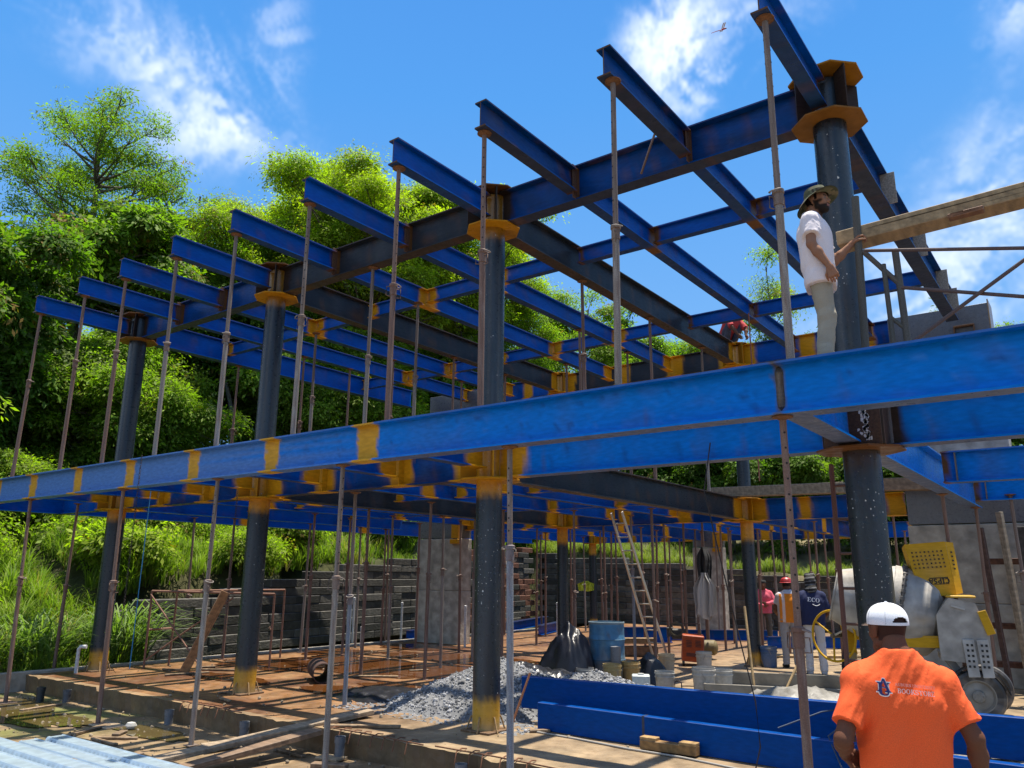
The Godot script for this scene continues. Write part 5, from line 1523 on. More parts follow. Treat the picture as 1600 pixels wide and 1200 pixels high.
# ------------------------------------------------------------------ cement mixer
func mixer() -> void:
	var o := thing("cement_mixer", "yellow and grey towable cement mixer with its engine lid swung open", "cement mixer", Transform3D())
	var yel := lin(0.60, 0.34, 0.02)
	var gry := lin(0.44, 0.41, 0.36)
	var b := MB.new()
	var ax := Vector3(-0.93, 0.24, 0.22).normalized()
	var base := Vector3(-0.24, 1.19, -4.80)
	var dt := upright(base, base + ax)
	b.lathe(dt, [Vector2(0, 0), Vector2(0.2, 0.01), Vector2(0.38, 0.06), Vector2(0.50, 0.15), Vector2(0.57, 0.29), Vector2(0.60, 0.44), Vector2(0.60, 0.70), Vector2(0.585, 0.705), Vector2(0.50, 1.0), Vector2(0.36, 1.40), Vector2(0.38, 1.41), Vector2(0.37, 1.43), Vector2(0.34, 1.41), Vector2(0.48, 1.0), Vector2(0.55, 0.65), Vector2(0.3, 0.1), Vector2(0, 0.06)], 44, func(y, an):
		var c := lin(0.50, 0.47, 0.42).lerp(lin(0.30, 0.28, 0.25), smoothstep(-0.1, 0.5, F.get_noise_3d(cos(an) * 1.5, y * 3.0, sin(an) * 1.5)))
		return c.lerp(lin(0.45, 0.28, 0.09), smoothstep(0.2, 0.6, F.get_noise_3d(cos(an) * 2.0 + 4.0, y * 4.0, sin(an) * 2.0)) * 0.5))
	var dr := obj("drum", b.mesh(), M.drum_steel, o)
	b = MB.new()
	for k in 36:
		var an := TAU * k / 36
		b.box(dt * Transform3D(Basis(Vector3.UP, -an), Vector3(cos(an) * 0.612, 0.58, sin(an) * 0.612)), Vector3(0.03, 0.06, 0.05), lin(0.14, 0.12, 0.10), 0.004)
	var rg := []
	for k in 41:
		rg.append(dt * Vector3(cos(TAU * k / 40) * 0.604, 0.58, sin(TAU * k / 40) * 0.604))
	b.wire(rg, 0.022, lin(0.13, 0.11, 0.09), 6)
	obj("gear_ring", b.mesh(), M.drum_steel, dr)
	# yellow yoke and arms
	for q in [[Vector3(-0.95, 0.94, -4.15), Vector3(-0.10, 0.95, -4.35), 0.14, "yoke_beam"], [Vector3(-1.55, 0.98, -4.9), Vector3(-0.95, 0.94, -4.15), 0.11, "yoke_beam"], [Vector3(-0.12, 0.95, -4.36), Vector3(-0.35, 0.98, -5.25), 0.11, "yoke_beam"]]:
		b = MB.new()
		var t := along(q[0], q[1])
		var ln: float = q[0].distance_to(q[1])
		b.box(t * Transform3D(Basis(), Vector3(ln * 0.5, 0, 0)), Vector3(ln, q[2], 0.07), yel, 0.008)
		b.box(t * Transform3D(Basis(), Vector3(ln * 0.5, q[2] * 0.5 + 0.006, -0.05)), Vector3(ln - 0.01, 0.012, 0.17), yel, 0.003)
		obj(q[3], b.mesh(), M.paint, o)
	b = MB.new()
	b.lathe(Transform3D(Basis(Vector3.RIGHT, PI / 2), Vector3(-0.83, 0.95, -4.13)), [Vector2(0.035, 0), Vector2(0.035, 0.03), Vector2(0, 0.032)], 6, flatc(lin(0.1, 0.1, 0.1)))
	obj("bolt", b.mesh(), M.drum_steel, o)
	b = MB.new()
	b.box(Transform3D(Basis(Vector3.UP, 0.7) * Basis(Vector3.BACK, 0.12), Vector3(-1.48, 1.0, -4.62)), Vector3(0.16, 0.62, 0.05), yel, 0.01)
	b.box(Transform3D(Basis(Vector3.UP, 0.7) * Basis(Vector3.BACK, 0.12), Vector3(-1.49, 1.33, -4.62)), Vector3(0.3, 0.05, 0.09), lin(0.45, 0.33, 0.12), 0.01)
	b.box(Transform3D(Basis(Vector3.UP, 0.7), Vector3(-1.44, 0.42, -4.62)), Vector3(0.11, 0.62, 0.06), lin(0.36, 0.28, 0.14), 0.01)
	obj("wheel_bracket", b.mesh(), M.paint, o)
	# hand wheel
	var ht := Transform3D(Basis(Vector3.UP, -0.35) * Basis(Vector3.BACK, 0.12), Vector3(-1.62, 0.96, -4.42))
	var hw := Node3D.new()
	hw.name = "hand_wheel"
	o.add_child(hw)
	b = MB.new()
	rg = []
	for k in 49:
		rg.append(ht * Vector3(cos(TAU * k / 48) * 0.345, sin(TAU * k / 48) * 0.345, 0))
	b.wire(rg, 0.017, yel, 10)
	obj("rim", b.mesh(), M.paint, hw)
	for k in 3:
		b = MB.new()
		var a := 0.35 + TAU * k / 3
		b.rod(ht * Vector3(0, 0, 0), ht * Vector3(cos(a) * 0.34, sin(a) * 0.34, 0), 0.014, yel if k != 0 else lin(0.5, 0.45, 0.35))
		obj("spoke", b.mesh(), M.paint, hw)
	b = MB.new()
	b.rod(ht * Vector3(0, 0, -0.3), ht * Vector3(0, 0, 0.04), 0.03, lin(0.15, 0.11, 0.07), 12)
	obj("hub", b.mesh(), M.drum_steel, hw)
	# engine housing
	var et := Transform3D(Basis(Vector3.UP, 0.22), Vector3(0.06, 0, -4.5))
	b = MB.new()
	var prof := PackedVector2Array([Vector2(-0.36, 0.74), Vector2(0.22, 0.70), Vector2(0.22, 1.10), Vector2(0.10, 1.46), Vector2(-0.20, 1.52), Vector2(-0.36, 1.30)])
	for i in prof.size():
		var p: Vector2 = prof[i]
		var q: Vector2 = prof[(i + 1) % prof.size()]
		b.flat(et * Vector3(p.x, p.y, 0.24), et * Vector3(q.x, q.y, 0.24), et * Vector3(q.x, q.y, -0.34), et * Vector3(p.x, p.y, -0.34), et.basis * Vector3(q.y - p.y, p.x - q.x, 0), gry.lerp(lin(0.45, 0.3, 0.1), 0.12))
		for s in [0.24, -0.34]:
			b.tri(et * Vector3(-0.05, 1.1, s), et * Vector3(p.x, p.y, s), et * Vector3(q.x, q.y, s), et.basis.z * signf(s), et.basis.z * signf(s), et.basis.z * signf(s), gry, gry, gry)
	var hs := obj("engine_housing", b.mesh(), M.drum_steel, o)
	b = MB.new()
	b.box(et * Transform3D(Basis(Vector3.BACK, -0.28), Vector3(-0.10, 1.40, 0.252)), Vector3(0.16, 0.02, 0.012), lin(0.5, 0.48, 0.44), 0.0)
	b.box(et * Transform3D(Basis(Vector3.BACK, 0.28), Vector3(0.20, 1.22, 0.25)), Vector3(0.10, 0.30, 0.03), yel, 0.004)
	b.box(et * Transform3D(Basis(Vector3.BACK, 0.0), Vector3(-0.05, 1.535, -0.05)), Vector3(0.34, 0.03, 0.56), yel, 0.01)
	obj("yellow_trim", b.mesh(), M.paint, hs)
	for s in 2:
		b = MB.new()
		b.box(et * Transform3D(Basis(Vector3.BACK, 0.06), Vector3(-0.02 + s * 0.16, 0.78, 0.262)), Vector3(0.13, 0.46, 0.02), lin(0.46, 0.45, 0.42), 0.005)
		var pn := obj("slotted_panel", b.mesh(), M.drum_steel, hs)
		var sl := MB.new()
		for r in 5:
			for c in 2:
				sl.box(et * Transform3D(Basis(Vector3.BACK, 0.06), Vector3(-0.045 + s * 0.16 + c * 0.05, 0.68 + r * 0.065, 0.2735)), Vector3(0.026, 0.028, 0.004), lin(0.01, 0.01, 0.01), 0.0)
		obj("vent_slots", sl.mesh(), M.plain, o).set_meta("kind", "stuff")
	# the open lid, upside down, with punched vents and a maker's plate
	var lt := Transform3D(Basis(Vector3.UP, 0.30) * Basis(Vector3.BACK, 0.07) * Basis(Vector3.RIGHT, -0.10), Vector3(-0.27, 1.90, -4.50))
	b = MB.new()
	var lp := [Vector2(-0.29, 0.34), Vector2(0.20, 0.345), Vector2(0.22, 0.34), Vector2(0.22, -0.36), Vector2(-0.10, -0.37), Vector2(-0.22, -0.26)]
	for i in lp.size():
		var p: Vector2 = lp[i]
		var q: Vector2 = lp[(i + 1) % lp.size()]
		b.flat(lt * Vector3(p.x, p.y, 0.0), lt * Vector3(q.x, q.y, 0.0), lt * Vector3(q.x, q.y, -0.36), lt * Vector3(p.x, p.y, -0.36), lt.basis * Vector3(p.y - q.y, q.x - p.x, 0), yel.lerp(lin(0.3, 0.16, 0.04), 0.2))
		b.tri(lt * Vector3(0, 0, 0.0), lt * Vector3(p.x, p.y, 0.0), lt * Vector3(q.x, q.y, 0.0), lt.basis.z, lt.basis.z, lt.basis.z, yel.lerp(lin(0.45, 0.32, 0.18), 0.3), yel, yel)
	b.flat(lt * Vector3(0.222, 0.34, 0.0), lt * Vector3(0.33, 0.335, -0.10), lt * Vector3(0.32, -0.34, -0.10), lt * Vector3(0.222, -0.36, 0.0), lt.basis * Vector3(0.7, 0, 0.7), yel)
	var lid := obj("engine_lid", b.mesh(), M.paint, o)
	b = MB.new()
	for r in 5:
		for c in 8:
			var p := Vector3(-0.215 + c * 0.052 + r * 0.002, 0.22 - r * 0.052, 0.004)
			b.box(lt * Transform3D(Basis(), p), Vector3(0.020, 0.021, 0.005), lin(0.10, 0.055, 0.02) if (r * 3 + c * 5) % 7 > 1 else lin(0.015, 0.012, 0.01), 0.0)
	for r in 5:
		b.box(lt * Transform3D(Basis(Vector3.UP, 0.785), Vector3(0.277, 0.2 - r * 0.055, -0.046)), Vector3(0.03, 0.022, 0.005), lin(0.02, 0.015, 0.01), 0.0)
	obj("vent_holes", b.mesh(), M.plain, lid).set_meta("kind", "stuff")
	b = MB.new()
	var bk := lin(0.02, 0.018, 0.015)
	for q in [[0.0, 0.042, 0.225, 0.011], [0.0, -0.042, 0.225, 0.005], [-0.11, 0.0, 0.006, 0.084], [0.11, 0.0, 0.006, 0.084]]:
		b.box(lt * Transform3D(Basis(), Vector3(0.05 + q[0], -0.175 + q[1], 0.003)), Vector3(q[2], q[3], 0.004), bk, 0.0)
	obj("name_frame", b.mesh(), M.plain, lid)
	var tm := TextMesh.new()
	var sf := SystemFont.new()
	sf.font_names = PackedStringArray(["Droid Sans"])
	sf.font_weight = 700
	tm.font = sf
	tm.text = "CIPSA"
	tm.font_size = 48
	tm.pixel_size = 0.066 / 34.0
	tm.depth = 0.004
	var tmat := StandardMaterial3D.new()
	tmat.albedo_color = Color(0.07, 0.06, 0.05)
	tmat.roughness = 0.6
	obj("maker_lettering", tm, tmat, lid, lt * Transform3D(Basis(Vector3.BACK, PI), Vector3(0.05, -0.174, 0.003)))
	# chassis legs
	for q in [[Vector3(-0.75, 0.9, -4.2), Vector3(-0.55, 0.32, -4.4)], [Vector3(-0.25, 0.88, -4.25), Vector3(0.05, 0.36, -4.45)], [Vector3(-0.6, 0.36, -4.45), Vector3(0.1, 0.33, -4.45)], [Vector3(-0.5, 0.36, -5.0), Vector3(-1.4, 0.3, -4.75)], [Vector3(-1.4, 0.62, -4.7), Vector3(-1.4, 0.0, -4.75)], [Vector3(0.1, 0.33, -4.45), Vector3(0.1, 0.33, -5.2)]]:
		b = MB.new()
		var t := along(q[0], q[1])
		var ln: float = q[0].distance_to(q[1])
		b.box(t * Transform3D(Basis(), Vector3(ln * 0.5, 0, 0)), Vector3(ln, 0.09, 0.06), lin(0.25, 0.24, 0.22), 0.006)
		obj("chassis_bar", b.mesh(), M.drum_steel, o)
	for zz in [-4.36, -5.2]:
		var w := Node3D.new()
		w.name = "wheel" if zz > -5.0 else "wheel_001"
		w.transform = Transform3D(Basis(Vector3.UP, 0.22) * Basis(Vector3.RIGHT, PI / 2), Vector3(0.11, 0.315, zz))
		o.add_child(w)
		b = MB.new()
		b.lathe(Transform3D(), [Vector2(0.20, -0.075), Vector2(0.27, -0.085), Vector2(0.305, -0.07), Vector2(0.318, -0.03), Vector2(0.318, 0.03), Vector2(0.305, 0.07), Vector2(0.27, 0.085), Vector2(0.20, 0.075), Vector2(0.195, 0.0), Vector2(0.20, -0.075)], 40, func(y, an): return lin(0.045, 0.043, 0.042).lerp(lin(0.24, 0.22, 0.20), smoothstep(-0.2, 0.5, F.get_noise_2d(an * 2.0, y * 9.0)) * 0.8))
		obj("tyre", b.mesh(), M.mud, w)
		b = MB.new()
		b.lathe(Transform3D(), [Vector2(0.205, -0.06), Vector2(0.16, 0.02), Vector2(0.205, 0.072), Vector2(0.19, 0.072), Vector2(0.165, 0.03), Vector2(0.08, 0.045), Vector2(0.07, 0.075), Vector2(0.04, 0.085), Vector2(0, 0.085)], 32, func(_y, an): return lin(0.26, 0.24, 0.20).lerp(lin(0.36, 0.34, 0.30), F.get_noise_2d(an, 3.0) * 0.5 + 0.5))
		obj("rim", b.mesh(), M.drum_steel, w)
		for k in 5:
			b = MB.new()
			b.lathe(Transform3D(Basis(), Vector3(cos(TAU * k / 5) * 0.055, 0.07, sin(TAU * k / 5) * 0.055)), [Vector2(0.012, 0), Vector2(0.012, 0.018), Vector2(0, 0.02)], 6, flatc(lin(0.3, 0.28, 0.25)))
			obj("wheel_nut" if k == 0 else "wheel_nut_%03d" % k, b.mesh(), M.drum_steel, w)
	b = MB.new()
	for k in 9:
		var a := 0.25 + k * 0.24
		b.box(Transform3D(Basis(Vector3.UP, 0.22), Vector3(0.11, 0.315, -4.36)) * Transform3D(Basis(Vector3.BACK, a - PI / 2), Vector3(cos(a) * 0.355, sin(a) * 0.355, 0)), Vector3(0.092, 0.008, 0.22), lin(0.05, 0.055, 0.065), 0.0)
	obj("mudguard", b.mesh(), M.paint, o)

# ------------------------------------------------------------------ trees, bushes, grass
func leaf_spray(n: int, size: float, wide: float, sd: int, droop := 0.3) -> ArrayMesh:
	var r := RandomNumberGenerator.new()
	r.seed = sd
	var b := MB.new()
	for k in n:
		var a := r.randf() * TAU
		var rad := sqrt(r.randf()) * 1.0
		var p := Vector3(cos(a) * rad, r.randf_range(-0.25, 0.25) - rad * droop * 0.5, sin(a) * rad)
		var d := Vector3(cos(a) + r.randfn(0, 0.5), r.randf_range(-0.7, 0.35), sin(a) + r.randfn(0, 0.5)).normalized()
		var sd2 := d.cross(Vector3.UP).normalized().rotated(d, r.randf_range(-0.8, 0.8))
		var l := size * r.randf_range(0.7, 1.3)
		var w := l * wide
		var up := sd2.cross(d)
		var m := p + d * l * 0.5 - up * l * 0.06
		var t := p + d * l - up * l * 0.18
		var nn := (up + Vector3.UP * 0.5 + p * 0.3).normalized()
		if nn.dot(up) < 0.1: nn = up
		var c := Color.WHITE * r.randf_range(0.75, 1.15)
		b.tri(p, m + sd2 * w, m - sd2 * w, nn, nn, nn, c, c, c)
		b.tri(t, m - sd2 * w, m + sd2 * w, nn, nn, nn, c, c, c)
	return b.mesh()

var sprays := []

# a tree: trunk with limbs that reach every clump, and clumps of leaf sprays with gaps between
func tree(called: String, label: String, x: float, z: float, top: float, rad: Vector3, crown_low: float, clumps: int, per: int, ca: Color, cb: Color, kind: int, sd: int, lean := Vector3.ZERO, trunk_r := 0.16, bark := Color(0.16, 0.14, 0.11), spray_s := 0.55) -> void:
	var r := RandomNumberGenerator.new()
	r.seed = sd
	var gy := hill_h(x, z) - 0.25
	var o := thing(called, label, "tree" if top - gy > 4.0 else "bush", at(x, gy, z), "trees on the bank behind the site" if top - gy > 4.0 else "bushes on the bank")
	var h := top - gy
	var low := maxf(0.3, h * crown_low)
	var cc := Vector3(lean.x, (h + low) * 0.5, lean.z)
	var ry := (h - low) * 0.5
	var cl := []
	var tries := 0
	while cl.size() < clumps and tries < clumps * 40:
		tries += 1
		var u := Vector3(r.randf_range(-1, 1), r.randf_range(-1, 1), r.randf_range(-1, 1))
		var ul := u.length()
		if ul > 1.0 or (ul < 0.45 and r.randf() < 0.75): continue
		# wider above, narrower below
		var tp := 1.0 - 0.35 * clampf(-u.y, 0.0, 1.0)
		var ev := 1.0 + (0.35 if sd == 101 else 0.75) * F.get_noise_3d(u.x / maxf(ul, 0.1) * 1.1 + sd * 3.1, u.y / maxf(ul, 0.1) * 1.1, u.z / maxf(ul, 0.1) * 1.1)
		var p := cc + Vector3(u.x * rad.x * tp * ev, u.y * ry * 0.9 * minf(ev, 1.1), u.z * rad.z * tp * ev)
		var ok := true
		for q in cl:
			if (q[0] - p).length() < rad.y * 1.1:
				ok = false
				break
		if not ok and r.randf() < 0.85: continue
		cl.append([p, rad.y * r.randf_range(0.45, 1.35)])
	# wood
	var b := MB.new()
	var bk := func(k, s): return bark * (0.8 + 0.35 * G.get_noise_2d(k * 1.7 + sd, s * 1.3))
	var tp2 := cc + Vector3(0, ry * 0.7, 0)
	var pts := []
	var rs := []
	for k in 9:
		var t := k / 8.0
		pts.append(Vector3(0, 0, 0).lerp(tp2, t) + Vector3(F.get_noise_2d(t * 1.5, sd * 1.3), 0, F.get_noise_2d(t * 1.5, sd * 2.7 + 9.0)) * (h * 0.05) * sin(t * PI))
		rs.append(trunk_r * (1.25 if k == 0 else lerpf(1.0, 0.3, t)))
	b.tube(pts, rs, 9, bk)
	for q in cl:
		var tt := clampf((q[0].y - 0.35 * Vector2(q[0].x - cc.x, q[0].z - cc.z).length() - 0.03 * h) / tp2.y, 0.12, 0.97)
		var i := clampi(int(tt * 8.0), 0, 7)
		var a: Vector3 = pts[i].lerp(pts[i + 1], tt * 8.0 - i)
		var e: Vector3 = q[0] + Vector3(0, -q[1] * 0.2, 0)
		var m: Vector3 = a.lerp(e, 0.5) + Vector3(r.randfn(0, 0.15), -0.12 * a.distance_to(e) + r.randfn(0, 0.1), r.randfn(0, 0.15))
		var lp := []
		var lr := []
		for k in 6:
			var t := k / 5.0
			lp.append(a.lerp(m, t).lerp(m.lerp(e, t), t))
			lr.append(lerpf(trunk_r * 0.32, 0.015, pow(t, 0.6)))
		b.tube(lp, lr, 6, bk)
		for k in 3:
			var tw: Vector3 = e + Vector3(r.randfn(0, 0.5), r.randfn(0.1, 0.3), r.randfn(0, 0.5)) * q[1]
			b.tube([lp[4], lp[4].lerp(tw, 0.6) + Vector3.DOWN * 0.05, tw], [0.02, 0.013, 0.006], 5, bk)
	obj("trunk", b.mesh(), M.bark, o)
	# leaves
	var xf := []
	var cs := []
	for q in cl:
		var ctone := r.randf()
		var n := int(per * pow(q[1] / rad.y, 1.5))
		for k in n:
			var u := Vector3(r.randfn(), r.randfn() * 0.5, r.randfn()) * 0.5
			if F.get_noise_3d((q[0].x + u.x * q[1]) * 0.9 + sd, (q[0].y + u.y * q[1]) * 0.9, (q[0].z + u.z * q[1]) * 0.9) < -0.12: continue
			var p: Vector3 = q[0] + u * q[1]
			var nrm := (u * 0.6 + Vector3(r.randfn(0, 0.35), 0.9 + r.randfn(0, 0.3), r.randfn(0, 0.35))).normalized()
			var s := spray_s * r.randf_range(0.5, 1.5)
			var bs := Basis(Quaternion(Vector3.UP, nrm)) * Basis(Vector3.UP, r.randf() * TAU)
			xf.append(Transform3D(bs.scaled(Vector3.ONE * s), p))
			var c := ca.lerp(cb, clampf(ctone * 0.6 + r.randf() * 0.4, 0.0, 1.0)) * r.randf_range(0.6, 1.2)
			if r.randf() < 0.18: c = c.lerp(lin(0.17, 0.20, 0.075), 0.7)
			if r.randf() < 0.02: c = lin(0.30, 0.20, 0.06)
			cs.append(c)
	scatter("crown", o, sprays[kind], M.leaf, xf, cs).set_meta("kind", "stuff")

func greenery() -> void:
	sprays = [leaf_spray(26, 0.26, 0.20, 3, 0.3), leaf_spray(22, 0.36, 0.22, 4, 0.5), leaf_spray(30, 0.24, 0.20, 5, 0.2), leaf_spray(20, 0.30, 0.16, 6, 0.4)]
	var dk := lin(0.10, 0.20, 0.036)
	var md := lin(0.19, 0.33, 0.045)
	var br := lin(0.32, 0.46, 0.05)
	var yl := lin(0.56, 0.64, 0.055)
	var ol := lin(0.26, 0.33, 0.085)
	tree("tall_tree", "tall open crowned tree rising highest at the left, against the sky", -28.9, -5.3, 21.2, Vector3(3.2, 0.72, 3.2), 0.37, 74, 80, md, br, 3, 101, Vector3(0.2, 0, 0), 0.24, lin(0.20, 0.18, 0.14), 0.42)
	tree("thin_tree", "thin sparse tree right of the tallest one, with a bare forking stem", -29.7, -10.0, 19.6, Vector3(2.6, 0.7, 2.6), 0.40, 40, 100, ol, md, 0, 102, Vector3(0.5, 0, 0), 0.15, lin(0.20, 0.18, 0.14), 0.42)
	tree("thin_tree", "thin sparse tree just left of the yellow green crowns", -29.3, -13.2, 19.8, Vector3(1.9, 0.7, 1.9), 0.42, 24, 110, ol, md, 0, 103, Vector3(0, 0, 0), 0.14, lin(0.2, 0.18, 0.14), 0.42)
	tree("broad_tree", "dense deep green tree filling the left edge", -25.0, 0.1, 14.0, Vector3(2.6, 0.7, 2.6), 0.08, 90, 170, dk, md, 1, 104, Vector3.ZERO, 0.2, lin(0.15, 0.12, 0.1), 0.45)
	tree("broad_tree", "yellow green broad tree, left crown of the bright group", -27.0, -14.3, 19.2, Vector3(4.4, 0.7, 4.4), 0.45, 84, 150, br, yl, 2, 105, Vector3.ZERO, 0.22, lin(0.15, 0.12, 0.1), 0.5)
	tree("broad_tree", "yellow green broad tree, highest crown of the bright group", -23.8, -15.6, 20.8, Vector3(4.8, 0.72, 4.8), 0.45, 100, 150, br, yl, 2, 106, Vector3.ZERO, 0.24, lin(0.15, 0.12, 0.1), 0.5)
	tree("broad_tree", "yellow green broad tree, right crown of the bright group", -22.0, -19.9, 21.6, Vector3(4.2, 0.7, 4.2), 0.45, 80, 150, br, yl, 2, 107, Vector3.ZERO, 0.22, lin(0.15, 0.12, 0.1), 0.5)
	tree("broad_tree", "olive green tree below the yellow green crowns", -27.2, -12.0, 17.0, Vector3(2.6, 0.65, 2.6), 0.4, 44, 150, md, br, 2, 108, Vector3.ZERO, 0.18, lin(0.15, 0.12, 0.1), 0.48)
	var mid := [[-28.4, -2.9, 11.6], [-29.6, -5.4, 10.6], [-29.0, -7.8, 10.8], [-27.8, -10.1, 12.0], [-25.4, -11.2, 12.4], [-24.2, -13.7, 12.2], [-23.4, -16.6, 13.2], [-22.0, -19.7, 14.3], [-22.5, -25.8, 17.4], [-21.0, -29.2, 18.4], [-19.7, -32.8, 18.3], [-24.6, -7.4, 9.6], [-26.2, -4.6, 9.4], [-33.0, -9.0, 13.0], [-32.0, -16.0, 14.5], [-28.0, -20.0, 17.0], [-27.0, -25.0, 17.5], [-25.5, -31.0, 19.0], [-28.5, -0.6, 10.4], [-25.5, 1.6, 8.6], [-32.5, 1.5, 11.0], [-36.0, -1.0, 12.5], [-40.0, -5.5, 13.5], [-43.0, -10.5, 14.5], [-38.0, -3.0, 12.5], [-46.0, -15.0, 16.0]]
	for k in mid.size():
		var q = mid[k]
		tree("bank_tree", "mid green leafy tree of the bank behind the frame, %s from the left" % ORD[k], q[0], q[1], q[2], Vector3(2.7 + 0.5 * sin(k * 2.1), 0.66, 2.7), 0.05 if k > 21 else (0.22 if k < 11 else 0.3), 46, 140, md if k % 3 else md.lerp(br, 0.5), br.lerp(yl, 0.3) if k % 2 else br, k % 3, 200 + k, Vector3(sin(k * 1.7), 0, cos(k * 2.3)), 0.15, lin(0.24, 0.22, 0.18), 0.44)
	# pale straight trunk seen between the props at the left
	tree("pale_trunk_tree", "tree with a pale mottled straight trunk, seen left of the farthest column", -26.4, -5.6, 15.0, Vector3(2.2, 0.9, 2.2), 0.62, 14, 280, md, br, 1, 251, Vector3(0.3, 0, 0), 0.17, lin(0.36, 0.33, 0.28), 0.48)
	tree("pale_trunk_tree", "slender pale tree leaning between the two left columns", -24.6, -9.9, 13.5, Vector3(2.0, 0.9, 2.0), 0.6, 12, 280, md, dk, 1, 252, Vector3(-0.8, 0, 0.6), 0.13, lin(0.26, 0.24, 0.2), 0.48)
	var right := [[-18.3, -36.7, 16.6, 3.0], [-16.0, -41.0, 16.8, 3.2], [-13.6, -45.8, 19.2, 3.4], [-7.4, -41.8, 17.3, 3.0], [-6.0, -51.0, 20.0, 3.6], [-3.4, -59.5, 20.6, 4.0], [-0.3, -62.0, 20.4, 4.0], [-10.0, -44.5, 17.2, 3.2], [2.8, -60.0, 20.0, 4.0], [-9.8, -56.0, 20.0, 3.8], [-20.5, -42.0, 18.5, 3.2]]
	for k in right.size():
		var q = right[k]
		tree("far_tree", "rounded green tree on the far skyline at the right, %s planted" % ORD[k], q[0], q[1], q[2], Vector3(q[3], 0.85, q[3]), 0.15, 50, 150, md if k % 2 else dk.lerp(md, 0.5), br, 2, 300 + k, Vector3.ZERO, 0.2, lin(0.15, 0.12, 0.1), 0.62)
	tree("sapling", "sparse feathery tree standing alone above the right skyline, left of the man", -11.1, -31.5, 18.6, Vector3(1.3, 0.6, 1.3), 0.62, 14, 60, ol.lerp(yl, 0.3), br, 0, 350, Vector3(0.2, 0, 0), 0.08, lin(0.22, 0.2, 0.16), 0.42)
	# thicket at the back, seen under the beams
	for k in 16:
		var x := -16.5 + k * 1.35
		var z := -27.5 - 2.4 * absf(sin(k * 1.9))
		tree("thicket_tree", "dark leafy tree of the thicket behind the back wall, %s from the left" % ORD[k], x, z, hill_h(x, z) + 5.6 + 1.0 * sin(k * 2.7), Vector3(1.5, 0.75, 1.5), 0.12, 16, 240, dk, md.lerp(br, 0.4), 1, 400 + k, Vector3.ZERO, 0.1, lin(0.14, 0.12, 0.1), 0.42)
	# bushes of the bank
	for k in 30:
		var x := -15.6 - 1.0 - R.randf() * 7.5
		var z := 3.0 - k * 0.42 + R.randfn(0, 0.4)
		if z < -1.0: x -= 0.9
		tree("bush", "bright green leafy bush on the left bank, %s from the front" % (ORD[k] if k < 20 else "%dth" % (k + 1)), x, z, hill_h(x, z) + R.randf_range(1.0, 2.0), Vector3(1.0, 0.5, 1.0), 0.05, 9, 170, md if k % 2 else br, br.lerp(yl, 0.5), 0 if k % 3 else 1, 500 + k, Vector3.ZERO, 0.04, lin(0.14, 0.12, 0.08), 0.30)
	for k in 6:
		var x: float = [-27.0, -28.5, -30.0, -31.5, -33.0, -26.2][k]
		var z: float = [-3.0, -3.7, -4.3, -5.0, -6.2, -2.4][k]
		tree("bush", "tall leafy bush closing the gap under the trees at the left edge, %s of six" % ORD[k], x, z, hill_h(x, z) + 3.4 + 0.5 * sin(k * 2.0), Vector3(1.5, 0.65, 1.5), 0.03, 14, 200, md, br, k % 3, 640 + k, Vector3.ZERO, 0.05, lin(0.14, 0.12, 0.08), 0.42)
	for k in 14:
		var x := -27.5 - R.randf() * 9.0
		var z := 6.0 - k * 0.75
		tree("bush", "big leafy bush high on the left bank, %s from the front" % ORD[k], x, z, hill_h(x, z) + R.randf_range(2.6, 3.9), Vector3(1.6, 0.7, 1.6), 0.03, 14, 220, md if k % 2 else dk, br, k % 3, 600 + k, Vector3.ZERO, 0.05, lin(0.14, 0.12, 0.08), 0.42)
	for k in 20:
		var x := -19.5 - R.randf() * 4.0
		var z := -6.0 - k * 0.9
		tree("bush", "leafy bush above the left retaining wall, %s from the front" % ORD[k], x, z, hill_h(x, z) + R.randf_range(1.2, 2.6), Vector3(1.1, 0.55, 1.1), 0.05, 9, 170, dk if k % 2 else md, br, k % 3, 550 + k, Vector3.ZERO, 0.04, lin(0.14, 0.12, 0.08), 0.36)
	# grasses
	var blade := func(n: int, h: float, spread: float, sd: int) -> ArrayMesh:
		var r := RandomNumberGenerator.new()
		r.seed = sd
		var b := MB.new()
		for k in n:
			var a := r.randf() * TAU
			var d := Vector3(cos(a), 0, sin(a))
			var hh := h * r.randf_range(0.6, 1.15)
			var sp := spread * r.randf_range(0.3, 1.2)
			var w := 0.008 + 0.006 * r.randf()
			var sdv := Vector3(-d.z, 0, d.x)
			var pts := []
			for j in 5:
				var t := j / 4.0
				pts.append(d * (0.04 + sp * t * t) + Vector3.UP * (hh * (t * (1.0 + 0.25 * spread) - 0.35 * spread * t * t * t * 2.0)))
			for j in 4:
				var w0 := w * (1.0 - pow(j / 4.0, 2.0) * 0.9)
				var w1 := w * (1.0 - pow((j + 1) / 4.0, 2.0) * 0.9)
				var nn: Vector3 = sdv.cross(pts[j + 1] - pts[j]).normalized()
				if nn.y < 0: nn = -nn
				nn = (nn + Vector3.UP * 0.4).normalized()
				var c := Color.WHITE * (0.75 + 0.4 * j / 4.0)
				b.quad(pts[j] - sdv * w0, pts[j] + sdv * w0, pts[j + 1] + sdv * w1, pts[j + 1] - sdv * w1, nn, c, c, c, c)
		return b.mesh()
	var tufts := [blade.call(16, 0.75, 0.35, 1), blade.call(14, 1.0, 0.55, 2)]
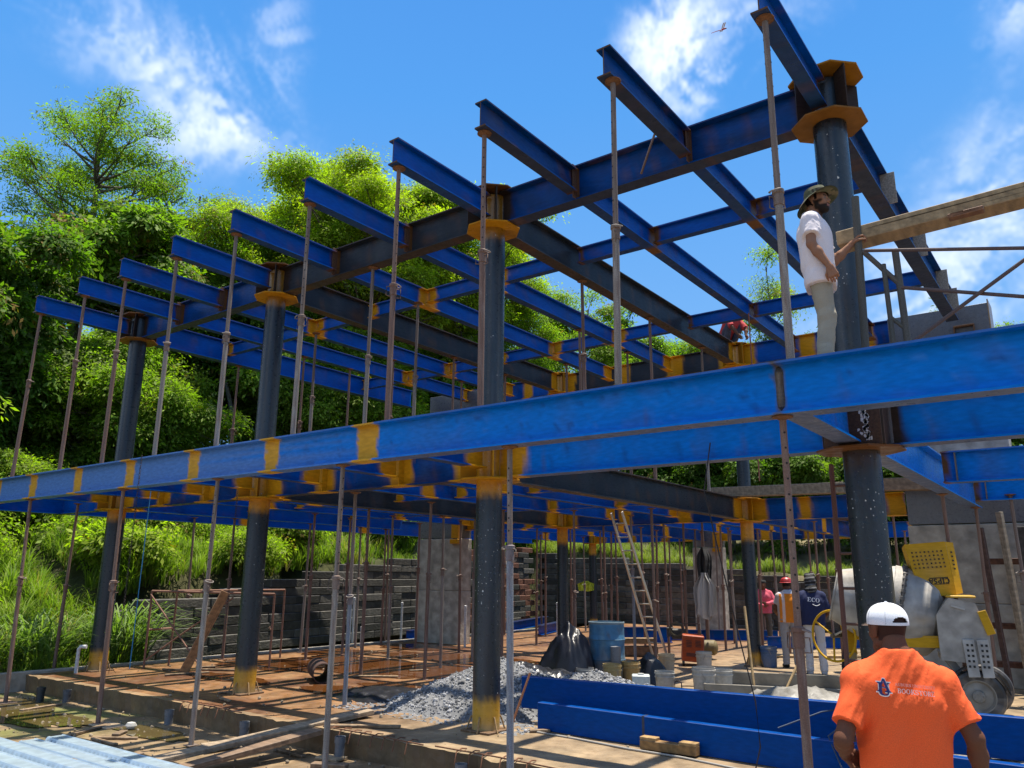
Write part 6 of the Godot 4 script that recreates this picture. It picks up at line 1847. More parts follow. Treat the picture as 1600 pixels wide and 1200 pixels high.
	for t in 2:
		var xf := []
		var cs := []
		for k in 14000:
			var x := -14.15 - pow(R.randf(), 1.6) * 13.0
			var z := R.randf_range(-20.0, 7.0)
			if z < -1.3 and x > wall_x(z) - 0.45: continue
			if F.get_noise_2d(x * 0.35 + t * 20.0, z * 0.35) < -0.15: continue
			var s := R.randf_range(0.4, 1.15) * (0.8 + 0.6 * F.get_noise_2d(x * 0.6 + 5.0, z * 0.6))
			xf.append(Transform3D(Basis(Vector3.UP, R.randf() * TAU).scaled(Vector3(s, s * R.randf_range(0.8, 1.2), s)), Vector3(x, hill_h(x, z) - 0.03, z)))
			var dry := smoothstep(0.1, 0.4, F.get_noise_2d(x * 0.5 + 30.0, z * 0.5))
			cs.append(lin(0.36, 0.31, 0.13) * R.randf_range(0.6, 1.1) if R.randf() < 0.08 + 0.3 * dry else lin(0.11, 0.20, 0.03).lerp(lin(0.27, 0.36, 0.065), R.randf()) * R.randf_range(0.8, 1.2))
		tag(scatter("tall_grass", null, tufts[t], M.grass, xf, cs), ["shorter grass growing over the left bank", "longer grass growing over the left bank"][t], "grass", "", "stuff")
	var xf := []
	var cs := []
	for k in 9000:
		var x := R.randf_range(-22.0, 8.0)
		var z := -20.9 - pow(R.randf(), 1.5) * 9.0
		if F.get_noise_2d(x * 0.5, z * 0.5) < (0.12 if x > -13.0 else -0.3): continue
		if z > -22.0: z -= 0.9
		var s := R.randf_range(0.35, 0.9)
		xf.append(Transform3D(Basis(Vector3.UP, R.randf() * TAU).scaled(Vector3.ONE * s), Vector3(x, hill_h(x, z) - 0.03, z)))
		cs.append(lin(0.14, 0.20, 0.04).lerp(lin(0.30, 0.33, 0.10), R.randf()))
	tag(scatter("tall_grass", null, tufts[0], M.grass, xf, cs), "sunlit grass on the ground above the back wall", "grass", "", "stuff")
	# big drooping clumps by the farthest left column
	for q in [[-14.75, -1.0, 1.55, "big drooping grass clump right of the farthest left column"], [-14.9, 0.5, 1.3, "big drooping grass clump left of the farthest left column"], [-14.8, 2.2, 1.1, "drooping grass clump at the left edge by the kerb"]]:
		var g := thing("grass_clump", q[3], "grass clump", at(q[0], hill_h(q[0], q[1]) - 0.05, q[1]), "drooping grass clumps by the kerb")
		var x2 := []
		var c2 := []
		for k in 34:
			var s: float = q[2] * R.randf_range(0.8, 1.2)
			x2.append(Transform3D(Basis(Vector3.UP, R.randf() * TAU).scaled(Vector3(s * 1.1, s, s * 1.1)), Vector3(R.randfn(0, 0.25), 0, R.randfn(0, 0.25))))
			c2.append(lin(0.13, 0.22, 0.06).lerp(lin(0.28, 0.38, 0.14), R.randf()))
		var bl: ArrayMesh = blade.call(14, 1.0, 0.95, 7)
		scatter("blades", g, bl, M.grass, x2, c2).set_meta("kind", "stuff")

# ------------------------------------------------------------------ people
# distance field of tapered bones, meshed with surface nets
# bone: [a, b, ra, rb, blend, flat direction or zero, flat factor, clip normal or zero, clip offset]
func bone(a: Vector3, b: Vector3, ra: float, rb: float, k := 0.03, fd := Vector3.ZERO, fk := 1.0, cn := Vector3.ZERO, cd := 0.0) -> Array:
	return [a, b, ra, rb, k, fd, fk, cn, cd]

func net(bones: Array, cell: float, disp, colf, into: MB, xf := Transform3D()) -> void:
	var lo := Vector3.ONE * 1e9
	var hi := -lo
	for q in bones:
		var r: float = maxf(q[2], q[3]) * 1.0 + 0.02
		lo = lo.min(q[0] - Vector3.ONE * r).min(q[1] - Vector3.ONE * r)
		hi = hi.max(q[0] + Vector3.ONE * r).max(q[1] + Vector3.ONE * r)
	lo -= Vector3.ONE * cell * 3.0
	hi += Vector3.ONE * cell * 3.0
	var nx := int((hi.x - lo.x) / cell) + 2
	var ny := int((hi.y - lo.y) / cell) + 2
	var nz := int((hi.z - lo.z) / cell) + 2
	var f := PackedFloat32Array()
	f.resize(nx * ny * nz)
	f.fill(0.5)
	for q in bones:
		var a: Vector3 = q[0]
		var ba: Vector3 = q[1] - a
		var bb := maxf(ba.length_squared(), 1e-9)
		var ra: float = q[2]
		var dr: float = q[3] - ra
		var k: float = q[4]
		var fd: Vector3 = q[5]
		var fk: float = q[6] - 1.0
		var flatb := fd != Vector3.ZERO and fk != 0.0
		var cn: Vector3 = q[7]
		var cd: float = q[8]
		var clip := cn != Vector3.ZERO
		var g: float = maxf(q[2], q[3]) * (1.0 if fk >= 0.0 else 1.0 / (1.0 + fk)) + k + cell * 3.0
		var p0: Vector3 = (a.min(q[1]) - Vector3.ONE * g - lo) / cell
		var p1: Vector3 = (a.max(q[1]) + Vector3.ONE * g - lo) / cell
		for z in range(maxi(0, int(p0.z)), mini(nz, int(p1.z) + 1)):
			for y in range(maxi(0, int(p0.y)), mini(ny, int(p1.y) + 1)):
				var i := (z * ny + y) * nx
				for x in range(maxi(0, int(p0.x)), mini(nx, int(p1.x) + 1)):
					var p := lo + Vector3(x, y, z) * cell
					var pa := p - a
					var t := clampf(pa.dot(ba) / bb, 0.0, 1.0)
					var v := pa - ba * t
					if flatb:
						v += fd * (v.dot(fd) * fk)
					var d := v.length() - (ra + dr * t)
					if clip:
						d = maxf(d, p.dot(cn) - cd)
					var e := f[i + x]
					var hh := maxf(k - absf(e - d), 0.0) / k
					f[i + x] = minf(e, d) - hh * hh * k * 0.25
	if disp != null:
		for z in nz:
			for y in ny:
				var i := (z * ny + y) * nx
				for x in nx:
					if absf(f[i + x]) < cell * 3.0:
						f[i + x] -= disp.call(lo + Vector3(x, y, z) * cell)
	var idx := {}
	var vs := []
	var ns := []
	var sx := 1
	var sy := nx
	var sz := nx * ny
	var lim := cell * 3.4
	for z in nz - 1:
		for y in ny - 1:
			var i := (z * ny + y) * nx
			for x in nx - 1:
				var o := i + x
				if absf(f[o]) > lim: continue
				var c0 := f[o]
				var c1 := f[o + sx]
				var c2 := f[o + sy]
				var c3 := f[o + sx + sy]
				var c4 := f[o + sz]
				var c5 := f[o + sx + sz]
				var c6 := f[o + sy + sz]
				var c7 := f[o + sx + sy + sz]
				var m := int(c0 < 0) + int(c1 < 0) + int(c2 < 0) + int(c3 < 0) + int(c4 < 0) + int(c5 < 0) + int(c6 < 0) + int(c7 < 0)
				if m == 0 or m == 8: continue
				var s := Vector3.ZERO
				var n := 0
				var cc := [c0, c1, c2, c3, c4, c5, c6, c7]
				for e in [[0, 1], [2, 3], [4, 5], [6, 7], [0, 2], [1, 3], [4, 6], [5, 7], [0, 4], [1, 5], [2, 6], [3, 7]]:
					var u: float = cc[e[0]]
					var w: float = cc[e[1]]
					if (u < 0.0) != (w < 0.0):
						var t := u / (u - w)
						var pa := Vector3(e[0] & 1, (e[0] >> 1) & 1, e[0] >> 2)
						var pb := Vector3(e[1] & 1, (e[1] >> 1) & 1, e[1] >> 2)
						s += pa.lerp(pb, t)
						n += 1
				s /= n
				var gr := Vector3(lerpf(lerpf(c1 - c0, c3 - c2, s.y), lerpf(c5 - c4, c7 - c6, s.y), s.z), lerpf(lerpf(c2 - c0, c3 - c1, s.x), lerpf(c6 - c4, c7 - c5, s.x), s.z), lerpf(lerpf(c4 - c0, c5 - c1, s.x), lerpf(c6 - c2, c7 - c3, s.x), s.y))
				idx[o] = vs.size()
				vs.append(lo + (Vector3(x, y, z) + s) * cell)
				ns.append(gr.normalized())
	var cs := []
	for k in vs.size():
		cs.append(colf.call(vs[k], ns[k]))
	for o in idx:
		for ax in 3:
			var st: int = [sx, sy, sz][ax]
			var u: int = [sy, sz, sx][ax]
			var w: int = [sz, sx, sy][ax]
			if o + st >= f.size(): continue
			if (f[o] < 0.0) == (f[o + st] < 0.0): continue
			if not (idx.has(o - u) and idx.has(o - w) and idx.has(o - u - w)): continue
			var q := [idx[o], idx[o - u], idx[o - u - w], idx[o - w]]
			var pv := []
			var nv := []
			for j in q:
				pv.append(xf * vs[j])
				nv.append(xf.basis * ns[j])
			into.tri(pv[0], pv[1], pv[2], nv[0], nv[1], nv[2], cs[q[0]], cs[q[1]], cs[q[2]])
			into.tri(pv[0], pv[2], pv[3], nv[0], nv[2], nv[3], cs[q[0]], cs[q[2]], cs[q[3]])

# a hand at the wrist w: d runs to the fingertips, p is where the palm faces, curl bends the fingers
func hand(w: Vector3, d: Vector3, p: Vector3, thumb_side: float, curl: float, s: float, cell: float, skin: Color, into: MB) -> void:
	d = d.normalized()
	p = (p - d * p.dot(d)).normalized()
	var ac := d.cross(p).normalized() * thumb_side
	var bs := []
	for k in 4:
		var o := (k - 1.5) * 0.0205 * s
		bs.append(bone(w + ac * o * 0.5, w + d * 0.085 * s + ac * o, 0.017 * s, 0.0125 * s, 0.012))
	var ln := [0.040, 0.046, 0.043, 0.033]
	for k in 4:
		var off := (1.5 - k) * 0.0215 * s
		var at0 := w + d * (0.088 - 0.004 * absf(k - 1.2)) * s + ac * off
		var ang := curl * (0.75 + 0.12 * k)
		var dir := d
		var r := 0.0092 * s
		for j in 3:
			dir = (d * cos(ang) + p * sin(ang)).normalized()
			var l: float = ln[k] * s * [1.0, 0.66, 0.55][j]
			var e := at0 + dir * l
			bs.append(bone(at0, e, r, r * 0.9, 0.006))
			at0 = e
			r *= 0.9
			ang += curl * [1.0, 0.7, 0.5][j]
	var t0 := w + d * 0.022 * s + ac * 0.024 * s + p * 0.006 * s
	var td := (d * 0.62 + ac * 0.62 + p * 0.35).normalized()
	var t1 := t0 + td * 0.042 * s
	var td2 := (d * 0.75 + ac * 0.1 + p * (0.35 + curl * 0.35)).normalized()
	var t2 := t1 + td2 * 0.034 * s
	bs.append(bone(t0, t1, 0.014 * s, 0.0115 * s, 0.01))
	bs.append(bone(t1, t2, 0.011 * s, 0.0095 * s, 0.005))
	bs.append(bone(t2, t2 + (td2 + p * curl * 0.3).normalized() * 0.026 * s, 0.0095 * s, 0.0075 * s, 0.005))
	net(bs, cell, null, func(q, _n): return skin.lerp(skin * 1.35, smoothstep(0.0, 0.02, (q - w).dot(p)) * 0.4), into)

# o: at, turn, scale, pelvis (height), lean (basis), arms and legs in local coordinates (z forward, x to the person's left)
func person(o: Dictionary) -> Node3D:
	var root := thing("person", o.label, "person", Transform3D(Basis(Vector3.UP, o.turn).scaled(Vector3.ONE * o.scale), o.at))
	var skin: Color = o.skin
	var py: float = o.get("pelvis", 0.95)
	var cell: float = o.cell
	var up := Transform3D(o.get("lean", Basis()), Vector3(0, py, 0))
	var T := func(x: float, y: float, z: float) -> Vector3: return up * Vector3(x, y - 0.95, z)
	var fz: Vector3 = up.basis.z
	var shl: Array = [T.call(0.172, 1.385, -0.012), T.call(-0.172, 1.385, -0.012)]
	if o.has("shoulders"):
		shl = [shl[0] + o.shoulders[0], shl[1] + o.shoulders[1]]
	var arms: Array = o.arms    # [[elbow, wrist, hand dir, palm dir, curl], the same for the right]
	var legs: Array = o.legs    # [[knee, ankle, toe], ...]
	var hips := [Vector3(0.09, py - 0.02, 0), Vector3(-0.09, py - 0.02, 0)]
	var b := MB.new()
	var bs := [
		bone(T.call(-0.075, 0.96, 0), T.call(0.075, 0.96, 0), 0.115, 0.115, 0.05, fz, 1.15),
		bone(T.call(0, 1.02, 0), T.call(0, 1.16, 0), 0.13, 0.135, 0.05, fz, 1.3),
		bone(T.call(-0.07, 1.28, 0), T.call(0.07, 1.28, 0), 0.135, 0.135, 0.05, fz, 1.25),
		bone(shl[0], shl[1], 0.058, 0.058, 0.05),
		bone(T.call(0.03, 1.475, -0.02), shl[0], 0.05, 0.05, 0.05), bone(T.call(-0.03, 1.475, -0.02), shl[1], 0.05, 0.05, 0.05),
		bone(T.call(0, 1.42, -0.02), T.call(0, 1.555, 0.012), 0.062, 0.056, 0.04)]
	for s in 2:
		var a = arms[s]
		bs.append(bone(shl[s], a[0], 0.052, 0.040, 0.03))
		bs.append(bone(a[0], a[0].lerp(a[1], 0.35), 0.039, 0.042, 0.02))
		bs.append(bone(a[0].lerp(a[1], 0.35), a[1], 0.042, 0.026, 0.02))
		bs.append(bone(a[1], a[1] + a[2].normalized() * 0.03, 0.025, 0.024, 0.015))
		var l = legs[s]
		bs.append(bone(hips[s], l[0], 0.088, 0.056, 0.04))
		bs.append(bone(l[0], l[0].lerp(l[1], 0.35), 0.054, 0.056, 0.03))
		bs.append(bone(l[0].lerp(l[1], 0.35), l[1], 0.056, 0.038, 0.03))
	net(bs, cell, null, func(_p, _n): return skin, b)
	for s in 2:
		var a = arms[s]
		if a.size() > 4: hand(a[1], a[2], a[3], a[5] if a.size() > 5 else 1.0, a[4], 1.0, minf(cell * 0.5, 0.005), skin, b)
	# head, in its own frame: z forward, origin mid-skull
	var hd := Transform3D(o.get("head", Basis()), T.call(0, 1.625, 0.035) + o.get("head_at", Vector3.ZERO))
	var hb := [
		bone(Vector3(0, 0.035, -0.022), Vector3(0, 0.03, 0.012), 0.083, 0.078, 0.03, Vector3.RIGHT, 1.08),
		bone(Vector3(0, -0.015, 0.032), Vector3(0, -0.070, 0.046), 0.062, 0.047, 0.03),
		bone(Vector3(-0.025, -0.088, 0.060), Vector3(0.025, -0.088, 0.060), 0.022, 0.022, 0.03),
		bone(Vector3(-0.052, -0.065, 0.012), Vector3(0.052, -0.065, 0.012), 0.022, 0.022, 0.035),
		bone(Vector3(-0.04, -0.022, 0.066), Vector3(-0.02, -0.04, 0.078), 0.02, 0.018, 0.02),
		bone(Vector3(0.04, -0.022, 0.066), Vector3(0.02, -0.04, 0.078), 0.02, 0.018, 0.02),
		bone(Vector3(0, 0.012, 0.092), Vector3(0, -0.028, 0.112), 0.008, 0.0115, 0.014),
		bone(Vector3(-0.012, -0.034, 0.098), Vector3(0.012, -0.034, 0.098), 0.010, 0.010, 0.012),
		bone(Vector3(-0.038, 0.022, 0.076), Vector3(0.038, 0.022, 0.076), 0.012, 0.012, 0.022),
		bone(Vector3(-0.020, -0.060, 0.088), Vector3(0.020, -0.060, 0.088), 0.0085, 0.0085, 0.01),
		bone(Vector3(-0.016, -0.071, 0.086), Vector3(0.016, -0.071, 0.086), 0.009, 0.009, 0.008),
		bone(Vector3(-0.031, 0.003, 0.074), Vector3(-0.031, 0.003, 0.075), 0.0125, 0.0125, 0.003),
		bone(Vector3(0.031, 0.003, 0.074), Vector3(0.031, 0.003, 0.075), 0.0125, 0.0125, 0.003),
		bone(Vector3(-0.080, 0.012, -0.008), Vector3(-0.078, -0.028, -0.002), 0.022, 0.014, 0.008, Vector3.RIGHT, 1.9),
		bone(Vector3(0.080, 0.012, -0.008), Vector3(0.078, -0.028, -0.002), 0.022, 0.014, 0.008, Vector3.RIGHT, 1.9),
		bone(Vector3(0, -0.03, -0.02), Vector3(0, -0.13, -0.035), 0.058, 0.056, 0.03)]
	var hair: Color = o.get("hair", lin(0.012, 0.010, 0.009))
	var beard: float = o.get("beard", 0.0)
	net(hb, minf(cell * 0.5, 0.006), null, func(p: Vector3, _n) -> Color:
		var c := skin
		if p.y > 0.055 or (p.z < -0.012 and p.y > -0.055 + 0.02 * smoothstep(-0.02, -0.06, p.z) and absf(p.x) < 0.074) or (p.z < 0.035 and p.y > 0.0 and absf(p.x) > 0.062 and absf(p.x) < 0.077 and p.z > 0.008):
			c = hair.lerp(skin, o.get("fade", 0.0))
		if beard > 0.0:
			var bd := smoothstep(-0.048, -0.066, p.y) * smoothstep(0.0, 0.03, p.z) + smoothstep(0.054, 0.064, absf(p.x)) * smoothstep(0.005, -0.02, p.y) * smoothstep(-0.008, 0.01, p.z)
			if absf(p.x) < 0.03 and p.z > 0.07 and p.y > -0.056 and p.y < -0.046: bd = 0.8
			c = c.lerp(hair, clampf(bd, 0, 1) * beard)
		if absf(p.x) < 0.022 and p.y < -0.055 and p.y > -0.078 and p.z > 0.083: c = skin.lerp(lin(0.25, 0.08, 0.07), 0.6)
		for e in [-1.0, 1.0]:
			var dx := Vector2(p.x - e * 0.031, p.y - 0.003)
			if p.z > 0.076:
				if absf(dx.x) < 0.011 and absf(dx.y) < 0.0055: c = lin(0.28, 0.25, 0.23)
				if dx.length() < 0.0058: c = lin(0.02, 0.012, 0.01)
				if absf(dx.x) < 0.019 and p.y > 0.018 and p.y < 0.030: c = hair
		return c, b, hd)
	obj("body", b.mesh(), M.skin, root)
	# shirt
	var sh: Color = o.shirt
	var loose: float = o.get("loose", 0.016)
	var hem: float = o.get("hem", 0.86)
	var hn: Vector3 = -up.basis.y
	var hc: float = -(T.call(0, hem, 0).dot(up.basis.y))
	var nk: Vector3 = T.call(0, 1.475, 0.0)
	var nn: Vector3 = (up.basis.y + up.basis.z * 0.35).normalized()
	var st := [
		bone(T.call(-0.078, 0.84, 0.005), T.call(0.078, 0.84, 0.005), 0.118 + loose, 0.118 + loose, 0.05, fz, 1.12, hn, hc),
		bone(T.call(-0.07, 1.0, 0), T.call(-0.075, 1.25, 0), 0.122 + loose, 0.128 + loose, 0.05, fz, 1.1, hn, hc),
		bone(T.call(0.07, 1.0, 0), T.call(0.075, 1.25, 0), 0.122 + loose, 0.128 + loose, 0.05, fz, 1.1, hn, hc),
		bone(T.call(-0.07, 1.30, 0), T.call(0.07, 1.30, 0), 0.132 + loose * 0.7, 0.132 + loose * 0.7, 0.05, fz, 1.18),
		bone(shl[0], shl[1], 0.063, 0.063, 0.05),
		bone(T.call(0.04, 1.46, -0.02), shl[0], 0.055, 0.056, 0.05, Vector3.ZERO, 1.0, nn, nk.dot(nn) + 0.008), bone(T.call(-0.04, 1.46, -0.02), shl[1], 0.055, 0.056, 0.05, Vector3.ZERO, 1.0, nn, nk.dot(nn) + 0.008),
		bone(T.call(0, 1.40, -0.02), T.call(0, 1.485, -0.008), 0.085, 0.075, 0.05, Vector3.ZERO, 1.0, nn, nk.dot(nn) + 0.008)]
	var slv: float = o.get("sleeve", 0.62)
	for s in 2:
		var a = arms[s]
		var end: Vector3 = shl[s].lerp(a[0], slv)
		var dn: Vector3 = (a[0] - shl[s]).normalized()
		st.append(bone(shl[s], end + dn * 0.05, 0.060 + loose * 0.35, 0.062 + loose * 0.5, 0.035, Vector3.ZERO, 1.0, dn, end.dot(dn)))
		if o.get("long_sleeve", false):
			st.append(bone(shl[s], a[0], 0.062, 0.052, 0.03))
			st.append(bone(a[0], a[1], 0.051, 0.038, 0.03))
	var fold: float = o.get("fold", 0.009)
	var sb := MB.new()
	var colf: Variant = o.get("shirt_col")
	net(st, cell, func(p: Vector3) -> float:
		var a := F.get_noise_3d(p.x * 6.0 + p.y * 4.0, p.y * 1.6 - p.x * 2.0, p.z * 6.0)
		var c := 1.0 - absf(F.get_noise_3d(p.x * 4.0 + p.y * 3.0 + 7.0, p.y * 2.0, p.z * 4.0)) * 3.0
		var e := 1.0 - absf(F.get_noise_3d((p.x * 0.85 + p.y * 0.5) * 9.0 + 3.0, (p.y * 0.85 - p.x * 0.5) * 1.3, p.z * 3.0)) * 4.0
		return fold * (0.8 * a + 0.35 * maxf(c, 0.0) + 0.5 * maxf(e, 0.0)),
		func(p: Vector3, n: Vector3) -> Color: return colf.call(p, n) if colf != null else sh, sb)
	var so := obj("shirt", sb.mesh(), M.cloth, root)
	# trousers
	var tc: Color = o.trousers
	var tr := [bone(Vector3(-0.075, py + 0.02, 0), Vector3(0.075, py + 0.02, 0), 0.122, 0.122, 0.05, Vector3.BACK, 1.12, Vector3.UP, py + 0.10)]
	for s in 2:
		var l = legs[s]
		tr.append(bone(hips[s], l[0], 0.098, 0.073, 0.04))
		tr.append(bone(l[0], l[1] + (l[1] - l[0]).normalized() * 0.02, 0.073, 0.064, 0.03, Vector3.ZERO, 1.0, (l[1] - l[0]).normalized(), l[1].dot((l[1] - l[0]).normalized()) + 0.03))
	var tb := MB.new()
	net(tr, cell, func(p: Vector3) -> float: return 0.010 * F.get_noise_3d(p.x * 5.0 + p.y * 3.0, p.y * 8.0, p.z * 5.0) + 0.006 * (1.0 - absf(F.get_noise_3d(p.x * 3.0, p.y * 10.0, p.z * 3.0 + 5.0)) * 3.0) * smoothstep(0.5, 0.1, p.y),
		func(p: Vector3, _n) -> Color: return tc * (0.85 + 0.3 * (F.get_noise_3d(p.x * 4.0, p.y * 3.0, p.z * 4.0) * 0.5 + 0.5)), tb)
	obj("trousers", tb.mesh(), M.cloth, root)
	# boots
	for s in 2:
		var l = legs[s]
		var bb := MB.new()
		var fd: Vector3 = l[2]
		var g: Vector3 = l[1] + Vector3(0, -0.055, 0)
		net([bone(l[1] + Vector3(0, 0.05, 0), g + Vector3(0, 0.02, 0), 0.05, 0.048, 0.02), bone(g - fd * 0.03, g + fd * 0.14, 0.042, 0.04, 0.03, Vector3.UP, 1.1, Vector3.DOWN, -(l[1].y - 0.088)), bone(g, g + fd * 0.1, 0.045, 0.042, 0.03, Vector3.ZERO, 1.0, Vector3.DOWN, -(l[1].y - 0.088))], maxf(cell, 0.012), null, func(_p, _n): return o.get("boots", lin(0.03, 0.025, 0.02)), bb)
		obj("boot", bb.mesh(), M.cloth, root)
	root.set_meta("head_frame", hd)
	root.set_meta("torso_frame", up)
	return root

func standing_legs(sp := 0.11, bend := 0.02) -> Array:
	return [[Vector3(sp * 0.95, 0.51, bend), Vector3(sp, 0.09, -0.02), Vector3(0.15, 0, 1).normalized()], [Vector3(-sp * 0.95, 0.51, bend + 0.01), Vector3(-sp, 0.09, -0.01), Vector3(-0.2, 0, 1).normalized()]]

func part_of(root: Node3D, called: String, b: MB, mt: Material) -> MeshInstance3D:
	return obj(called, b.mesh(), mt, root)

# lettering laid on a curved back: every vertex is moved to the surface of the mesh
func lay_on(called: String, text: String, px: float, col: Color, fr: Transform3D, cloth: MeshInstance3D, lift: float, bold := false) -> void:
	var tm := TextMesh.new()
	var sf := SystemFont.new()
	sf.font_names = PackedStringArray(["Droid Serif"])
	sf.font_weight = 700 if bold else 400
	tm.font = sf
	tm.text = text
	tm.font_size = 48
	tm.pixel_size = px / 34.0
	tm.depth = 0.0
	tm.curve_step = 2.0
	var arr := tm.surface_get_arrays(0)
	var vs: PackedVector3Array = arr[Mesh.ARRAY_VERTEX]
	var ix = arr[Mesh.ARRAY_INDEX]
	var cv: PackedVector3Array = cloth.mesh.surface_get_arrays(0)[Mesh.ARRAY_VERTEX]
	var inv := fr.affine_inverse()
	var grid := {}
	for k in cv.size():
		var q := inv * cv[k]
		if q.z > -0.12 and q.z < 0.2 and absf(q.x) < 0.25 and absf(q.y) < 0.12:
			var key := Vector2i(int(floor(q.x / 0.012)), int(floor(q.y / 0.012)))
			grid[key] = maxf(grid.get(key, -1.0), q.z)
	var hgt := func(x: float, y: float) -> float:
		var sum := 0.0
		var wt := 0.0
		var key := Vector2i(int(floor(x / 0.012)), int(floor(y / 0.012)))
		for i in range(-1, 2):
			for j in range(-1, 2):
				var kk := key + Vector2i(i, j)
				if grid.has(kk):
					var d := Vector2(kk.x * 0.012 + 0.006 - x, kk.y * 0.012 + 0.006 - y).length()
					var w := 1.0 / (0.004 + d)
					sum += grid[kk] * w
					wt += w
		return sum / wt if wt > 0.0 else 0.0
	var b := MB.new()
	var n: int = ix.size() if ix != null and ix.size() else vs.size()
	for k in range(0, n, 3):
		var p := []
		for j in 3:
			var q: Vector3 = vs[ix[k + j]] if ix != null and ix.size() else vs[k + j]
			p.append(fr * Vector3(q.x, q.y, hgt.call(q.x, q.y) + lift))
		b.tri(p[0], p[1], p[2], fr.basis.z, fr.basis.z, fr.basis.z, col, col, col)
	obj(called, b.mesh(), M.plain, cloth)

func people() -> void:
	# the man on the steel, holding the scaffold post
	var tan_skin := lin(0.30, 0.155, 0.095)
	var m := person({"label": "man in a white t-shirt and bucket hat standing on the steel frame", "at": Vector3(0.07, 3.337, 1.31), "turn": deg_to_rad(102.0), "scale": 0.93, "skin": tan_skin, "cell": 0.011, "shirt": lin(0.80, 0.74, 0.76), "trousers": lin(0.36, 0.32, 0.24), "loose": 0.026, "hem": 0.80, "sleeve": 0.66, "fold": 0.011, "beard": 0.95,
		"head": Basis(Vector3.UP, -0.42) * Basis(Vector3.RIGHT, -0.05), "head_at": Vector3(0, 0, 0.025), "lean": Basis(Vector3.RIGHT, -0.03),
		"arms": [[Vector3(0.26, 1.13, 0.13), Vector3(0.265, 1.28, 0.29), Vector3(0.05, 0.6, 0.6), Vector3(0.2, -0.5, 1.0), 0.95, -1.0], [Vector3(-0.265, 1.125, -0.03), Vector3(-0.25, 0.90, 0.10), Vector3(0.0, -0.95, 0.3), Vector3(1, 0, 0.1), 0.85, -1.0]],
		"legs": standing_legs(0.10, 0.03)})
	var hd: Transform3D = m.get_meta("head_frame")
	var b := MB.new()
	var camo := func(p: Vector3) -> Color:
		var n := F.get_noise_3d(p.x * 9.0, p.y * 9.0, p.z * 9.0)
		var n2 := G.get_noise_3d(p.x * 14.0 + 5.0, p.y * 14.0, p.z * 14.0)
		var c := lin(0.14, 0.14, 0.075)
		if n > 0.08: c = lin(0.075, 0.085, 0.04)
		if n2 > 0.2: c = lin(0.20, 0.17, 0.10)
		if n < -0.22: c = lin(0.06, 0.045, 0.03)
		return c
	var ht := hd * Transform3D(Basis(Vector3.RIGHT, -0.12), Vector3(0, 0.045, -0.005))
	var na := 40
	var rows := [[0.0, 0.098], [0.05, 0.096], [0.085, 0.083], [0.096, 0.05], [0.100, 0.012], [0.104, -0.002], [0.130, -0.006], [0.158, -0.014], [0.182, -0.026]]
	var hp := func(r: int, k: int) -> Vector3:
		var a := TAU * k / na
		var q = rows[r]
		var dr := 0.0
		if r > 5:
			var u := (r - 5) / 3.0
			# the brim: up in front, sagging at the back and sides
			dr = u * (0.035 * sin(a) - 0.055 * maxf(-sin(a), 0.0) - 0.02 * absf(cos(a)) + 0.010 * sin(a * 3.0 + 1.0))
		return ht * Vector3(cos(a) * q[0] * 0.93, q[1] + dr, sin(a) * q[0] * 1.08)
	for r in rows.size() - 1:
		for k in na:
			var p0: Vector3 = hp.call(r, k)
			var p1: Vector3 = hp.call(r, k + 1)
			var p2: Vector3 = hp.call(r + 1, k + 1)
			var p3: Vector3 = hp.call(r + 1, k)
			b.flat(p0, p1, p2, p3, p0 - hd.origin + Vector3.UP * 0.05, camo.call(p0))
			if r > 4: b.flat(p0 - hd.basis.y * 0.004, p1 - hd.basis.y * 0.004, p2 - hd.basis.y * 0.003, p3 - hd.basis.y * 0.003, Vector3.DOWN, camo.call(p0) * 0.9)
	part_of(m, "bucket_hat", b, M.cloth)
	m.remove_meta("head_frame")
	m.remove_meta("torso_frame")
	# the man in orange, close to the camera, from behind
	var dark := lin(0.135, 0.062, 0.038)
	m = person({"label": "man in an orange t-shirt and white cap walking away, nearest to the camera", "at": Vector3(0.785, -0.10, 3.36), "turn": deg_to_rad(-150.0), "scale": 1.0, "skin": dark, "cell": 0.0085, "shirt": lin(0.88, 0.115, 0.022), "trousers": lin(0.06, 0.075, 0.12), "loose": 0.010, "hem": 0.80, "sleeve": 0.74, "fold": 0.012, "fade": 0.25,
		"head": Basis(Vector3.UP, 0.30) * Basis(Vector3.RIGHT, 0.10), "head_at": Vector3(0.01, -0.01, 0.02), "lean": Basis(Vector3.RIGHT, 0.06) * Basis(Vector3.BACK, 0.03),
		"shoulders": [Vector3(0.02, -0.02, 0.0), Vector3(-0.02, -0.015, 0.0)],
		"arms": [[Vector3(0.30, 1.12, -0.09), Vector3(0.245, 1.02, 0.11), Vector3(-0.75, -0.35, 0.5), Vector3(-0.3, 0.1, -1), 0.7, 1.0], [Vector3(-0.305, 1.135, -0.05), Vector3(-0.365, 0.90, 0.06), Vector3(-0.05, -1, 0.12), Vector3(0.9, 0, -0.3), 0.45, -1.0]],
		"legs": [[Vector3(0.11, 0.52, 0.14), Vector3(0.11, 0.09, 0.12), Vector3(0.1, 0, 1).normalized()], [Vector3(-0.11, 0.50, 0.0), Vector3(-0.11, 0.11, -0.18), Vector3(-0.15, 0, 1).normalized()]]})
	hd = m.get_meta("head_frame")
	var up: Transform3D = m.get_meta("torso_frame")
	b = MB.new()
	var ct := hd * Transform3D(Basis(Vector3.RIGHT, -0.10), Vector3(0, 0.03, -0.008))
	na = 96
	var wh := lin(0.74, 0.76, 0.80)
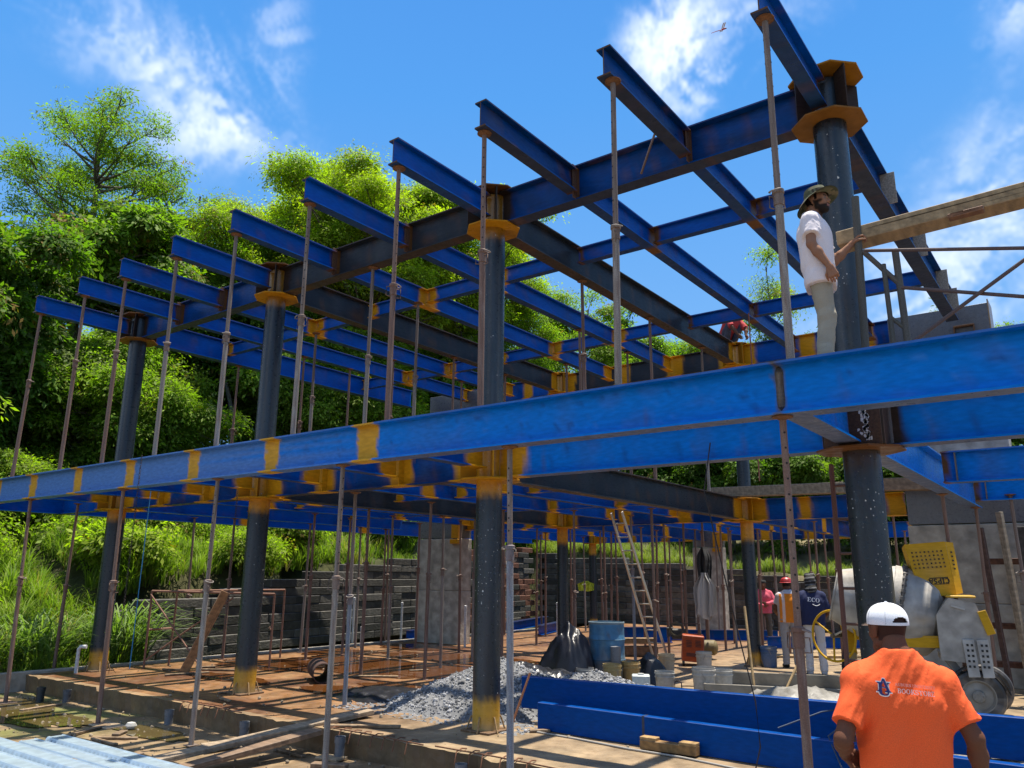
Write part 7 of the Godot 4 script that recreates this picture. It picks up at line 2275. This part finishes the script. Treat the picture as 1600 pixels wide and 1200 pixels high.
	var cp := func(r: int, k: int, inn: float) -> Vector3:
		var a := TAU * k / na
		var t := r / 24.0
		var rad := (0.099 - inn) * pow(1.0 - pow(t, 2.8), 0.5) if r < 24 else 0.0
		return ct * Vector3(cos(a) * rad * 0.93, -0.008 + t * 0.108, sin(a) * rad * 1.1)
	for r in 24:
		for k in na:
			var a := TAU * (k + 0.5) / na
			var back := absf(wrapf(a + PI * 0.5, -PI, PI))
			# the half-moon gap over the strap
			var gap := back < 0.44 * sqrt(maxf(0.0, 1.0 - pow((r - 3.0) / 5.4, 2.0))) and r >= 3
			if gap: continue
			for inn in [0.0, 0.004]:
				var p0: Vector3 = cp.call(r, k, inn)
				var p1: Vector3 = cp.call(r, k + 1, inn)
				var p2: Vector3 = cp.call(r + 1, k + 1, inn)
				var p3: Vector3 = cp.call(r + 1, k, inn)
				var n0 := (p0 - ct.origin).normalized()
				var n1 := (p1 - ct.origin).normalized()
				var n2 := (p2 - ct.origin).normalized()
				var n3 := (p3 - ct.origin).normalized()
				b.tri(p0, p1, p2, n0, n1, n2, wh, wh, wh)
				b.tri(p0, p2, p3, n0, n2, n3, wh, wh, wh)
	for k in 6:
		var a := TAU * (k + 0.25) / 6.0
		if absf(wrapf(a + PI * 0.5, -PI, PI)) < 0.5: continue
		var sm := []
		for r in 13:
			var t := r / 12.0 * 0.98
			var rad := 0.0995 * pow(1.0 - pow(t, 2.8), 0.5)
			sm.append(ct * Vector3(cos(a) * rad * 0.93, -0.008 + t * 0.108, sin(a) * rad * 1.1))
		b.wire(sm, 0.0011, wh * 0.75, 5)
	b.lathe(ct * Transform3D(Basis(), Vector3(0, 0.0995, 0)), [Vector2(0.008, 0), Vector2(0.006, 0.005), Vector2(0, 0.006)], 10, flatc(wh))
	part_of(m, "cap", b, M.cloth)
	b = MB.new()
	for k in 14:
		var a0 := PI * 0.5 - 0.75 + 1.5 * k / 14.0
		var a1 := PI * 0.5 - 0.75 + 1.5 * (k + 1) / 14.0
		var e0 := Vector3(cos(a0) * 0.09, 0.0, sin(a0) * 0.11)
		var e1 := Vector3(cos(a1) * 0.09, 0.0, sin(a1) * 0.11)
		var f0 := e0 + Vector3(0, -0.02 * sin(a0), 0.065 * sin(a0))
		var f1 := e1 + Vector3(0, -0.02 * sin(a1), 0.065 * sin(a1))
		b.flat(ct * e0, ct * e1, ct * f1, ct * f0, Vector3.UP, wh)
		b.flat(ct * e0 + Vector3.DOWN * 0.004, ct * e1 + Vector3.DOWN * 0.004, ct * f1 + Vector3.DOWN * 0.004, ct * f0 + Vector3.DOWN * 0.004, Vector3.DOWN, wh)
	part_of(m, "cap_brim", b, M.cloth)
	var cloth: MeshInstance3D = m.get_node("shirt")
	var fr := up * Transform3D(Basis(Vector3.UP, PI), Vector3(0.0, 1.345 - 0.95, -0.06))
	var wt := lin(0.80, 0.72, 0.68)
	var lt := func(x: float, y: float) -> Transform3D: return fr * Transform3D(Basis(Vector3.BACK, -0.05), Vector3(x, y, 0))
	lay_on("lettering", "AUBURN UNIVERSITY", 0.0125, wt.lerp(lin(0.82, 0.105, 0.024), 0.45), lt.call(0.035, 0.014), cloth, 0.004)
	lay_on("lettering", "BOOKSTORE", 0.020, wt, lt.call(0.035, -0.014), cloth, 0.004)
	lay_on("emblem_outline", "U", 0.068, wt, lt.call(-0.11, -0.006), cloth, 0.0035, true)
	lay_on("emblem_outline", "A", 0.068, wt, lt.call(-0.11, 0.010), cloth, 0.0045, true)
	lay_on("emblem", "U", 0.058, lin(0.02, 0.03, 0.14), lt.call(-0.11, -0.006), cloth, 0.0055, true)
	lay_on("emblem", "A", 0.058, lin(0.02, 0.03, 0.14), lt.call(-0.11, 0.010), cloth, 0.0065, true)
	m.remove_meta("head_frame")
	m.remove_meta("torso_frame")
	# worker in pink at the back
	var ws := lin(0.14, 0.065, 0.04)
	m = person({"label": "worker in a pink shirt standing at the back with folded arms", "at": Vector3(-5.95, 0.0, -13.9), "turn": deg_to_rad(25.0), "scale": 0.97, "skin": ws, "cell": 0.016, "shirt": lin(0.62, 0.10, 0.15), "trousers": lin(0.10, 0.085, 0.07), "loose": 0.016, "hem": 0.86, "sleeve": 0.9, "long_sleeve": true, "fade": 0.0,
		"arms": [[Vector3(0.29, 1.16, 0.06), Vector3(0.06, 1.12, 0.24), Vector3(-1, 0.05, 0.1), Vector3(0, 0, -1), 0.5, 1.0], [Vector3(-0.30, 1.15, 0.05), Vector3(-0.05, 1.07, 0.24), Vector3(1, 0.1, 0.1), Vector3(0, 0, -1), 0.5, -1.0]], "legs": standing_legs(0.12, 0.02)})
	hd = m.get_meta("head_frame")
	b = MB.new()
	b.lathe(hd * Transform3D(Basis(), Vector3(0, 0.045, -0.005)), [Vector2(0.098, -0.005), Vector2(0.097, 0.03), Vector2(0.075, 0.065), Vector2(0.0, 0.078)], 20, flatc(lin(0.02, 0.02, 0.022)))
	part_of(m, "dark_cap", b, M.cloth)
	# worker in the orange vest, from behind
	m = person({"label": "worker in an orange safety vest and red helmet seen from behind", "at": Vector3(-3.75, 0.0, -9.1), "turn": deg_to_rad(-150.0), "scale": 1.0, "skin": ws, "cell": 0.014, "shirt": lin(0.80, 0.26, 0.02), "trousers": lin(0.33, 0.33, 0.35), "loose": 0.018, "hem": 0.88, "sleeve": 0.6, "boots": lin(0.015, 0.015, 0.015),
		"shirt_col": func(p: Vector3, _n) -> Color:
			if absf(absf(p.x) - 0.115) < 0.026: return lin(0.75, 0.60, 0.55)
			if absf(p.x) > 0.19: return lin(0.50, 0.42, 0.40)
			if p.y > 1.44: return lin(0.50, 0.55, 0.65)
			return lin(0.80, 0.25, 0.015),
		"arms": [[Vector3(0.26, 1.13, 0.05), Vector3(0.18, 1.02, 0.27), Vector3(-0.3, 0.1, 1), Vector3(-1, 0, 0), 0.9, -1.0], [Vector3(-0.26, 1.13, 0.05), Vector3(-0.16, 1.05, 0.27), Vector3(0.3, 0.1, 1), Vector3(1, 0, 0), 0.9, -1.0]], "legs": standing_legs(0.11, 0.02)})
	hd = m.get_meta("head_frame")
	b = MB.new()
	b.lathe(hd * Transform3D(Basis(), Vector3(0, 0.035, 0.0)), [Vector2(0.135, -0.002), Vector2(0.118, 0.006), Vector2(0.113, 0.03), Vector2(0.098, 0.07), Vector2(0.06, 0.10), Vector2(0.0, 0.112)], 24, flatc(lin(0.42, 0.02, 0.025)))
	part_of(m, "helmet", b, M.plastic)
	# worker in navy with a dark hood and a mask pushed up
	m = person({"label": "worker in a navy printed shirt and black head cover by the mixer hand wheel", "at": Vector3(-3.0, 0.0, -8.2), "turn": deg_to_rad(-158.0), "scale": 1.03, "skin": ws, "cell": 0.013, "shirt": lin(0.012, 0.022, 0.075), "trousers": lin(0.55, 0.55, 0.56), "loose": 0.02, "hem": 0.86, "sleeve": 0.9, "long_sleeve": false, "boots": lin(0.5, 0.5, 0.5),
		"lean": Basis(Vector3.RIGHT, 0.10),
		"arms": [[Vector3(0.27, 1.10, -0.04), Vector3(0.20, 0.90, 0.12), Vector3(-0.6, -0.4, 0.5), Vector3(-0.3, 0, -1), 0.5, 1.0], [Vector3(-0.28, 1.12, 0.05), Vector3(-0.22, 0.98, 0.27), Vector3(0.2, 0.1, 1), Vector3(1, 0, 0), 0.8, -1.0]], "legs": standing_legs(0.12, 0.04)})
	hd = m.get_meta("head_frame")
	up = m.get_meta("torso_frame")
	b = MB.new()
	net([bone(Vector3(0, 0.03, -0.02), Vector3(0, 0.025, 0.01), 0.105, 0.10, 0.03), bone(Vector3(0, -0.04, -0.03), Vector3(0, -0.13, -0.06), 0.085, 0.12, 0.04), bone(Vector3(-0.05, 0.13, 0.02), Vector3(0.05, 0.13, 0.02), 0.05, 0.05, 0.04)], 0.012, null, func(p: Vector3, _n) -> Color: return lin(0.16, 0.16, 0.165) if absf(fposmod(p.y * 16.0 + p.x * 2.0, 1.0) - 0.5) < 0.13 else lin(0.013, 0.013, 0.015), b, hd)
	part_of(m, "head_cover", b, M.cloth)
	cloth = m.get_node("shirt")
	fr = up * Transform3D(Basis(Vector3.UP, PI), Vector3(0.0, 1.30 - 0.95, -0.06))
	lay_on("print", "ECO", 0.075, lin(0.72, 0.74, 0.8), fr * Transform3D(Basis(Vector3.BACK, -0.12), Vector3(0.02, 0.0, 0)), cloth, 0.006, true)
	b = MB.new()
	var arc := []
	for k in 9:
		var u := k / 8.0 - 0.5
		arc.append(fr * Vector3(0.06 + u * 0.13, -0.075 - 0.03 * (0.25 - u * u) * 4.0, 0.105))
	b.wire(arc, 0.006, lin(0.7, 0.72, 0.78))
	obj("print_arc", b.mesh(), M.plain, cloth)
	# worker in royal blue, bent over behind the mixer
	m = person({"label": "worker in a royal blue top bending behind the mixer wheel", "at": Vector3(-2.65, 0.0, -9.0), "turn": deg_to_rad(120.0), "scale": 1.0, "skin": ws, "cell": 0.016, "shirt": lin(0.01, 0.12, 0.55), "trousers": lin(0.02, 0.025, 0.05), "loose": 0.02, "hem": 0.88, "sleeve": 0.9, "lean": Basis(Vector3.RIGHT, 0.42), "head": Basis(Vector3.RIGHT, 0.8),
		"head_at": Vector3(0, -0.03, 0.02),
		"arms": [[Vector3(0.24, 1.05, 0.34), Vector3(0.16, 0.86, 0.46), Vector3(0, -0.7, 0.6), Vector3(-1, 0, 0), 0.7, -1.0], [Vector3(-0.24, 1.05, 0.34), Vector3(-0.16, 0.88, 0.48), Vector3(0, -0.7, 0.6), Vector3(1, 0, 0), 0.7, -1.0]], "legs": standing_legs(0.12, 0.05)})
	# worker up on the second row of the roof
	m = person({"label": "worker in a red top crouching on the rear roof girder", "at": Vector3(-4.62, 6.77, -8.82), "turn": deg_to_rad(60.0), "scale": 0.95, "skin": ws, "cell": 0.017, "shirt": lin(0.50, 0.05, 0.05), "trousers": lin(0.06, 0.07, 0.10), "pelvis": 0.28, "loose": 0.018, "hem": 0.9, "sleeve": 0.9, "lean": Basis(Vector3.RIGHT, 0.75), "head": Basis(Vector3.RIGHT, 0.5),
		"arms": [[Vector3(0.20, 0.36, 0.48), Vector3(0.12, 0.16, 0.56), Vector3(0, -0.6, 0.5), Vector3(-1, 0, 0), 0.7, -1.0], [Vector3(-0.20, 0.36, 0.48), Vector3(-0.12, 0.16, 0.58), Vector3(0, -0.6, 0.5), Vector3(1, 0, 0), 0.7, -1.0]],
		"legs": [[Vector3(0.17, 0.46, 0.34), Vector3(0.10, 0.09, 0.12), Vector3(0, 0, 1)], [Vector3(-0.17, 0.46, 0.34), Vector3(-0.10, 0.09, 0.12), Vector3(0, 0, 1)]]})
	hd = m.get_meta("head_frame")
	b = MB.new()
	b.lathe(hd * Transform3D(Basis(), Vector3(0, 0.03, -0.005)), [Vector2(0.10, -0.02), Vector2(0.102, 0.03), Vector2(0.08, 0.07), Vector2(0.0, 0.088)], 20, flatc(lin(0.6, 0.6, 0.62)))
	part_of(m, "white_cap", b, M.cloth)
	for c in get_children():
		if c.has_meta("head_frame"):
			c.remove_meta("head_frame")
			c.remove_meta("torso_frame")
